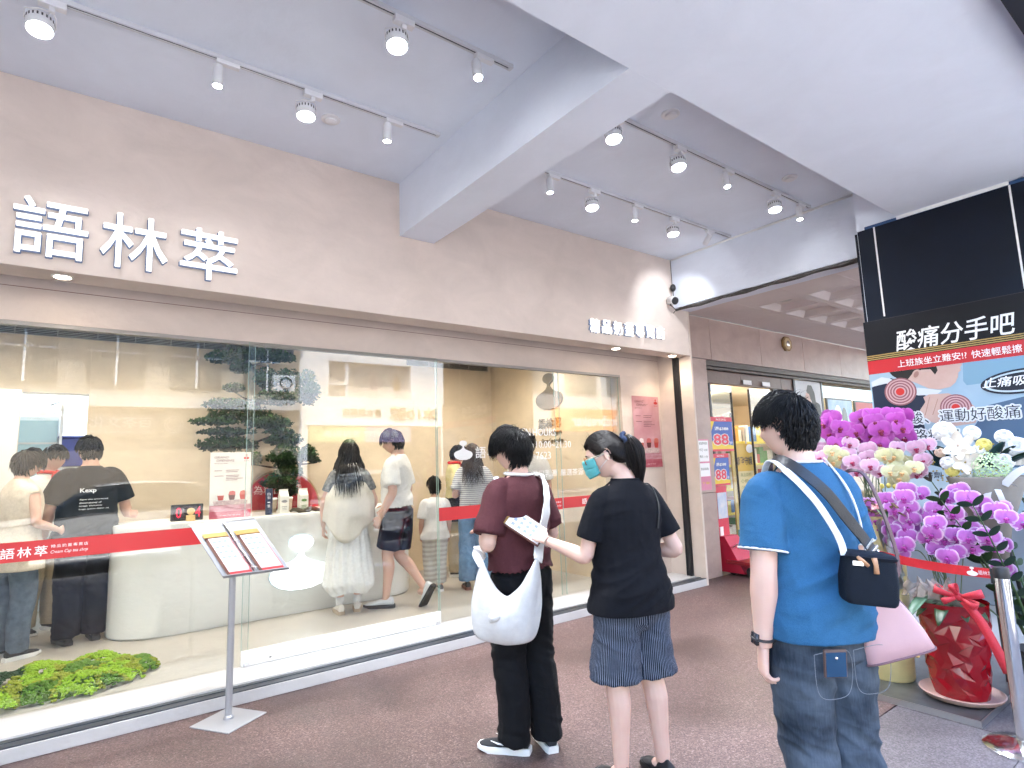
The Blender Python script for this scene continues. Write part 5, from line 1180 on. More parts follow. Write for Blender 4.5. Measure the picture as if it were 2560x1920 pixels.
mbp = MB().tube([tM @ V(p) for p in ringp((0,0,-.142), .166, .063, 32, 4.5)], .004, 6, closed=True); mbp.v = [tuple(Cm.pt(p)) for p in mbp.v]; obj("piping", mbp, mat("mauve piping", (.16,.08,.09), .5), po, smooth=True)
mbp = MB().tube([tM @ V((.158*a,-.0625*c,-.14+.29*b)) for a, b, c in ((1,0,.2),(.93,.3,.15),(.7,.7,.1),(.5,1,.0))], .004, 6); mbp.v = [tuple(Cm.pt(p)) for p in mbp.v]; obj("piping", mbp, mat("mauve piping", (.16,.08,.09), .5), po, smooth=True)
run = [(Cm.pt(p), Cm.M.to_3x3() @ V((0,-1,.2))) for p in cr([tM @ V((-.03,-.012,.15)), (.262,-.125,1.05), (.250,-.11,1.25), (.235,-.05,1.40), (.22,.05,1.36), (.26,.08,1.1), tM @ V((-.03,.012,.15))], [0]*7, 8)[0]]
strap("tote_strap", run, .014, .004, mat("taupe strap", (.11,.06,.07), .5), PT)
obj("stud", MB().ell(Cm.pt(tM @ V((.06,-.058,-.148))), (.008,.008,.006), 10, 6), brassy, PT)
# ------------------------------------------------------------------ people behind the glass
def zstripes(name, c1, c2, per):
    mt_ = bpy.data.materials.new(name); mt_.use_nodes = True; N, L = nodes(mt_); b = N["Principled BSDF"]; b.inputs["Roughness"].default_value = .85
    tc = N.new("ShaderNodeTexCoord"); w_ = N.new("ShaderNodeTexWave"); w_.bands_direction = 'Z'; w_.inputs["Scale"].default_value = 1/per/3.18; L.new(tc.outputs["Object"], w_.inputs["Vector"])
    r = N.new("ShaderNodeValToRGB"); r.color_ramp.elements[0].position = .45; r.color_ramp.elements[1].position = .55; r.color_ramp.elements[0].color = (*c1,1); r.color_ramp.elements[1].color = (*c2,1)
    L.new(w_.outputs["Fac"], r.inputs[0]); L.new(r.outputs[0], b.inputs["Base Color"]); creases(mt_, .4); return mt_
ZF = .085; G_ = "customers and staff inside the tea shop"
def inside(label, H, x, y, head_deg, skin, **k): return Person(label, H, (x, y, ZF), radians(head_deg), skin, vox=k.pop('vox', .0115), thing_group=G_, **k)
indigo = cloth("light denim", (.14,.25,.40), vs=25, var=.2); khaki = cloth("khaki", (.36,.30,.21)); creamk = cloth("cream knit", (.66,.62,.54), vs=120, var=.12, bump=.5, bs=180)
white_sole = MATS["white rubber"]; blk_shoe = mat("black shoe", (.014,.014,.016), .6); redscarf = cloth("red scarf", (.55,.03,.025))
def scarf(p): p.part("neck_scarf", MB().tube([V((.078*cos(t), -.012+.075*sin(t), 1.452+.006*sin(2*t)-.012*max(0,sin(t)))) for t in [2*pi*k/24 for k in range(24)]], .016, 8, closed=True).ell((.0,.085,1.40), (.03,.018,.04), 10, 8), redscarf)
# far left, sleeveless beige top
p = inside("person in long beige sleeveless top at the left edge beside the black shirt", 1.60, -.30, 6.12, 35, skB, fem=1, w=.95, head=(0, radians(-10), 0), arms=dict(Le=(-.21,.0,1.08), Lw=(-.12,.20,1.02), Re=(.21,-.01,1.08), Rw=(.16,.2,1.0)))
p.tee(cloth("beige linen", (.60,.52,.42)), hem=.70, loose=.030, sleeve=.12, sl_r=.055, flare=.02, name="long_top", seed=1.1, wav=.010); p.trousers(cloth("grey jeans", (.10,.13,.17), vs=20, var=.25), hip=.01, seed=2.2); p.hairdo(hairbr, 'short', 420, 21, len_=.11, lift=.018, w=.007); p.eyes(); p.shoes(blk_shoe, white_sole, .235)
# black tee with print
p = inside("person in black tee with white print on the back holding out an open hand", 1.71, .13, 6.30, 101, skC, w=1.06, head=(radians(10), radians(-8), 0), arms=dict(Le=(-.27,-.03,1.09), Lw=(-.27,.10,.86), Re=(.27,-.02,1.10), Rw=(.33,.16,1.00)), curl=(.5,.15), hdir=(None, ((.8,.5,-.05), (0,.3,1), (-.3,.5,.8))), vox=.009)
bt = p.tee(blackfab, hem=.82, loose=.040, sleeve=.86, sl_r=.088, boxy=.015, wav=.010, seed=3.3); p.trousers(cloth("dark navy trousers", (.007,.009,.015), vs=14, var=.25), r=(.112,.10,.09), hip=.016, seed=3.9, wav=.014); p.hairdo(hairb, 'short', 700, 22, len_=.05, lift=.014, w=.005); p.eyes(); p.shoes(blk_shoe, mat("black sole", (.02,.02,.02), .7), .28)
bN = (p.M.to_3x3() @ V((0,-1,0))); bU = (p.M.to_3x3() @ V((1,0,0)))
for k, (t_, w_, h_) in enumerate((("Kexp", .115, .045), ("Agro site annotated", .20, .014), ("dimensional of", .155, .014), ("image elements", .16, .014), ("Logo ipsum dolor sit", .21, .014))):
    c_ = p.surf(bt, [(-.10+w_/2/p.S, -.3, 1.235-.045*bool(k)-.026*k), (-.10+w_/2/p.S, -.3, 1.235-.045*bool(k)-.026*k)], .006, 2)[0][0]
    c_ = p.pt((-.10+w_/2/p.S, -.190, 1.235-.045*bool(k)-.026*k)); fit_text("printed_lettering", t_, frame(c_, bU, UZ), whitev, w=w_, h=h_, bold=.02 if k == 0 else .008, parent=bt)
# staff glimpsed behind
p = inside("staff person in pale shirt and red scarf half hidden behind the black tee", 1.66, -.16, 6.92, -60, skB, fem=1, w=.95, head=(radians(25), radians(-8), 0)); p.tee(cloth("pale shirt", (.66,.63,.58)), hem=.84, sleeve=.8, seed=4.1); p.trousers(khaki, seed=4.2); scarf(p); p.hairdo(hairb, 'short', 350, 23, len_=.07, w=.007); p.eyes(); p.shoes(blk_shoe, white_sole, .24)
# woman with long hair, cape and bubble skirt
p = inside("person with long black hair in cream cape and white bubble skirt at counter", 1.64, 2.19, 5.60, 74, skB, fem=1, w=.96, arms=dict(Le=(-.25,-.02,1.07), Lw=(-.245,.05,.83), Re=(.25,-.02,1.07), Rw=(.20,.14,.9)), legs=dict(La=(-.085,-.02,.085), Ra=(.085,.03,.085)))
p.tee(cloth("dark patterned blouse", (.05,.055,.06), vs=35, var=.6, col2=(.30,.30,.30)), hem=.86, loose=.016, seed=5.2, name="blouse")
def cape(a, b):
    t = a*2*pi; z = 1.46-(.56+.12*max(0, cos(t*1.0)**2))*b; r = .075+.155*smooth01(b*1.5)+.012*b; return V(((r+.006*sin(t*14)*b)*1.05*sin(t), -.012+(.070+.10*smooth01(b*1.6)+.006*sin(t*14)*b)*cos(t), z-.10*b*max(0,sin(t*2+1))))
cp = p.part("cape", MB().grid(cape, 56, 20), creamk); so_ = cp.modifiers.new("s", 'SOLIDIFY'); so_.thickness = .008
def skirt(a, b):
    t = a*2*pi; z = 1.02-.83*b; r = .125+.115*b**.8-(.07*smooth01((b-.88)/.12)); r += .011*sin(t*17+3*sin(b*3))*smooth01(b*2)*(1-.5*smooth01((b-.9)/.1)); return V((r*1.08*cos(t), r*.85*sin(t), z+.018*sin(t*3)*b))
sk = p.part("skirt", MB().grid(skirt, 120, 36), cloth("white skirt", (.74,.74,.72), crease=.35)); 
p.hairdo(hairb, 'long', 1100, 24, len_=.50, lift=.014, w=.0055); p.shoes(mat("cream sneaker", (.62,.58,.52), .6), mat("gum sole", (.42,.33,.24), .6), .24)
for k in (0, 1): p.part("sock", MB().tube([p.an[k]+V((0,-.005,.0)), p.an[k]+V((0,-.008,.075))], [.041,.040], 14), whitefab)
# man in white tee and navy shorts, one heel lifted
p = inside("person in white tee and navy shorts turned left with one heel raised", 1.74, 2.62, 5.45, 132, skB, w=1.0, head=(radians(6), radians(-16), 0), arms=dict(Le=(-.24,-.06,1.09), Lw=(-.20,.08,.86), Re=(.24,-.03,1.09), Rw=(.2,.16,.93)), vox=.0095,
  legs=dict(La=(-.035,.10,.085), Ra=(.05,-.26,.17), Rk=(.085,.01,.47), Ly=.15, Ry=-.3, Rp=-1.0))
p.tee(cloth("white tee", (.74,.73,.70)), hem=.955, loose=.028, sleeve=.78, sl_r=.078, wav=.010, seed=6.1); p.trousers(cloth("navy shorts", (.006,.009,.025), vs=18), name="shorts", short=.46, r=(.112,.10,.09), hip=.008, seed=6.6, top=.967)
p.part("belt", MB().tube([V((.172*cos(t), -.008+.124*sin(t), .955)) for t in [2*pi*k/32 for k in range(32)]], [(.016,.006)]*32, 8, closed=True), mat("maroon belt", (.10,.015,.025), .5))
p.hairdo(hairb, 'short', 600, 25, len_=.06, lift=.016, w=.0055); p.eyes(); p.shoes(mat("grey white sneaker", (.58,.60,.62), .6), mat("black sole", (.02,.02,.02), .7), .28)
# boy
p = inside("small child in white tee and striped trousers standing between the adults", 1.19, 3.24, 5.79, 78, skC, w=1.02, hs=1.24, legs=dict(La=(-.09,.0,.085), Ra=(.09,.02,.085)), arms=dict(Le=(-.22,-.02,1.06), Lw=(-.20,.08,.86)))
p.tee(whitefab, hem=.80, loose=.030, sleeve=.80, sl_r=.08, seed=7.1); p.trousers(zstripes("grey striped cloth", (.42,.40,.37), (.55,.53,.50), .05), r=(.115,.10,.085), hip=.02, seed=7.4, hem=.13); p.hairdo(hairb, 'short', 420, 26, len_=.045, w=.007); p.shoes(mat("grey sneaker", (.12,.12,.13), .7), white_sole, .30)
# staff in yellow
p = inside("staff person in pale yellow shirt, red scarf and black apron looking down", 1.62, 3.90, 6.42, -28, skC, fem=1, w=.97, head=(radians(5), radians(-24), 0), arms=dict(Le=(-.23,.0,1.08), Lw=(-.07,.22,1.10), Re=(.23,.0,1.08), Rw=(.08,.24,1.10)))
p.tee(cloth("pale yellow shirt", (.60,.53,.27)), hem=.96, loose=.030, sleeve=.9, sl_r=.080, seed=8.2); p.trousers(khaki, seed=8.3, r=(.108,.10,.09), top=.972); scarf(p)
p.part("apron", MB().loft([ringp((0,-.004,z), rx, ry) for z, rx, ry in ((.70,.215,.165),(.85,.205,.155),(.98,.185,.138),(1.03,.172,.128))]), blackfab); p.hairdo(hairb, 'short', 350, 27, len_=.08, w=.007); p.eyes(); p.glasses(mat("black frame", (.01,.01,.01), .3)); p.shoes(blk_shoe, white_sole, .24)
# woman with striped tee and jeans
p = inside("person with long brown hair in grey striped tee and light jeans facing away", 1.60, 3.65, 5.62, 60, skB, fem=1, w=.98, head=(0, radians(-14), 0), arms=dict(Le=(-.23,-.02,1.08), Lw=(-.10,.20,1.12), Re=(.235,.0,1.08), Rw=(.22,.20,1.16)))
p.tee(zstripes("grey stripes", (.62,.62,.62), (.30,.30,.32), .022), hem=.955, loose=.024, sleeve=.75, sl_r=.075, seed=9.2); p.trousers(indigo, r=(.104,.094,.098), hip=.010, seed=9.5, hem=.10, wav=.012, top=.967); p.hairdo(mat("brown hair", (.040,.022,.015), .5), 'long', 800, 28, len_=.42, lift=.020, w=.006); p.shoes(blk_shoe, mat("brown sole", (.20,.07,.04), .6), .24)
TB = thing("tablet", p.pt((.26,.24,1.20)), "dark tablet with bright screen held up by the person in striped tee", "tablet")
c_ = p.pt((.25,.25,1.22)); a_ = p.M.to_3x3() @ V((1,.1,0)); u_ = p.M.to_3x3() @ V((0,.45,.9)); a_.normalize(); u_.normalize(); n_ = a_.cross(u_)
obj("tablet_body", MB().obox(c_, a_*.085, u_*.06, n_*.004), blackp, TB, bevel=.003); obj("screen", MB().obox(c_+n_*.0045, a_*.077, u_*.052, n_*.0006), emis("screen glow", (.6,.7,.9), .5), TB)
# person in pale tee partly hidden
p = inside("person in plain white tee half hidden behind the maroon shirt person", 1.70, 4.30, 5.42, 70, skC, w=1.0, head=(radians(-10), 0, 0), vox=.010); p.tee(cloth("pale grey tee", (.66,.65,.63)), hem=.84, loose=.03, sleeve=.8, sl_r=.08, seed=10.2); p.trousers(cloth("stone trousers", (.50,.47,.42)), seed=10.4, r=(.112,.10,.09)); p.hairdo(hairb, 'short', 350, 29, len_=.06, w=.007); p.eyes(); p.shoes(blk_shoe, white_sole, .26)
# ------------------------------------------------------------------ flowers by the column
A_PURPLE = [(4.166, 1.837, 1.607), (4.179, 1.889, 1.665), (4.19, 1.814, 1.551), (4.254, 1.719, 1.626), (4.249, 1.738, 1.668), (4.224, 1.644, 1.634), (4.229, 1.616, 1.579), (4.315, 1.631, 1.528), (4.288, 1.538, 1.64), (4.296, 1.511, 1.586), (4.374, 1.53, 1.522), (4.27, 1.642, 1.489), (4.321, 1.617, 1.448), (4.223, 1.762, 1.575), (4.18, 1.913, 1.57), (4.145, 1.864, 1.5), (4.318, 1.569, 1.669), (4.289, 1.705, 1.545), (4.158, 1.936, 1.641)]
A_PINK = [(4.182, 1.791, 1.496), (4.169, 1.805, 1.43), (4.118, 1.763, 1.377), (4.221, 1.699, 1.452), (4.203, 1.697, 1.4), (4.147, 1.757, 1.311), (4.152, 1.67, 1.349), (4.135, 1.944, 1.449), (4.088, 1.953, 1.409), (4.315, 1.453, 1.455), (4.339, 1.436, 1.378), (4.317, 1.447, 1.315), (4.299, 1.549, 1.459)]
A_YELLOW = [(4.103, 1.877, 1.447), (4.143, 1.889, 1.379), (4.215, 1.605, 1.41), (4.274, 1.595, 1.383), (4.279, 1.566, 1.343), (4.214, 1.512, 1.307), (4.194, 1.573, 1.308), (4.22, 1.53, 1.269), (4.254, 1.654, 1.424), (4.123, 1.837, 1.418)]
B_PURPLE = [(4.127, 1.471, 1.2), (4.092, 1.475, 1.153), (4.081, 1.572, 1.139), (4.104, 1.464, 1.093), (4.078, 1.532, 1.08), (4.108, 1.514, 1.042), (4.123, 1.468, 1.019), (4.13, 1.55, 0.99), (4.121, 1.505, 0.969), (4.095, 1.664, 1.085), (4.09, 1.658, 1.011), (4.107, 1.647, 0.961), (4.1, 1.566, 0.943), (4.07, 1.498, 0.868), (4.119, 1.569, 0.88), (4.136, 1.551, 0.795), (4.217, 1.286, 1.151), (4.214, 1.187, 1.143), (4.178, 1.343, 1.081), (4.157, 1.248, 1.064), (4.258, 1.136, 1.107), (4.252, 1.073, 1.076), (4.236, 1.028, 1.046), (4.114, 1.331, 1.005), (4.209, 1.293, 0.976), (4.241, 1.24, 0.999), (4.108, 1.356, 0.946), (4.193, 1.326, 0.905), (4.174, 1.258, 0.935), (4.167, 1.198, 0.929), (4.198, 1.149, 0.941), (4.176, 1.368, 0.845), (4.221, 1.261, 0.85), (4.124, 1.296, 0.812), (4.215, 1.199, 0.868), (4.185, 1.109, 0.935), (4.256, 1.106, 0.883), (4.226, 1.075, 0.769)]
C_POS = [(4.433, 1.326, 1.562), (4.473, 1.193, 1.542), (4.492, 1.044, 1.509), (4.525, 1.003, 1.435), (4.425, 1.261, 1.458), (4.423, 1.231, 1.359), (4.412, 1.356, 1.424), (4.398, 1.316, 1.361), (4.454, 1.137, 1.465), (4.417, 1.306, 1.311), (4.465, 1.163, 1.429), (4.458, 1.115, 1.32), (4.469, 1.055, 1.366), (4.455, 1.24, 1.26)]
PADS = [(1.393, 2.795, 0.156, 0.072), (1.22, 2.635, 0.149, 0.064), (1.647, 2.683, 0.333, 0.067), (1.4, 2.545, 0.091, 0.078), (1.678, 2.425, 0.119, 0.106), (1.335, 2.315, 0.09, 0.045), (1.91, 2.452, 0.136, 0.09), (2.127, 2.311, 0.117, 0.179), (1.293, 2.133, 0.212, 0.057), (1.784, 2.215, 0.234, 0.08), (1.438, 2.034, 0.29, 0.084), (1.161, 1.953, 0.2, 0.038), (1.689, 1.947, 0.252, 0.072), (1.302, 1.854, 0.243, 0.038), (1.817, 1.856, 0.146, 0.033), (1.306, 1.715, 0.267, 0.076), (1.883, 1.763, 0.187, 0.067), (1.546, 1.563, 0.097, 0.077), (1.9, 1.564, 0.173, 0.12), (2.141, 1.594, 0.082, 0.082), (2.219, 1.534, 0.046, 0.034), (1.828, 1.3, 0.171, 0.079), (1.932, 1.204, 0.099, 0.086), (1.928, 1.413, 0.133, 0.08)]
PF = thing("steel_platform", (4.5, 1.55, 0), "low steel plate platform under the flower pots", "platform")
obj("plate", MB().box(3.86, 5.15, 1.165, 1.96, .004, .032), mat("worn steel plate", (.20,.21,.23), .28, metal=.85, var=.3, vs=5), PF, bevel=.003)
obj("edge_strip", MB().box(3.855, 3.8595, 1.16, 1.965, 0, .034).box(3.855, 5.15, 1.156, 1.1605, 0, .034), steel, PF)
def petal_grid(ang, L, w, cup, roll=0., base=.004, n=6, m=4, pw=.6):
    mb = MB(); ca, sa = cos(ang), sin(ang); E_ = []
    def fn(a, b):
        t = base/L+a*(1-base/L); wd = w*max(.05, sin(pi*min(1., t**.85)*.97))**pw; x = (b-.5)*2*wd; y = L*t; z = cup*(t*t)*L-roll*(abs(x)/max(w,1e-6))**2*w*.6+.0015*sin(b*9+a*7)
        E_.append(max(t**3, (abs(b-.5)*2)**3*.9 if t > .25 else 0)); return V((x*ca+y*sa, -x*sa+y*ca, z))
    mb.grid(fn, n, m); return mb, E_
def bloom_mesh(name, mat_):
    mb = MB(); at = []
    for ang, L, w, cup, pw in ((0,.040,.014,-.12,.6), (radians(128),.040,.014,-.15,.6), (radians(-128),.040,.014,-.15,.6), (radians(78),.046,.030,.10,.42), (radians(-78),.046,.030,.10,.42)):
        p, e = petal_grid(ang, L, w, cup, .25, pw=pw)
        if abs(ang) in (radians(78),): p.v = [(x, y+.006, z+.003) for x, y, z in p.v]
        mb.add(p.v, p.f); at += e
    me = mb.mesh(name); a = me.attributes.new("edge", 'FLOAT', 'POINT')
    for i, v in enumerate(at): a.data[i].value = v
    for p in me.polygons: p.use_smooth = True
    me.materials.append(mat_); return me
def lip_mesh(name, mat_):
    mb = MB().ell((0,-.008,.008), (.007,.009,.008), 8, 6).ell((0,-.019,.006), (.009,.007,.004), 8, 5).ell((.008,-.006,.010), (.004,.007,.004), 6, 5).ell((-.008,-.006,.010), (.004,.007,.004), 6, 5); me = mb.mesh(name); fixn(me)
    for p in me.polygons: p.use_smooth = True
    me.materials.append(mat_); return me
def petalmat(name, c, edge, amt):
    mt_ = bpy.data.materials.new(name); mt_.use_nodes = True; N, L = nodes(mt_); b = N["Principled BSDF"]; b.inputs["Roughness"].default_value = .5
    a = N.new("ShaderNodeAttribute"); a.attribute_name = "edge"; mr = N.new("ShaderNodeMapRange"); mr.inputs[1].default_value = .45; mr.inputs[2].default_value = .95; mr.inputs[4].default_value = amt; L.new(a.outputs["Fac"], mr.inputs[0])
    tc = N.new("ShaderNodeTexCoord"); n = N.new("ShaderNodeTexNoise"); n.inputs["Scale"].default_value = 60; L.new(tc.outputs["Object"], n.inputs["Vector"])
    r = N.new("ShaderNodeMix"); r.data_type = 'RGBA'; r.inputs[6].default_value = (*(x*.8 for x in c),1); r.inputs[7].default_value = (*(min(1,x*1.2) for x in c),1); L.new(n.outputs["Fac"], r.inputs[0])
    mx = N.new("ShaderNodeMix"); mx.data_type = 'RGBA'; mx.inputs[7].default_value = (*edge,1); L.new(mr.outputs[0], mx.inputs[0]); L.new(r.outputs[2], mx.inputs[6]); L.new(mx.outputs[2], b.inputs["Base Color"])
    b.inputs["Subsurface Weight"].default_value = .15; b.inputs["Subsurface Radius"].default_value = (.01,.01,.01); return mt_
BL = {k: (bloom_mesh("bloom_"+k, petalmat("petal "+k, c, e, a)), lip_mesh("lip_"+k, mat("lip "+k, l_, .5))) for k, c, e, a, l_ in (
  ("magenta", (.46,.06,.40), (.60,.19,.53), .6, (.22,.008,.05)), ("pink", (.66,.36,.50), (.82,.70,.75), .8, (.30,.015,.07)), ("yellow", (.66,.62,.34), (.74,.72,.55), .7, (.75,.45,.20)), ("violet", (.52,.13,.48), (.86,.72,.84), .85, (.38,.03,.28)))}
stemg = mat("flower stem", (.07,.10,.04), .5); leafg = mat("orchid leaf", (.02,.06,.016), .35, var=.3, vs=8); darkg = mat("dark foliage", (.006,.026,.012), .4, var=.4, vs=12); bluel = mat("blue green palm leaf", (.012,.045,.05), .45, var=.3, vs=10)
def put_bloom(kind, p, par, s=1.0):
    d = (V((-.93,-.30,.05))+V((rnd.uniform(-.35,.35), rnd.uniform(-.45,.45), rnd.uniform(-.3,.15)))).normalized()
    u = V((rnd.uniform(-.3,.3), rnd.uniform(-.3,.3), 1)); u = (u-d*u.dot(d)).normalized(); x = u.cross(d); M = Matrix.Identity(4); s *= rnd.uniform(.88, 1.08)
    for i in range(3): M[i][0] = x[i]*s; M[i][1] = u[i]*s; M[i][2] = d[i]*s; M[i][3] = p[i]
    b = inst(BL[kind][0], "bloom", M, par); l_ = inst(BL[kind][1], "lip", M, b); return b
def stems(par, pts, root, every=4, r=.0032):
    for i in range(0, len(pts), every):
        p = V(pts[i])+V((.05,.02,-.01)); b = V(root)+V((rnd.uniform(-.06,.06), rnd.uniform(-.06,.06), 0)); mid = (p+b)/2+V((.05,.03,.16))
        obj("flower_stem", MB().tube(cr([b, (b+mid)/2+V((.02,.01,.05)), mid, p], [0]*4, 4)[0], r, 5), stemg, par, smooth=True)
def strap_leaf(name, base, d, L, w, mt_, par, droop=.5):
    d = V(d).normalized(); s = d.cross(V((0,0,1))).normalized(); up = s.cross(d)
    def fn(a, b): q = V(base)+d*(L*a)-V((0,0,droop*L*a*a))+s*((b-.5)*2*w*sin(pi*(.08+.9*a))**.6)+up*(-.25*w*(1-abs(b-.5)*2)); return q
    o = obj(name, MB().grid(fn, 10, 4), mt_, par, smooth=True); q = o.modifiers.new("s", 'SOLIDIFY'); q.thickness = .003; return o
# tall cream planter with mixed orchids
OA = thing("tall_orchid_planter", (4.22, 1.70, .032), "tall cream planter crowded with magenta, pink and pale yellow orchids", "planter")
obj("planter_pot", MB().lathe([(.115,.0),(.12,.01),(.135,.5),(.145,.95),(.15,1.0),(.14,1.0),(.135,.97)], 36, (4.22,1.70,.033)), mat("cream planter", (.62,.50,.22), .4, var=.12, vs=4), OA, smooth=True, angle=40)
bk = MB()
for k in range(150):
    a = rnd.uniform(0, 2*pi); r_ = .19*sqrt(rnd.random()); bk.obox((4.18+r_*cos(a), 1.69+r_*sin(a)*1.3, 1.08+.05*(1-r_/.19)+rnd.uniform(-.03,.03)), V((rnd.uniform(-1,1),rnd.uniform(-1,1),.4)).normalized()*.018, V((rnd.uniform(-1,1),rnd.uniform(-1,1),0)).normalized()*.011, V((0,.2,1)).normalized()*.004)
obj("bark_mulch", bk, mat("bark chips", (.15,.08,.045), .8, var=.5, vs=40), OA, kind="stuff")
for n_, L_ in (("magenta", A_PURPLE), ("pink", A_PINK), ("yellow", A_YELLOW)):
    for p_ in L_+[(x+.06, y+rnd.uniform(-.05,.05), z+rnd.uniform(-.05,.05)) for x, y, z in L_]: put_bloom(n_, p_, OA, 1.42 if n_ == "magenta" else 1.22)
    stems(OA, L_, (4.22,1.70,1.10))
for k in range(9):
    a = 2*pi*k/9+.3; strap_leaf("leaf", (4.2+.05*cos(a),1.7+.05*sin(a),1.08), (cos(a),sin(a),.55), rnd.uniform(.16,.24), .035, leafg, OA, .7)
for k in range(5): obj("bud", MB().ell((4.17+.02*k,1.62-.03*k,1.22+.02*sin(k*3)), (.014,.014,.018), 8, 6), mat("yellow bud", (.62,.50,.10), .5), OA, smooth=True)
for k, (x, y, z) in enumerate(((4.02,1.78,1.12),(4.03,1.70,1.06),(4.05,1.62,1.10),(4.0,1.74,1.00))):
    obj("gift_tag", MB().obox((x,y,z), V((.1,-1,.2)).normalized()*.028, V((.2,.1,1)).normalized()*.018, V((1,0,-.2)).normalized()*.001), mat("tag red white", (.55,.05,.06), .5, col2=(.75,.70,.68), vs=50), OA)
# faceted red pot with violet orchids, bow and saucer
RP = thing("red_orchid_pot", (4.17, 1.32, .032), "shiny faceted red pot of violet orchids with red bow on a saucer", "flower pot")
obj("saucer", MB().lathe([(.165,.0),(.19,.012),(.205,.034),(.198,.036),(.18,.016),(.05,.012)], 44, (4.165,1.325,.0325)), mat("clay saucer", (.50,.32,.26), .5, var=.1), RP, smooth=True, angle=50)
R_ = random.Random(5); pr = []
for i in range(13):
    z = .045+.52*i/12; rr = .130+.052*(i/12)**.9; n = 20
    pr.append([V((4.17+(rr+R_.uniform(-.011,.011)*(0 < i < 12))*cos(2*pi*(j+.5*(i % 2)+R_.uniform(-.34,.34)*(0 < i < 12))/n), 1.325+(rr+R_.uniform(-.009,.009)*(0 < i < 12))*sin(2*pi*(j+.5*(i % 2))/n), z+R_.uniform(-.022,.022)*(0 < i < 12))) for j in range(n)])
fm_ = MB(); n = 20
for r_ in pr: fm_.v += [tuple(p) for p in r_]
for i in range(12):
    for j in range(n):
        a, b, c, d = i*n+j, i*n+(j+1) % n, (i+1)*n+j, (i+1)*n+(j+1) % n
        fm_.f += ([(a,b,d),(a,d,c)] if R_.random() < .5 else [(a,b,c),(b,d,c)])
fm_.f.append(tuple(range(n-1,-1,-1)))
obj("faceted_wrap", fm_, mat("red foil", (.24,.001,.006), .14, coat=.2, spec=.5), RP)
obj("pot_soil", MB().lathe([(.17,.50),(.10,.53),(.02,.54)], 24, (4.17,1.325,.03)), mat("moss soil", (.05,.045,.03), .9, var=.5, vs=40), RP, smooth=True)
for p_ in B_PURPLE+[(x+.05, y+rnd.uniform(-.06,.06), z+rnd.uniform(-.04,.05)) for x, y, z in B_PURPLE]: put_bloom("violet", p_, RP, 1.32)
stems(RP, B_PURPLE, (4.17,1.325,.55), 3)
for k in range(10):
    a = 2*pi*k/10; strap_leaf("leaf", (4.17+.05*cos(a),1.32+.05*sin(a),.55), (cos(a),sin(a),.5), rnd.uniform(.15,.22), .036, leafg, RP, .8)
strap_leaf("leaf", (4.06,1.40,.60), (-.75,.25,-.1), .17, .035, mat("grey green leaf", (.10,.20,.12), .4, var=.2), RP, .5)
bow = mat("glitter red bow", (.62,.03,.05), .4, var=.25, vs=300, bump=.3, bs=600)
bc = V((4.02, 1.235, .62))
for k, (dy, dz, w_) in enumerate(((.10,.03,.045),(-.10,.03,.045),(.07,-.03,.04),(-.075,-.035,.04),(.02,.06,.035))):
    dv = V((0,dy,dz)); pv_ = V((0,-dz,dy)).normalized(); rg = []
    for q in range(15):
        t = q/14; c_ = bc+dv*sin(pi*t)*1.15+V((-.030*sin(2*pi*t)-.008,0,0)); h = pv_*(w_*.5*(.35+.65*sin(pi*t))); rg.append([c_-h, c_+h, c_+h+V((.002,0,0)), c_-h+V((.002,0,0))])
    obj("bow_loop", MB().loft(rg), bow, RP, smooth=True)
obj("bow_knot", MB().ell(bc, (.022,.024,.022), 10, 8), bow, RP, smooth=True)
tl = [bc+V((-.02-.02*sin(t*2),-.03-.16*t, -.02-.34*t+.05*sin(t*3))) for t in [q/14 for q in range(15)]]
obj("bow_tail", MB().loft([[p+V((0,-.024,.006)), p+V((0,.024,-.006)), p+V((.003,.024,-.006)), p+V((.003,-.024,.006))] for p in tl]), bow, RP, smooth=True)
tulle = mat("pale tulle", (.55,.45,.38), .8, alpha=.45)
for k in range(5):
    c_ = V((4.03+.01*k, 1.47-.05*k, .60)); obj("tulle_ruffle", MB().grid(lambda a, b: c_+V((-.05*b+.02*sin(a*9+k), .09*(a-.5)+.02*sin(b*5+k), .10*b*sin(a*pi)+.02*sin(a*12+k*2))), 12, 6), tulle, RP, smooth=True)
for k in range(6): 
    c_ = V((4.05+.02*k, 1.545+.012*k, .62+.05*k)); obj("foil_wrap", MB().grid(lambda a, b: c_+V((.05*sin(a*6+k)-.05*b, .06*(a-.5), .14*b+.015*sin(a*11+b*7+k))), 8, 6), mat("silver glitter", (.45,.45,.42), .35, metal=.6, var=.4, vs=200), RP, smooth=True)
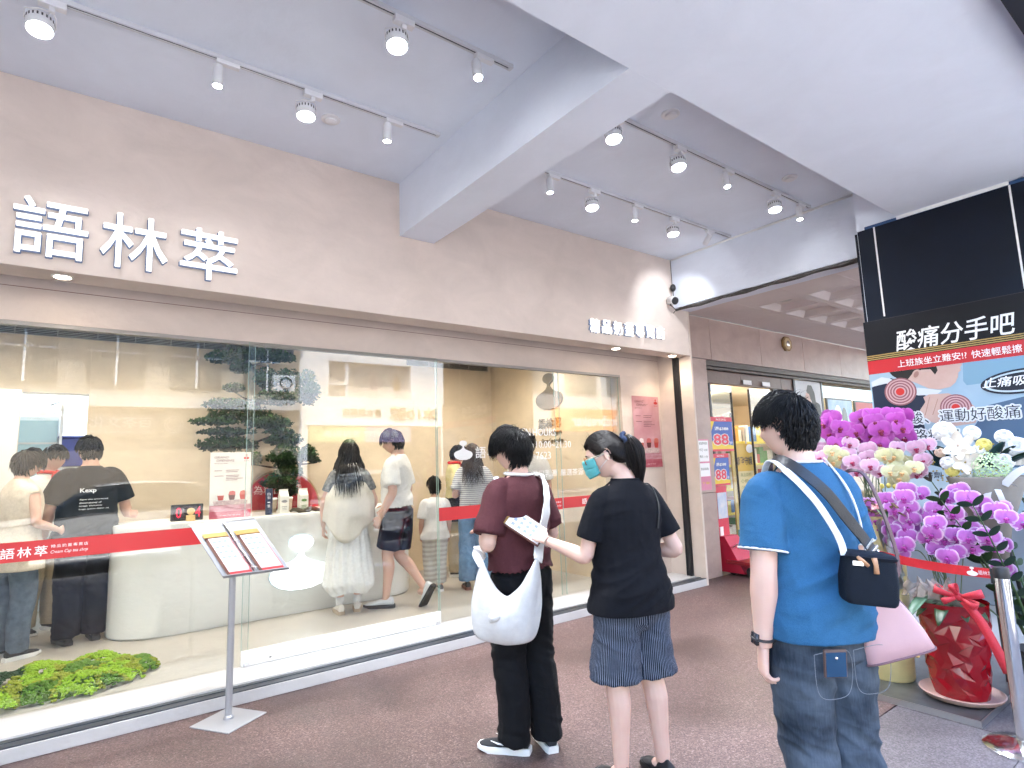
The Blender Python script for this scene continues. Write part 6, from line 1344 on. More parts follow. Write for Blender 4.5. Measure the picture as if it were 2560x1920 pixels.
# white flower stand
WS = thing("white_flower_stand", (4.55, 1.15, 0), "tall flower stand with white roses, cream lilies and a pale green hydrangea", "flower stand")
obj("stand_leg", MB().tube([(4.62,1.22,.0),(4.52,1.2,1.2)], .012, 8), blackp, WS); obj("stand_leg", MB().tube([(4.68,1.05,.0),(4.54,1.15,1.2)], .012, 8), blackp, WS); obj("stand_leg", MB().tube([(4.8,1.2,.0),(4.56,1.17,1.2)], .012, 8), blackp, WS)
obj("wrap_cone", MB().lathe([(.03,.62),(.09,.95),(.20,1.26),(.19,1.27),(.08,.96)], 22, (4.53,1.17,0)), mat("kraft wrap", (.20,.175,.15), .8, var=.15), WS, smooth=True)
def rose(nm, c, r_, mt_, layers=4):
    mb = MB(); c = V(c); d = V((-.9,-.28,.25)).normalized(); q = d.to_track_quat('Z','Y').to_matrix()
    mb.ell(c, (r_*.30,)*3, 8, 6)
    for l_ in range(layers):
        n = 4+l_*2; rr = r_*(.32+.68*(l_+1)/layers)
        for k in range(n):
            a0 = 2*pi*k/n+l_*.5; sp = 2*pi/n*.75
            mb.grid(lambda a, b: c+q @ V((rr*(.35+.65*b**.8)*cos(a0+(a-.5)*sp*1.6), rr*(.35+.65*b**.8)*sin(a0+(a-.5)*sp*1.6), r_*(.42-.26*l_)+r_*(.55-.10*l_)*b**1.3+.10*r_*sin(a*pi)-.35*r_*b**4+r_*.06*noise.noise(V((a*3+k,b*3,l_*2+c.y*40))))), 4, 3)
    return obj(nm, mb, mt_, WS, smooth=True)
wpet = mat("white petal", (.80,.79,.78), .6); cpet = mat("cream lily petal", (.80,.70,.58), .55, var=.06, vs=20); ypet = mat("yellow rose petal", (.78,.66,.18), .6); ppet = mat("peach petal", (.80,.58,.42), .6); gpet = mat("pale green floret", (.52,.68,.38), .6, var=.12, vs=60)
def lily(c, r_):
    mb = MB(); d = V((-.9,-.3,.2)).normalized(); q = d.to_track_quat('Z','Y').to_matrix(); c = V(c)
    for k in range(6):
        p, e = petal_grid(2*pi*k/6, r_, r_*.32, .35, .3, n=6, m=4); mb.add([c+q @ V(x) for x in p.v], p.f)
    o = obj("lily", mb, cpet, WS, smooth=True); obj("stamen", MB().tube([c, c+q @ V((0,.004,.02))], .004, 6), ppet, o); return o
def hydrangea(c, r_, mt_, n_=110):
    mb = MB(); c = V(c); g = (1+sqrt(5))/2
    for i in range(n_):
        z = 1-2*(i+.5)/n_; th = 2*pi*i/g; rr = sqrt(1-z*z); d = V((rr*cos(th), rr*sin(th), z)); p = c+d*(r_*rnd.uniform(.9,1.05)); q = d.to_track_quat('Z','Y').to_matrix()
        for k in range(4):
            a = pi/2*k+i; s_ = r_*.16; mb.add([p+q @ V(v) for v in ((0,0,0),(s_*cos(a-.5),s_*sin(a-.5),s_*.2),(s_*1.25*cos(a),s_*1.25*sin(a),s_*.1),(s_*cos(a+.5),s_*sin(a+.5),s_*.2))], [(0,1,2,3)])
    return obj("hydrangea", mb, mt_, WS, kind="stuff")
for k, (mt_, r_) in {0:(wpet,.050),1:(wpet,.036),2:(wpet,.036),6:(ppet,.024),7:(wpet,.034),8:(ypet,.032),9:(ypet,.030),10:(wpet,.034),12:(wpet,.042),13:(wpet,.03)}.items(): rose("rose", C_POS[k], r_*1.3, mt_)
rose("peony", C_POS[3], .09, wpet, 5); lily(C_POS[4], .092); lily(C_POS[5], .08); hydrangea(C_POS[11], .095, gpet)
for k in range(16):
    a = rnd.uniform(0, 2*pi); strap_leaf("leaf", (4.52,1.18+.1*cos(a),1.32), (-.5+.5*rnd.random(), cos(a), .6+.8*rnd.random()), rnd.uniform(.14,.28), .035, rnd.choice((leafg, darkg, bluel)), WS, .3)
for k in range(12):
    a = radians(-60+k*11); strap_leaf("palm_leaflet", (4.47,1.38,1.33), (-.35, sin(a)+.35, cos(a)*.9), .17, .011, bluel, WS, .15)
gy = MB()
for k in range(90):
    c_ = V(rnd.choice([C_POS[8], C_POS[9], C_POS[11], C_POS[7]]))+V((rnd.uniform(-.02,.05), rnd.uniform(-.10,.10), rnd.uniform(-.09,.02))); gy.ell(c_, (.006,)*3, 5, 4)
obj("gold_filler", gy, mat("gold filler", (.45,.30,.04), .6), WS, kind="stuff")
rib = mat("white satin ribbon", (.74,.75,.77), .4)
for (c_, dy, dz, L_) in (((4.40,1.14,1.22),.05,-.02,.11),((4.40,1.10,1.22),-.07,.0,.12),((4.39,1.12,1.21),.02,-.11,.13),((4.39,1.09,1.21),-.03,-.12,.15),((4.38,1.05,1.22),-.14,.09,.16)):
    c_ = V(c_); obj("ribbon_loop", MB().grid(lambda a, b: c_+V((-.025*sin(pi*a), dy*a*1.3+.018*(b-.5)*2, dz*a*1.3+.02*(b-.5)+.03*sin(pi*a))), 10, 3), rib, WS, smooth=True)
# dark leafy plant at the right edge
ZP = thing("leafy_plant", (4.42, .98, 0), "dark green potted plant with paired glossy leaflets at the right edge", "plant")
obj("plant_pot", MB().lathe([(.10,.0),(.13,.28),(.14,.30),(.125,.30)], 24, (4.45,.98,.0)), mat("dark pot", (.03,.03,.035), .4), ZP, smooth=True, angle=40)
lm = {}
def leaflet(mt_):
    if mt_.name not in lm:
        mb = MB().grid(lambda a, b: V((.011*sin(pi*(.06+.9*a))**.7*(b-.5)*2, .045*a, -.006*a*a+.003*abs(b-.5))), 6, 2); me = mb.mesh("leaflet"); me.materials.append(mt_)
        for p in me.polygons: p.use_smooth = True
        lm[mt_.name] = me
    return lm[mt_.name]
for k in range(13):
    a = rnd.uniform(0, 2*pi); L_ = rnd.uniform(.75, 1.05); dr = V((cos(a)*.28-.05, sin(a)*.28, 1)).normalized(); b0 = V((4.45+.06*cos(a), .98+.06*sin(a), .28))
    pts = [b0+dr*(L_*t)+V((cos(a),sin(a),0))*(.12*t*t) for t in [q/10 for q in range(11)]]
    st = obj("stem", MB().tube(pts, [.007-.0004*q for q in range(11)], 6), mat("zz stem", (.05,.10,.03), .5), ZP, smooth=True)
    mt_ = leafg if k % 4 == 0 else darkg
    for q in range(2, 11):
        for sd_ in (-1, 1):
            t_ = (pts[q]-pts[q-1]).normalized(); s_ = t_.cross(V((cos(a+.5),sin(a+.5),.3))).normalized()*sd_; d = (s_+t_*.6).normalized(); z = d.cross(t_).normalized(); x = d.cross(z); M = Matrix.Identity(4); s2 = 1.7
            for i in range(3): M[i][0] = x[i]*s2; M[i][1] = d[i]*s2; M[i][2] = z[i]*s2; M[i][3] = pts[q][i]
            inst(leaflet(mt_), "leaf", M, st)
# ------------------------------------------------------------------ things on and behind the counter
CZ = 1.018
QD = thing("queue_display", (.87, 6.16, CZ), "black queue number display with red digits on the counter", "display")
obj("display_case", MB().box(.742, 1.0, 6.14, 6.20, CZ, CZ+.145), blackp, QD, bevel=.004); obj("screen", MB().box(.755, .987, 6.138, 6.1395, CZ+.015, CZ+.132), mat("smoked screen", (.02,.008,.012), .15), QD)
fit_text("digit", "0", frame((.80, 6.137, CZ+.075), UX, UZ), emis("red digit", (.75,.02,.06), .10), w=.045, h=.095, parent=QD); fit_text("digit", "4", frame((.955, 6.137, CZ+.075), UX, UZ), emis("red digit", (.75,.02,.06), .10), w=.045, h=.095, parent=QD)
MDL = thing("wooden_stamp_block", (.885, 6.08, CZ), "small wooden block with round disc in front of the queue display", "block")
obj("block", MB().box(.855,.925,6.06,6.11,CZ,CZ+.05), mat("pale wood", (.62,.45,.20), .5, var=.1, vs=20), MDL, bevel=.002); obj("disc", MB().prism([V((.89+.032*cos(t), 6.075, CZ+.085+.032*sin(t))) for t in [2*pi*k/24 for k in range(24)]], (0,.012,0)), mat("pale wood", (.62,.45,.20), .5), MDL)
TN = thing("tea_tin", (1.57, 6.10, CZ), "tall navy tea tube with white characters on the counter", "tin")
obj("tube", MB().lathe([(.032,0),(.033,.005),(.033,.245),(.030,.25)], 24, (1.57,6.10,CZ)), mat("navy tube", (.012,.025,.07), .35), TN, smooth=True, angle=40)
fit_text("label_lettering", "自", frame((1.56, 6.065, CZ+.20), UX, UZ), whitev, w=.028, h=.028, parent=TN); fit_text("label_lettering", "動", frame((1.56, 6.065, CZ+.165), UX, UZ), whitev, w=.028, h=.028, parent=TN); fit_text("label_lettering", "一", frame((1.56, 6.065, CZ+.12), UX, UZ), whitev, w=.026, h=.01, parent=TN); fit_text("label_lettering", "番", frame((1.56, 6.065, CZ+.085), UX, UZ), whitev, w=.028, h=.028, parent=TN)
for x, lb, gcol in ((1.735, "white milk carton with grey oval label on the counter", (.25,.25,.27)), (1.93, "white milk carton with green print on the counter", (.12,.25,.08))):
    K = thing("milk_carton", (x, 6.20, CZ), lb, "carton", "milk cartons on the counter")
    mb = MB().box(x-.043,x+.043,6.16,6.245,CZ,CZ+.165); mb.add([(x-.043,6.16,CZ+.1652),(x+.043,6.16,CZ+.1652),(x+.043,6.245,CZ+.1652),(x-.043,6.245,CZ+.1652),(x-.043,6.2025,CZ+.215),(x+.043,6.2025,CZ+.215)], [(0,1,5,4),(2,3,4,5),(1,2,5),(3,0,4),(3,2,1,0)]); mb.box(x-.043,x+.043,6.199,6.206,CZ+.213,CZ+.235)
    obj("carton_body", mb, mat("carton white", (.74,.73,.68), .5), K)
    obj("carton_label", MB().prism([V((x+.028*cos(t), 6.1585, CZ+.115+.014*sin(t))) for t in [2*pi*k/20 for k in range(20)]], (0,.001,0)), mat("label %0.1f" % x, gcol, .5), K)
    obj("label_lines", MB().box(x-.025,x+.025,6.158,6.1595,CZ+.06,CZ+.066).box(x-.02,x+.02,6.158,6.1595,CZ+.045,CZ+.050).box(x-.022,x+.022,6.158,6.1595,CZ+.03,CZ+.034), mat("label %0.1f" % x, gcol, .5), K, kind="stuff")
for k, (x, y) in enumerate(((1.635, 6.28), (1.675, 6.34), (1.83, 6.34))):
    K = thing("paper_cup", (x, y, CZ), ["stacked paper cup just right of the navy tube", "paper cup with lid left of the milk carton", "short paper cup between the two milk cartons"][k], "cup", "paper cups on the counter")
    obj("cup_body", MB().lathe([(.026,0),(.036,.13),(.037,.132)], 20, (x,y,CZ)), mat("cup kraft", (.60,.50,.38), .6), K, smooth=True); obj("cup_lid", MB().lathe([(.039,.1325),(.039,.142),(.033,.150)], 20, (x,y,CZ)), white, K, smooth=True, angle=40)
DW = thing("driftwood", (1.95, 6.05, CZ), "dark piece of driftwood lying at the counter edge", "driftwood")
R2 = random.Random(9); dwm = MB().tube([(1.76+.03*k, 6.05+.012*sin(k*1.7), CZ+.022+.012*sin(k*1.1)) for k in range(12)], [.010+.016*sin(pi*(k+.6)/12.5)*R2.uniform(.7,1.3) for k in range(12)], 8)
obj("wood", dwm, mat("driftwood", (.06,.048,.03), .8, var=.4, vs=30, bump=.6, bs=80), DW, smooth=True)
K = thing("small_card", (2.16, 6.1, CZ), "small wooden price card at the right of the driftwood", "card"); obj("card", MB().obox((2.16,6.1,CZ+.03), (.045,0,0), (0,.003,0), (0,.008,.03)), mat("pale wood", (.62,.45,.20), .5), K)
K = thing("drink_box", (2.5, 6.32, CZ), "tan cardboard box on the counter beside the long haired person", "box"); obj("box", MB().box(2.40,2.62,6.26,6.42,CZ,CZ+.17), mat("cardboard", (.42,.30,.17), .8, var=.08), K, bevel=.003)

# preserved pine with cloud pads
PN = thing("cloud_pine", (1.72, 6.75, 1.0), "tall cloud-pruned pine with flat dark green pads behind the counter", "pine tree")
barkm = mat("pine bark", (.055,.040,.03), .9, var=.4, vs=30, bump=.8, bs=60)
trunk = cr([(1.93,6.78,1.0),(1.90,6.80,1.25),(1.97,6.82,1.6),(1.80,6.85,1.9),(1.62,6.86,2.15),(1.68,6.85,2.4),(1.50,6.84,2.65),(1.42,6.83,2.85)], [.05,.045,.042,.038,.033,.028,.02,.012], 5)
obj("trunk", MB().tube(trunk[0], trunk[1], 10), barkm, PN, smooth=True); obj("trunk_base", MB().lathe([(.10,.0),(.12,.06),(.11,.07)], 18, (1.93,6.80,.945)), mat("dark pot", (.03,.03,.035), .4), PN); obj("planter_plinth", MB().box(1.80,2.06,6.70,6.86,.086,.944), offwhite, PN)
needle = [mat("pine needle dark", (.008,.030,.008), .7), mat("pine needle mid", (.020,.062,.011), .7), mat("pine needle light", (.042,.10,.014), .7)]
R3 = random.Random(12)
for (px_, pz_, rx, rz_) in PADS:
    rx *= 1.22; rz_ *= 1.4; ry = min(.16, .05+rx*.5); cy_ = 6.72+R3.uniform(-.05,.05); ctr = V((px_, cy_, pz_)); ctr.z = min(ctr.z, 2.86)
    t_ = min(trunk[0], key=lambda p: (p-ctr).length+.4*max(0, p.z-ctr.z)); br = obj("branch", MB().tube([t_, (t_+ctr)/2+V((0,0,-.03)), ctr+V((0,0,-rz_*.4))], [.014,.010,.005], 6), barkm, PN, smooth=True)
    mbs = [MB(), MB(), MB()]; n_ = int(110+rx*rz_*20000)
    for k in range(n_):
        a = R3.uniform(0, 2*pi); r_ = R3.random()**.5; zz = R3.uniform(-.55, 1)*sqrt(max(.05, 1-r_*r_)); lump = .8+.35*noise.noise(V((px_*5+cos(a)*2.2, sin(a)*2.2, r_*3)))
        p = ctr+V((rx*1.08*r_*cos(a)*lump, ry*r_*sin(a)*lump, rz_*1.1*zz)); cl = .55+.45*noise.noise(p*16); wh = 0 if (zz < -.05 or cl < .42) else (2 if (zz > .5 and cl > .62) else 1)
        s_ = R3.uniform(.014, .026); nd = V((R3.uniform(-1,1), R3.uniform(-1,.4), R3.uniform(.2,1.2))).normalized()
        u = nd.orthogonal().normalized(); w_ = nd.cross(u)
        for q in range(5):
            an = 2*pi*q/5+k; d = (nd*.75+u*cos(an)+w_*sin(an)).normalized(); sd = d.cross(nd).normalized()*(s_*.30); mbs[wh].add([p-sd*.6, p+sd*.6, p+d*s_*.7+sd, p+d*s_*1.15, p+d*s_*.7-sd], [(0,1,2,3,4)])
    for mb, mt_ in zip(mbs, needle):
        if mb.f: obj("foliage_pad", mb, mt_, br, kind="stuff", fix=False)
# moss island on the shop floor just behind the glass
MO = thing("moss_mound", (.08, 5.15, .085), "bright green preserved moss mound on the floor behind the left pane", "moss")
R4 = random.Random(4); mmats = [mat("moss lime", (.24,.40,.012), .8, var=.2, vs=30), mat("moss olive", (.24,.28,.014), .8, var=.2, vs=30), mat("moss green", (.09,.20,.012), .8, var=.2, vs=30), mat("moss dark", (.012,.05,.014), .85)]
mb4 = [MB(), MB(), MB(), MB()]
def in_m(x, y):       # outline of the mound
    u = (x-.02)/.56; v = (y-5.12)/.40; return u*u+v*v+.18*noise.noise(V((x*5,y*5,1)))
for k in range(5200):
    x = R4.uniform(-.85, .60); y = R4.uniform(4.715, 5.58); e = in_m(x+.12*(y-5.1), y) if x > -.2 else max(((y-5.05)/.36)**2, in_m(-.2, y)*.8)
    if e > 1: continue
    h = .13*sqrt(max(0, 1-e))*(.75+.5*noise.noise(V((x*6, y*6, 3)))) ; p = V((x, y, .088+h)); c = noise.noise(V((x*5+9, y*5, 5)))
    wh = 3 if (((x-.42)**2+(y-5.35)**2 < .007) or ((x-.30)**2+(y-5.50)**2 < .006) or (x < -.18 and noise.noise(V((x*4,y*4,8))) > -.05 and y > 4.95)) else (0 if c > .05 else (1 if c > -.15 else 2))
    s_ = R4.uniform(.010, .019)
    for q in range(3):
        d = V((R4.uniform(-1,1), R4.uniform(-1,1), R4.uniform(.1,1.2))).normalized(); mb4[wh].ell(p+d*s_*.8, (s_*.62,)*3, 5, 3)
for mb, mt_ in zip(mb4, mmats): obj("moss_tuft", mb, mt_, MO, kind="stuff", fix=False, smooth=True)
obj("moss_bed", MB().lathe([(.34,0),(.30,.03),(.02,.05)], 30, (.05,5.12,.0855)), mmats[2], MO)

# kitchen seen through the opening
FR = thing("glass_fridge", (-.25, 7.95, .085), "steel glass-door fridge with kettle on top in the bright kitchen", "fridge")
obj("fridge_case", MB().box(-.62,-.125,7.95,8.5,.085,2.10), mat("fridge white", (.62,.68,.72), .35), FR, bevel=.01)
for z0, z1 in ((1.82,2.05),(1.55,1.80),(.2,1.5)): obj("fridge_door", MB().box(-.60,-.14,7.93,7.949,z0,z1), mat("fridge glass", (.35,.50,.58), .12), FR)
obj("door_trim", MB().box(-.61,-.13,7.92,7.948,1.802,1.818).box(-.61,-.13,7.92,7.948,1.502,1.548), steel, FR); obj("status_light", MB().box(-.58,-.50,7.917,7.9195,1.515,1.535), emis("green led", (.1,.9,.5), 1.0), FR)
KT2 = thing("white_jug", (-.30, 7.98, 2.10), "white plastic jug and utensils on top of the fridge", "jug")
obj("jug_body", MB().lathe([(.08,0),(.09,.02),(.085,.16),(.06,.19)], 20, (-.28,8.05,2.101)), white, KT2, smooth=True, angle=50); obj("jug_handle", MB().tube([(-.20,8.05,2.26),(-.14,8.05,2.25),(-.13,8.05,2.17),(-.19,8.05,2.13)], .012, 8), white, KT2, smooth=True); obj("ladle", MB().tube([(-.22,8.0,2.22),(-.06,7.98,2.30)], .008, 6), blackp, KT2)
BB = thing("blue_bin", (.02, 8.1, 1.55), "dark blue plastic tub on a shelf in the kitchen opening", "tub")
obj("tub", MB().loft([[(x,y,z) for x,y in ((.02-w_,8.0-.1),(.02+w_,8.0-.1),(.02+w_,8.3),(.02-w_,8.3))] for z, w_ in ((1.56,.125),(1.86,.14))]), mat("blue plastic", (.015,.03,.22), .4), BB, bevel=.01); obj("tub_lid", MB().box(-.13,.17,7.88,8.32,1.861,1.885), mat("blue plastic", (.015,.03,.22), .4), BB, bevel=.006)
SH = thing("kitchen_shelf", (.05, 8.1, .085), "steel kitchen shelving beneath the blue tub", "shelf")
obj("shelf_board", MB().box(-.12,.39,7.85,8.4,1.53,1.555), steel, SH); obj("shelf_board", MB().box(-.12,.39,7.85,8.4,.9,.925), steel, SH)
for x, y in ((-.11,7.86),(.38,7.86),(-.11,8.39),(.38,8.39)): obj("shelf_post", MB().box(x-.012,x+.012,y-.012,y+.012,.086,2.4), steel, SH)

# ------------------------------------------------------------------ drugstore bits
yel = mat("promo yellow", (.75,.52,.02), .5); blu = mat("promo blue", (.02,.08,.38), .5); prd = mat("promo red", (.62,.02,.06), .5)
def promo(z0, z1, x0, x1, y, label, big):
    P = thing("sale_poster", ((x0+x1)/2, y, z0), label, "poster", "sale posters by the drugstore door")
    obj("sheet", MB().box(x0,x1,y,y+.006,z0,z1), blu, P); h = z1-z0; w_ = x1-x0
    obj("red_header", MB().box(x0,x1,y-.002,y-.0003,z1-h*.13,z1), prd, P); obj("red_footer", MB().box(x0,x1,y-.002,y-.0003,z0,z0+h*.06), prd, P)
    obj("yellow_corner", MB().add([(x0,y-.0012,z0+h*.061),(x1,y-.0012,z0+h*.061),(x1,y-.0012,z0+h*.16),(x0,y-.0012,z0+h*.30)], [(0,1,2,3)]), yel, P)
    obj("yellow_corner", MB().add([(x0,y-.0012,z0+h*.869),(x0,y-.0012,z0+h*.5),(x0+w_*.2,y-.0012,z0+h*.869)], [(0,1,2)]), yel, P)
    fit_text("price_outline", big, frame((x0+w_*.45, y-.003, z0+h*.34), UX, UZ), whitev, w=w_*.74, h=h*.36, bold=.07, parent=P); fit_text("price", big, frame((x0+w_*.45, y-.0045, z0+h*.34), UX, UZ), prd, w=w_*.68, h=h*.32, bold=.03, parent=P)
    fit_text("price_unit", "折", frame((x0+w_*.90, y-.003, z0+h*.24), UX, UZ), whitev, w=w_*.12, h=h*.09, parent=P); fit_text("offer", "滿$388", frame((x0+w_*.50, y-.003, z0+h*.66), UX, UZ), whitev, w=w_*.62, h=h*.11, bold=.02, parent=P); fit_text("offer", "指定商品", frame((x0+w_*.5, y-.003, z0+h*.93), UX, UZ), whitev, w=w_*.45, h=h*.06, parent=P)
promo(1.50, 1.94, 6.46, 6.95, 4.42, "upper blue and yellow sale poster reading 88 beside drugstore door", "88")
promo(1.07, 1.47, 6.43, 6.78, 4.40, "lower blue and yellow sale poster reading 88 below the first", "88")
NT = thing("notice_sheet", (6.18, 4.345, 1.05), "pink bordered opening times notice taped to the stone pier", "notice")
obj("sheet", MB().box(6.06,6.30,4.3455,4.348,1.035,1.65), mat("notice pink", (.62,.22,.34), .6), NT)
obj("white_field", MB().box(6.075,6.285,4.3435,4.345,1.38,1.635), paper, NT); obj("white_field", MB().box(6.075,6.285,4.3435,4.345,1.20,1.36), paper, NT)
for z, s_ in ((1.60,"營業時間"),(1.52,"平日 10:00"),(1.44,"假日 11:00"),(1.29,"會員募集"),(1.12,"下載")): fit_text("notice_lettering", s_, frame((6.18,4.3425,z), UX, UZ), blacki if z > 1.2 else yel, w=.16, h=.032, parent=NT)
SDN = thing("promo_standee", (7.5, 4.62, 0), "mustard yellow cardboard standee with dark characters in the drugstore doorway", "standee")
must = mat("mustard board", (.58,.36,.04), .5); obj("board", MB().box(7.20,7.78,4.62,4.64,.02,1.60), must, SDN); obj("text_panel", MB().box(7.30,7.70,4.616,4.619,.85,1.22), mat("cream panel", (.62,.52,.26), .5), SDN); obj("green_base", MB().box(7.20,7.78,4.616,4.619,.02,.45), mat("standee green", (.02,.13,.04), .5), SDN)
fit_text("standee_lettering", "節發守護", frame((7.49,4.6155,1.36), UX, UZ), blacki, w=.40, h=.12, bold=.01, parent=SDN); obj("badge", MB().prism([V((7.65+.09*cos(t),4.619,1.53+.06*sin(t))) for t in [2*pi*k/20 for k in range(20)]], (0,-.003,0)), paper, SDN)
for k in range(4): fit_text("standee_lettering", ["商品說明","◇便秘", "◇輔助調整","◇消化不良"][k], frame((7.50,4.6145,1.17-.085*k), UX, UZ), mat("olive print", (.12,.14,.02), .5), w=.26, h=.05, parent=SDN)
RC = thing("red_display_stand", (6.62, 4.40, 0), "red cardboard display stand beside the drugstore door", "display stand")
obj("stand_back", MB().box(6.50,6.74,4.44,4.47,.03,1.06), prd, RC); obj("stand_foot", MB().loft([[(6.5,4.12,.03),(6.95,4.12,.03),(6.95,4.44,.03),(6.5,4.44,.03)],[(6.5,4.36,.45),(6.78,4.36,.45),(6.78,4.44,.45),(6.5,4.44,.45)]]), prd, RC); obj("printed_card", MB().box(6.52,6.72,4.432,4.439,.66,.98), mat("card print", (.70,.66,.68), .5, col2=(.35,.45,.65), vs=9), RC); obj("white_tag", MB().box(6.53,6.60,4.432,4.439,.44,.56), paper, RC)
TR_ = thing("hand_trolley", (6.85, 4.2, 0), "low black and red hand trolley with steel loops at the drugstore entrance", "trolley")
obj("deck", MB().box(6.45,7.05,3.98,4.34,.14,.18), mat("trolley red", (.30,.012,.02), .4), TR_, bevel=.006); obj("deck_edge", MB().box(6.44,7.06,3.965,3.979,.12,.19), blackp, TR_)
for x in (6.55, 6.95): obj("loop_handle", MB().tube([(x,4.0,.18),(x,4.0,.30),(x+.02,4.08,.36),(x+.02,4.24,.36),(x,4.32,.30),(x,4.32,.18)], .011, 8), steel, TR_, smooth=True)
for x in (6.52, 6.98):
    for y in (4.05, 4.28): obj("wheel", MB().tube([(x-.015,y,.06),(x+.015,y,.06)], .055, 16), blackp, TR_)
BX = thing("parcel_box", (6.62, 4.22, 0), "small tan parcel box on the floor under the trolley", "box"); obj("box", MB().box(6.58,6.9,3.95,3.963,.01,.10).box(6.58,6.9,3.9635,4.02,.01,.10), mat("cardboard", (.42,.30,.17), .8), BX)
WMt = thing("entrance_mat", (7.6, 4.9, 0), "red patterned entrance mat inside the drugstore door", "mat"); obj("mat_sheet", MB().box(6.9,8.6,4.7,5.5,.002,.012), mat("red mat", (.42,.03,.03), .9, col2=(.62,.42,.36), vs=7, detail=1), WMt)
# framed window adverts
def advert(x0, x1, z0, z1, y, label, base, nm="window_advert"):
    P = thing(nm, ((x0+x1)/2, y, z0), label, "advert", None); obj("frame", MB().box(x0,x1,y,y+.03,z0,z1), darkmetal, P); obj("print", MB().box(x0+.03,x1-.03,y-.003,y-.0005,z0+.03,z1-.03), base, P); return P
a1 = advert(9.84,10.75,1.55,2.33,4.50, "dark framed blue advert showing a white cup form in the drugstore window", mat("advert blue", (.10,.22,.42), .4, col2=(.35,.50,.66), vs=3))
for k, (x, z, rx, rz_, c) in enumerate(((10.2,2.0,.14,.22,(.7,.72,.74)),(10.42,1.98,.10,.20,(.02,.02,.03)),(10.3,1.72,.30,.12,(.62,.66,.72)),(10.5,1.7,.10,.10,(.03,.03,.05)))): obj("printed_shape", MB().prism([V((x+rx*cos(t), 4.4965-.001*k, z+rz_*sin(t))) for t in [2*pi*q/24 for q in range(24)]], (0,-.0005,0)), mat("adv%d" % k, c, .4), a1)
a2 = advert(10.86,11.75,1.55,2.32,4.50, "dark framed red advert with white lettering in the drugstore window", mat("advert red", (.50,.06,.06), .5)); fit_text("advert_lettering", "全立康品牌館", frame((11.25,4.495,2.12), UX, UZ), whitev, w=.5, h=.12, bold=.01, parent=a2); obj("white_bar", MB().box(11.08,11.42,4.4945,4.4965,1.94,2.0), whitev, a2)
FP = thing("portrait_poster", (9.23, 4.5, .4), "pale poster of two dark haired faces beside drugstore window", "poster"); obj("sheet", MB().box(8.84,9.63,4.485,4.498,.36,2.56), mat("portrait grey", (.52,.53,.56), .5), FP)
for k, (pts, c) in enumerate((([(9.16,2.40),(9.22,2.50),(9.34,2.50),(9.42,2.38),(9.44,2.2),(9.36,2.12),(9.3,2.25)], (.02,.016,.015)), ([(9.14,2.38),(9.24,2.36),(9.30,2.20),(9.34,2.05),(9.22,1.98),(9.12,2.08),(9.10,2.22)], (.58,.38,.31)), ([(9.36,2.12),(9.44,2.24),(9.56,2.20),(9.60,2.0),(9.58,1.78),(9.50,1.85),(9.42,1.98)], (.025,.018,.016)), ([(9.34,2.08),(9.42,2.05),(9.50,1.86),(9.52,1.7),(9.40,1.62),(9.32,1.78)], (.60,.40,.33)))): obj("printed_shape", MB().add([(x,4.4835-.001*k,z) for x,z in pts], [tuple(range(len(pts)))]), mat("portrait%d" % k, c, .5), FP)
# shelves of small goods inside
R5 = random.Random(31); prods = [mat("pack%d" % k, c, .45) for k, c in enumerate(((.62,.50,.05),(.10,.30,.08),(.55,.06,.05),(.70,.66,.60),(.06,.16,.40),(.50,.28,.06),(.60,.35,.40)))]
bm_ = MB().box(-.5,.5,-.5,.5,0,1).mesh("product_box"); fixn(bm_); pmesh = []
for pm_ in prods: q = bm_.copy(); q.materials.append(pm_); pmesh.append(q)
for sx_, sy_, nsh, lb in ((8.45, 5.55, 5, "steel goods shelf seen through the open drugstore door"), (9.78, 5.75, 5, "goods shelf behind the drugstore's right door leaf"), (8.4, 7.2, 5, "far goods shelf at the back of the drugstore"), (11.1, 5.5, 5, "goods shelf behind the drugstore window adverts")):
    S = thing("goods_shelf", (sx_, sy_, 0), lb, "shelf", "drugstore goods shelves")
    for x in (sx_-.62, sx_+.62): obj("upright", MB().box(x-.02,x+.02,sy_-.02,sy_+.3,.002,1.9), steel, S)
    for k in range(nsh):
        z = .12+k*.38; obj("shelf_board", MB().box(sx_-.60,sx_+.60,sy_,sy_+.30,z,z+.02), white, S); obj("price_strip", MB().box(sx_-.60,sx_+.60,sy_-.012,sy_-.0005,z-.01,z+.03), mat("price yellow", (.70,.58,.08), .5), S)
        x = sx_-.56
        while x < sx_+.5:
            w_ = R5.uniform(.08,.15); h = R5.uniform(.16,.30); o = bpy.data.objects.new("product_box", R5.choice(pmesh)); COL.objects.link(o); o.location = (x+w_/2, sy_+.09, z+.021); o.scale = (w_*.94,.12,h)
            tag(o, "small coloured goods packet standing on a drugstore shelf", "packet", "goods packets on the drugstore shelves"); x += w_
bt_ = MB().tube([(7.2+.12*k, 5.3, 2.14-.10*sin(pi*k/10)) for k in range(11)], .004, 5); BN = thing("bunting", (7.8, 5.3, 2.1), "string of dark red bunting hung across the drugstore ceiling", "bunting"); obj("cord", bt_, blackp, BN)
for k in range(10): x = 7.26+.12*k; z = 2.13-.10*sin(pi*(k+.5)/10); obj("flag", MB().prism([V((x-.05,5.3,z)),V((x+.05,5.3,z)),V((x+.04,5.3,z-.16)),V((x-.04,5.3,z-.16))], (0,.002,0)), rnd.choice([prods[2], mat("flag dark", (.05,.02,.02), .6), prods[3]]), BN)

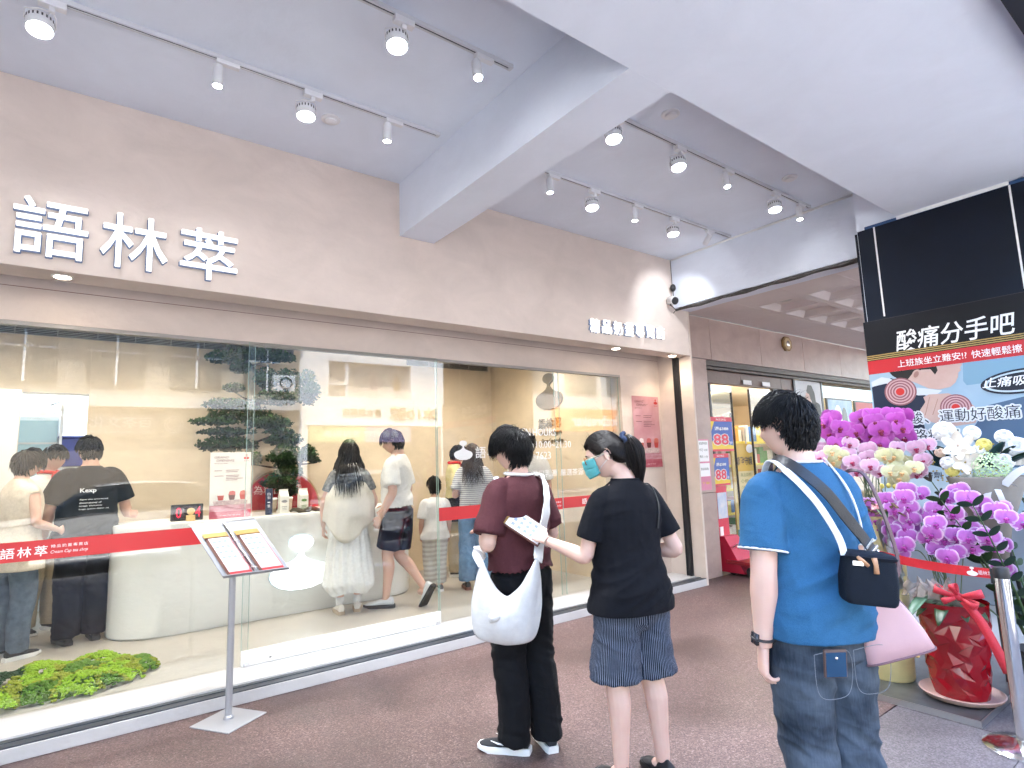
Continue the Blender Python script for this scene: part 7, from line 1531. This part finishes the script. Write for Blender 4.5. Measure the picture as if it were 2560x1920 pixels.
# ------------------------------------------------------------------ across the street (mirrored in the shop glass)
WB = thing("white_shop_building", (9.5, -12.3, 0), "white two-storey shop building mirrored in the sliding glass door", "building")
wwall = mat("white facade", (.78,.78,.77), .6, var=.03)
obj("wall", MB().box(6.45,12.7,-12.6,-12.0,3.02,4.1).box(6.45,12.7,-12.6,-12.0,5.45,9.5).box(6.45,7.5,-12.6,-12.0,4.101,5.449).box(10.9,12.7,-12.6,-12.0,4.101,5.449).box(6.45,6.75,-12.6,-12.0,0,3.019).box(12.3,12.7,-12.6,-12.0,0,3.019), wwall, WB)
obj("shop_opening", MB().box(6.75,12.3,-12.58,-12.5,0,3.02), mat("dark shop inside", (.10,.075,.05), .6), WB)
W1 = obj("window", MB().box(7.5,10.9,-12.5,-12.3,4.101,5.449), mat("display backdrop", (.50,.42,.34), .4, col2=(.65,.58,.52), vs=2), WB)
obj("mullion", MB().box(8.2,8.27,-12.3,-12.05,4.102,5.448).box(7.5,8.2,-12.3,-12.06,4.55,4.60), white, W1)
for k, (x, c) in enumerate(((9.4,(.35,.22,.24)),(9.95,(.60,.58,.50)),(10.4,(.28,.15,.06)))): obj("printed_bottle", MB().box(x-.14,x+.14,-12.298,-12.29,4.45,4.95).box(x-.06,x+.06,-12.298,-12.29,4.951,5.15), mat("perfume%d" % k, c, .3), W1)
gold = mat("gold sign", (.32,.22,.08), .35, metal=.6)
fit_text("sign_letter", "香水旗艦店", frame((8.8,-11.99,3.54), (-1,0,0), UZ), gold, w=1.55, h=.28, extrude=.03, bold=.012, parent=WB, spacing=1.3); fit_text("sign_letter", "沐10號", frame((11.05,-11.99,3.52), (-1,0,0), UZ), gold, w=2.2, h=.55, extrude=.03, bold=.02, parent=WB)
obj("banner", MB().box(6.78,8.9,-11.98,-11.95,2.38,2.97), mat("banner green", (.30,.38,.12), .5), WB); obj("banner", MB().box(8.901,10.85,-11.98,-11.95,2.38,2.97), mat("banner mauve", (.30,.24,.36), .5), WB)
fit_text("banner_lettering", "香氛體驗 會員招募", frame((8.8,-11.945,2.7), (-1,0,0), UZ), whitev, w=3.0, h=.25, parent=WB)
TBd = thing("tan_office_building", (-5, -12.4, 0), "grey tan office building with balconies mirrored in the left pane", "building")
tanw = mat("tan tile facade", (.36,.33,.28), .7, var=.1, vs=3)
obj("wall", MB().box(-30,6.44,-12.8,-12.2,0,11.5), tanw, TBd)
for z in (3.5, 6.3, 9.1): obj("ledge", MB().box(-30,6.44,-12.19,-11.7,z,z+.35), mat("pale ledge", (.60,.58,.54), .6), TBd)
for i in range(-11, 3):
    for z in (4.2, 7.0, 9.8): w_ = obj("window", MB().box(i*2.2+.2,i*2.2+1.7,-12.195,-12.15,z,z+1.5), mat("window dark", (.10,.11,.11), .15), TBd); obj("window_frame", MB().box(i*2.2+.92,i*2.2+.98,-12.149,-12.12,z,z+1.5).box(i*2.2+.2,i*2.2+1.7,-12.149,-12.12,z+1.0,z+1.05), white, w_)
obj("shutter", MB().box(-6,6.2,-12.195,-12.15,.1,2.55), mat("shutter tan", (.30,.25,.19), .6), TBd)
SGN = obj("shop_board", MB().box(-.35,3.0,-12.14,-12.05,2.62,3.36), mat("board brown", (.20,.17,.13), .5), TBd); fit_text("board_lettering", "百茶文化園", frame((.95,-12.04,3.05), (-1,0,0), UZ), whitev, w=2.0, h=.34, parent=SGN, bold=.01); fit_text("board_lettering", "Taiwan Culture Park & Tourism Farm", frame((.95,-12.04,2.76), (-1,0,0), UZ), whitev, w=2.2, h=.11, parent=SGN); obj("round_crest", MB().tube([(2.55+.26*cos(t),-12.04,2.99+.26*sin(t)) for t in [2*pi*k/32 for k in range(32)]], .012, 6, closed=True).tube([(2.55+.18*cos(t),-12.04,2.99+.18*sin(t)) for t in [2*pi*k/32 for k in range(32)]], .01, 6, closed=True), whitev, SGN)
for x, z in ((5.5,4.2),(3.4,6.9)): A_ = obj("air_conditioner", MB().box(x,x+.75,-12.18,-11.85,z,z+.55), white, TBd, bevel=.02); obj("fan_grille", MB().tube([(x+.42+.2*cos(t),-11.845,z+.28+.2*sin(t)) for t in [2*pi*k/24 for k in range(24)]], .02, 6, closed=True), darkmetal, A_)
OB = thing("orange_sign_building", (19, -12.4, 0), "pale building with an orange shop sign mirrored at the far end of the glass", "building")
obj("wall", MB().box(12.75,45,-12.8,-12.2,0,12), mat("pale facade", (.52,.50,.46), .7, var=.06), OB); sg_ = obj("orange_sign", MB().box(18.6,23.6,-12.19,-11.9,2.85,4.0), mat("orange sign", (.75,.22,.02), .5), OB); fit_text("sign_lettering", "icebreaker", frame((21.3,-11.89,3.4), (-1,0,0), UZ), whitev, w=3.2, h=.55, parent=sg_, bold=.01)
for i in range(7):
    for z in (4.8, 7.6): obj("window", MB().box(13.6+i*3,15.8+i*3,-12.195,-12.15,z,z+1.5), mat("window dark", (.10,.11,.11), .15), OB)
obj("shop_opening", MB().box(13.5,40,-12.195,-12.15,.1,2.7), mat("dark shop inside", (.10,.075,.05), .6), OB)
def car(x0, y0, label, paint, L=4.5, h=1.48, flip=1):
    C_ = thing("parked_car", (x0+L/2, y0, -.14), label, "car", "cars parked along the kerb")
    low = [(0,.42),(.02,.62),(.05,.80),(.28,.90),(.42,.98),(.75,1.0),(.96,.92),(1.0,.70),(1.0,.42),(.98,.28),(.02,.28)]
    cab = [(.26,.90),(.38,1.30),(.46,1.43),(.60,h),(.76,1.42),(.93,.98)]
    T = lambda a, z: (x0+(a if flip > 0 else 1-a)*L, z-.14)
    def side(poly, ys): return [[(T(a,z)[0], y, T(a,z)[1]) for a, z in poly] for y in ys]
    r = side(low, (y0-.88, y0-.90, y0+.90, y0+.88)); r[0] = [(p[0], p[1], p[2]*.98) for p in r[0]]
    obj("body", MB().loft(r), paint, C_, bevel=.05, smooth=True, angle=40); cb = MB().loft([[(p[0], y0+s*(.84-.18*max(0,(p[2]-.75)/.6)), p[2]) for p in side(cab, (0,))[0]] for s in (-1, 1)])
    obj("cabin", cb, mat("car glass", (.02,.03,.04), .06), C_, bevel=.05); obj("roof", MB().loft([[(T(a,z+.012)[0], y0+s*.69, T(a,z+.012)[1]) for a, z in ((.44,1.41),(.60,h),(.77,1.41),(.77,1.39),(.60,h-.03),(.44,1.39))] for s in (-1, 1)]), paint, C_, bevel=.02)
    for a in (.19, .80):
        for s in (-1, 1):
            w_ = obj("wheel", MB().tube([(T(a,0)[0], y0+s*.72, .18), (T(a,0)[0], y0+s*.92, .18)], .32, 24), blackp, C_, smooth=True, angle=40); obj("rim", MB().tube([(T(a,0)[0], y0+s*.90, .18), (T(a,0)[0], y0+s*.93, .18)], .20, 20), steel, w_)
    for s in (-1, 1): obj("headlight", MB().ell((T(.02,0)[0], y0+s*.66, .56), (.08,.16,.08), 10, 8), mat("lamp clear", (.6,.62,.65), .1), C_, smooth=True); obj("tail_light", MB().ell((T(.985,0)[0], y0+s*.68, .66), (.07,.15,.09), 10, 8), mat("tail red", (.35,.01,.01), .2), C_, smooth=True)
car(3.9, -3.4, "silver car at the kerb mirrored in the sliding door", mat("silver paint", (.55,.57,.60), .25, metal=.5, coat=.6), 4.5, 1.50, -1)
car(-1.6, -3.4, "white car at the kerb mirrored in the left pane", mat("white paint", (.72,.73,.74), .25, coat=.6), 4.4, 1.46, 1)
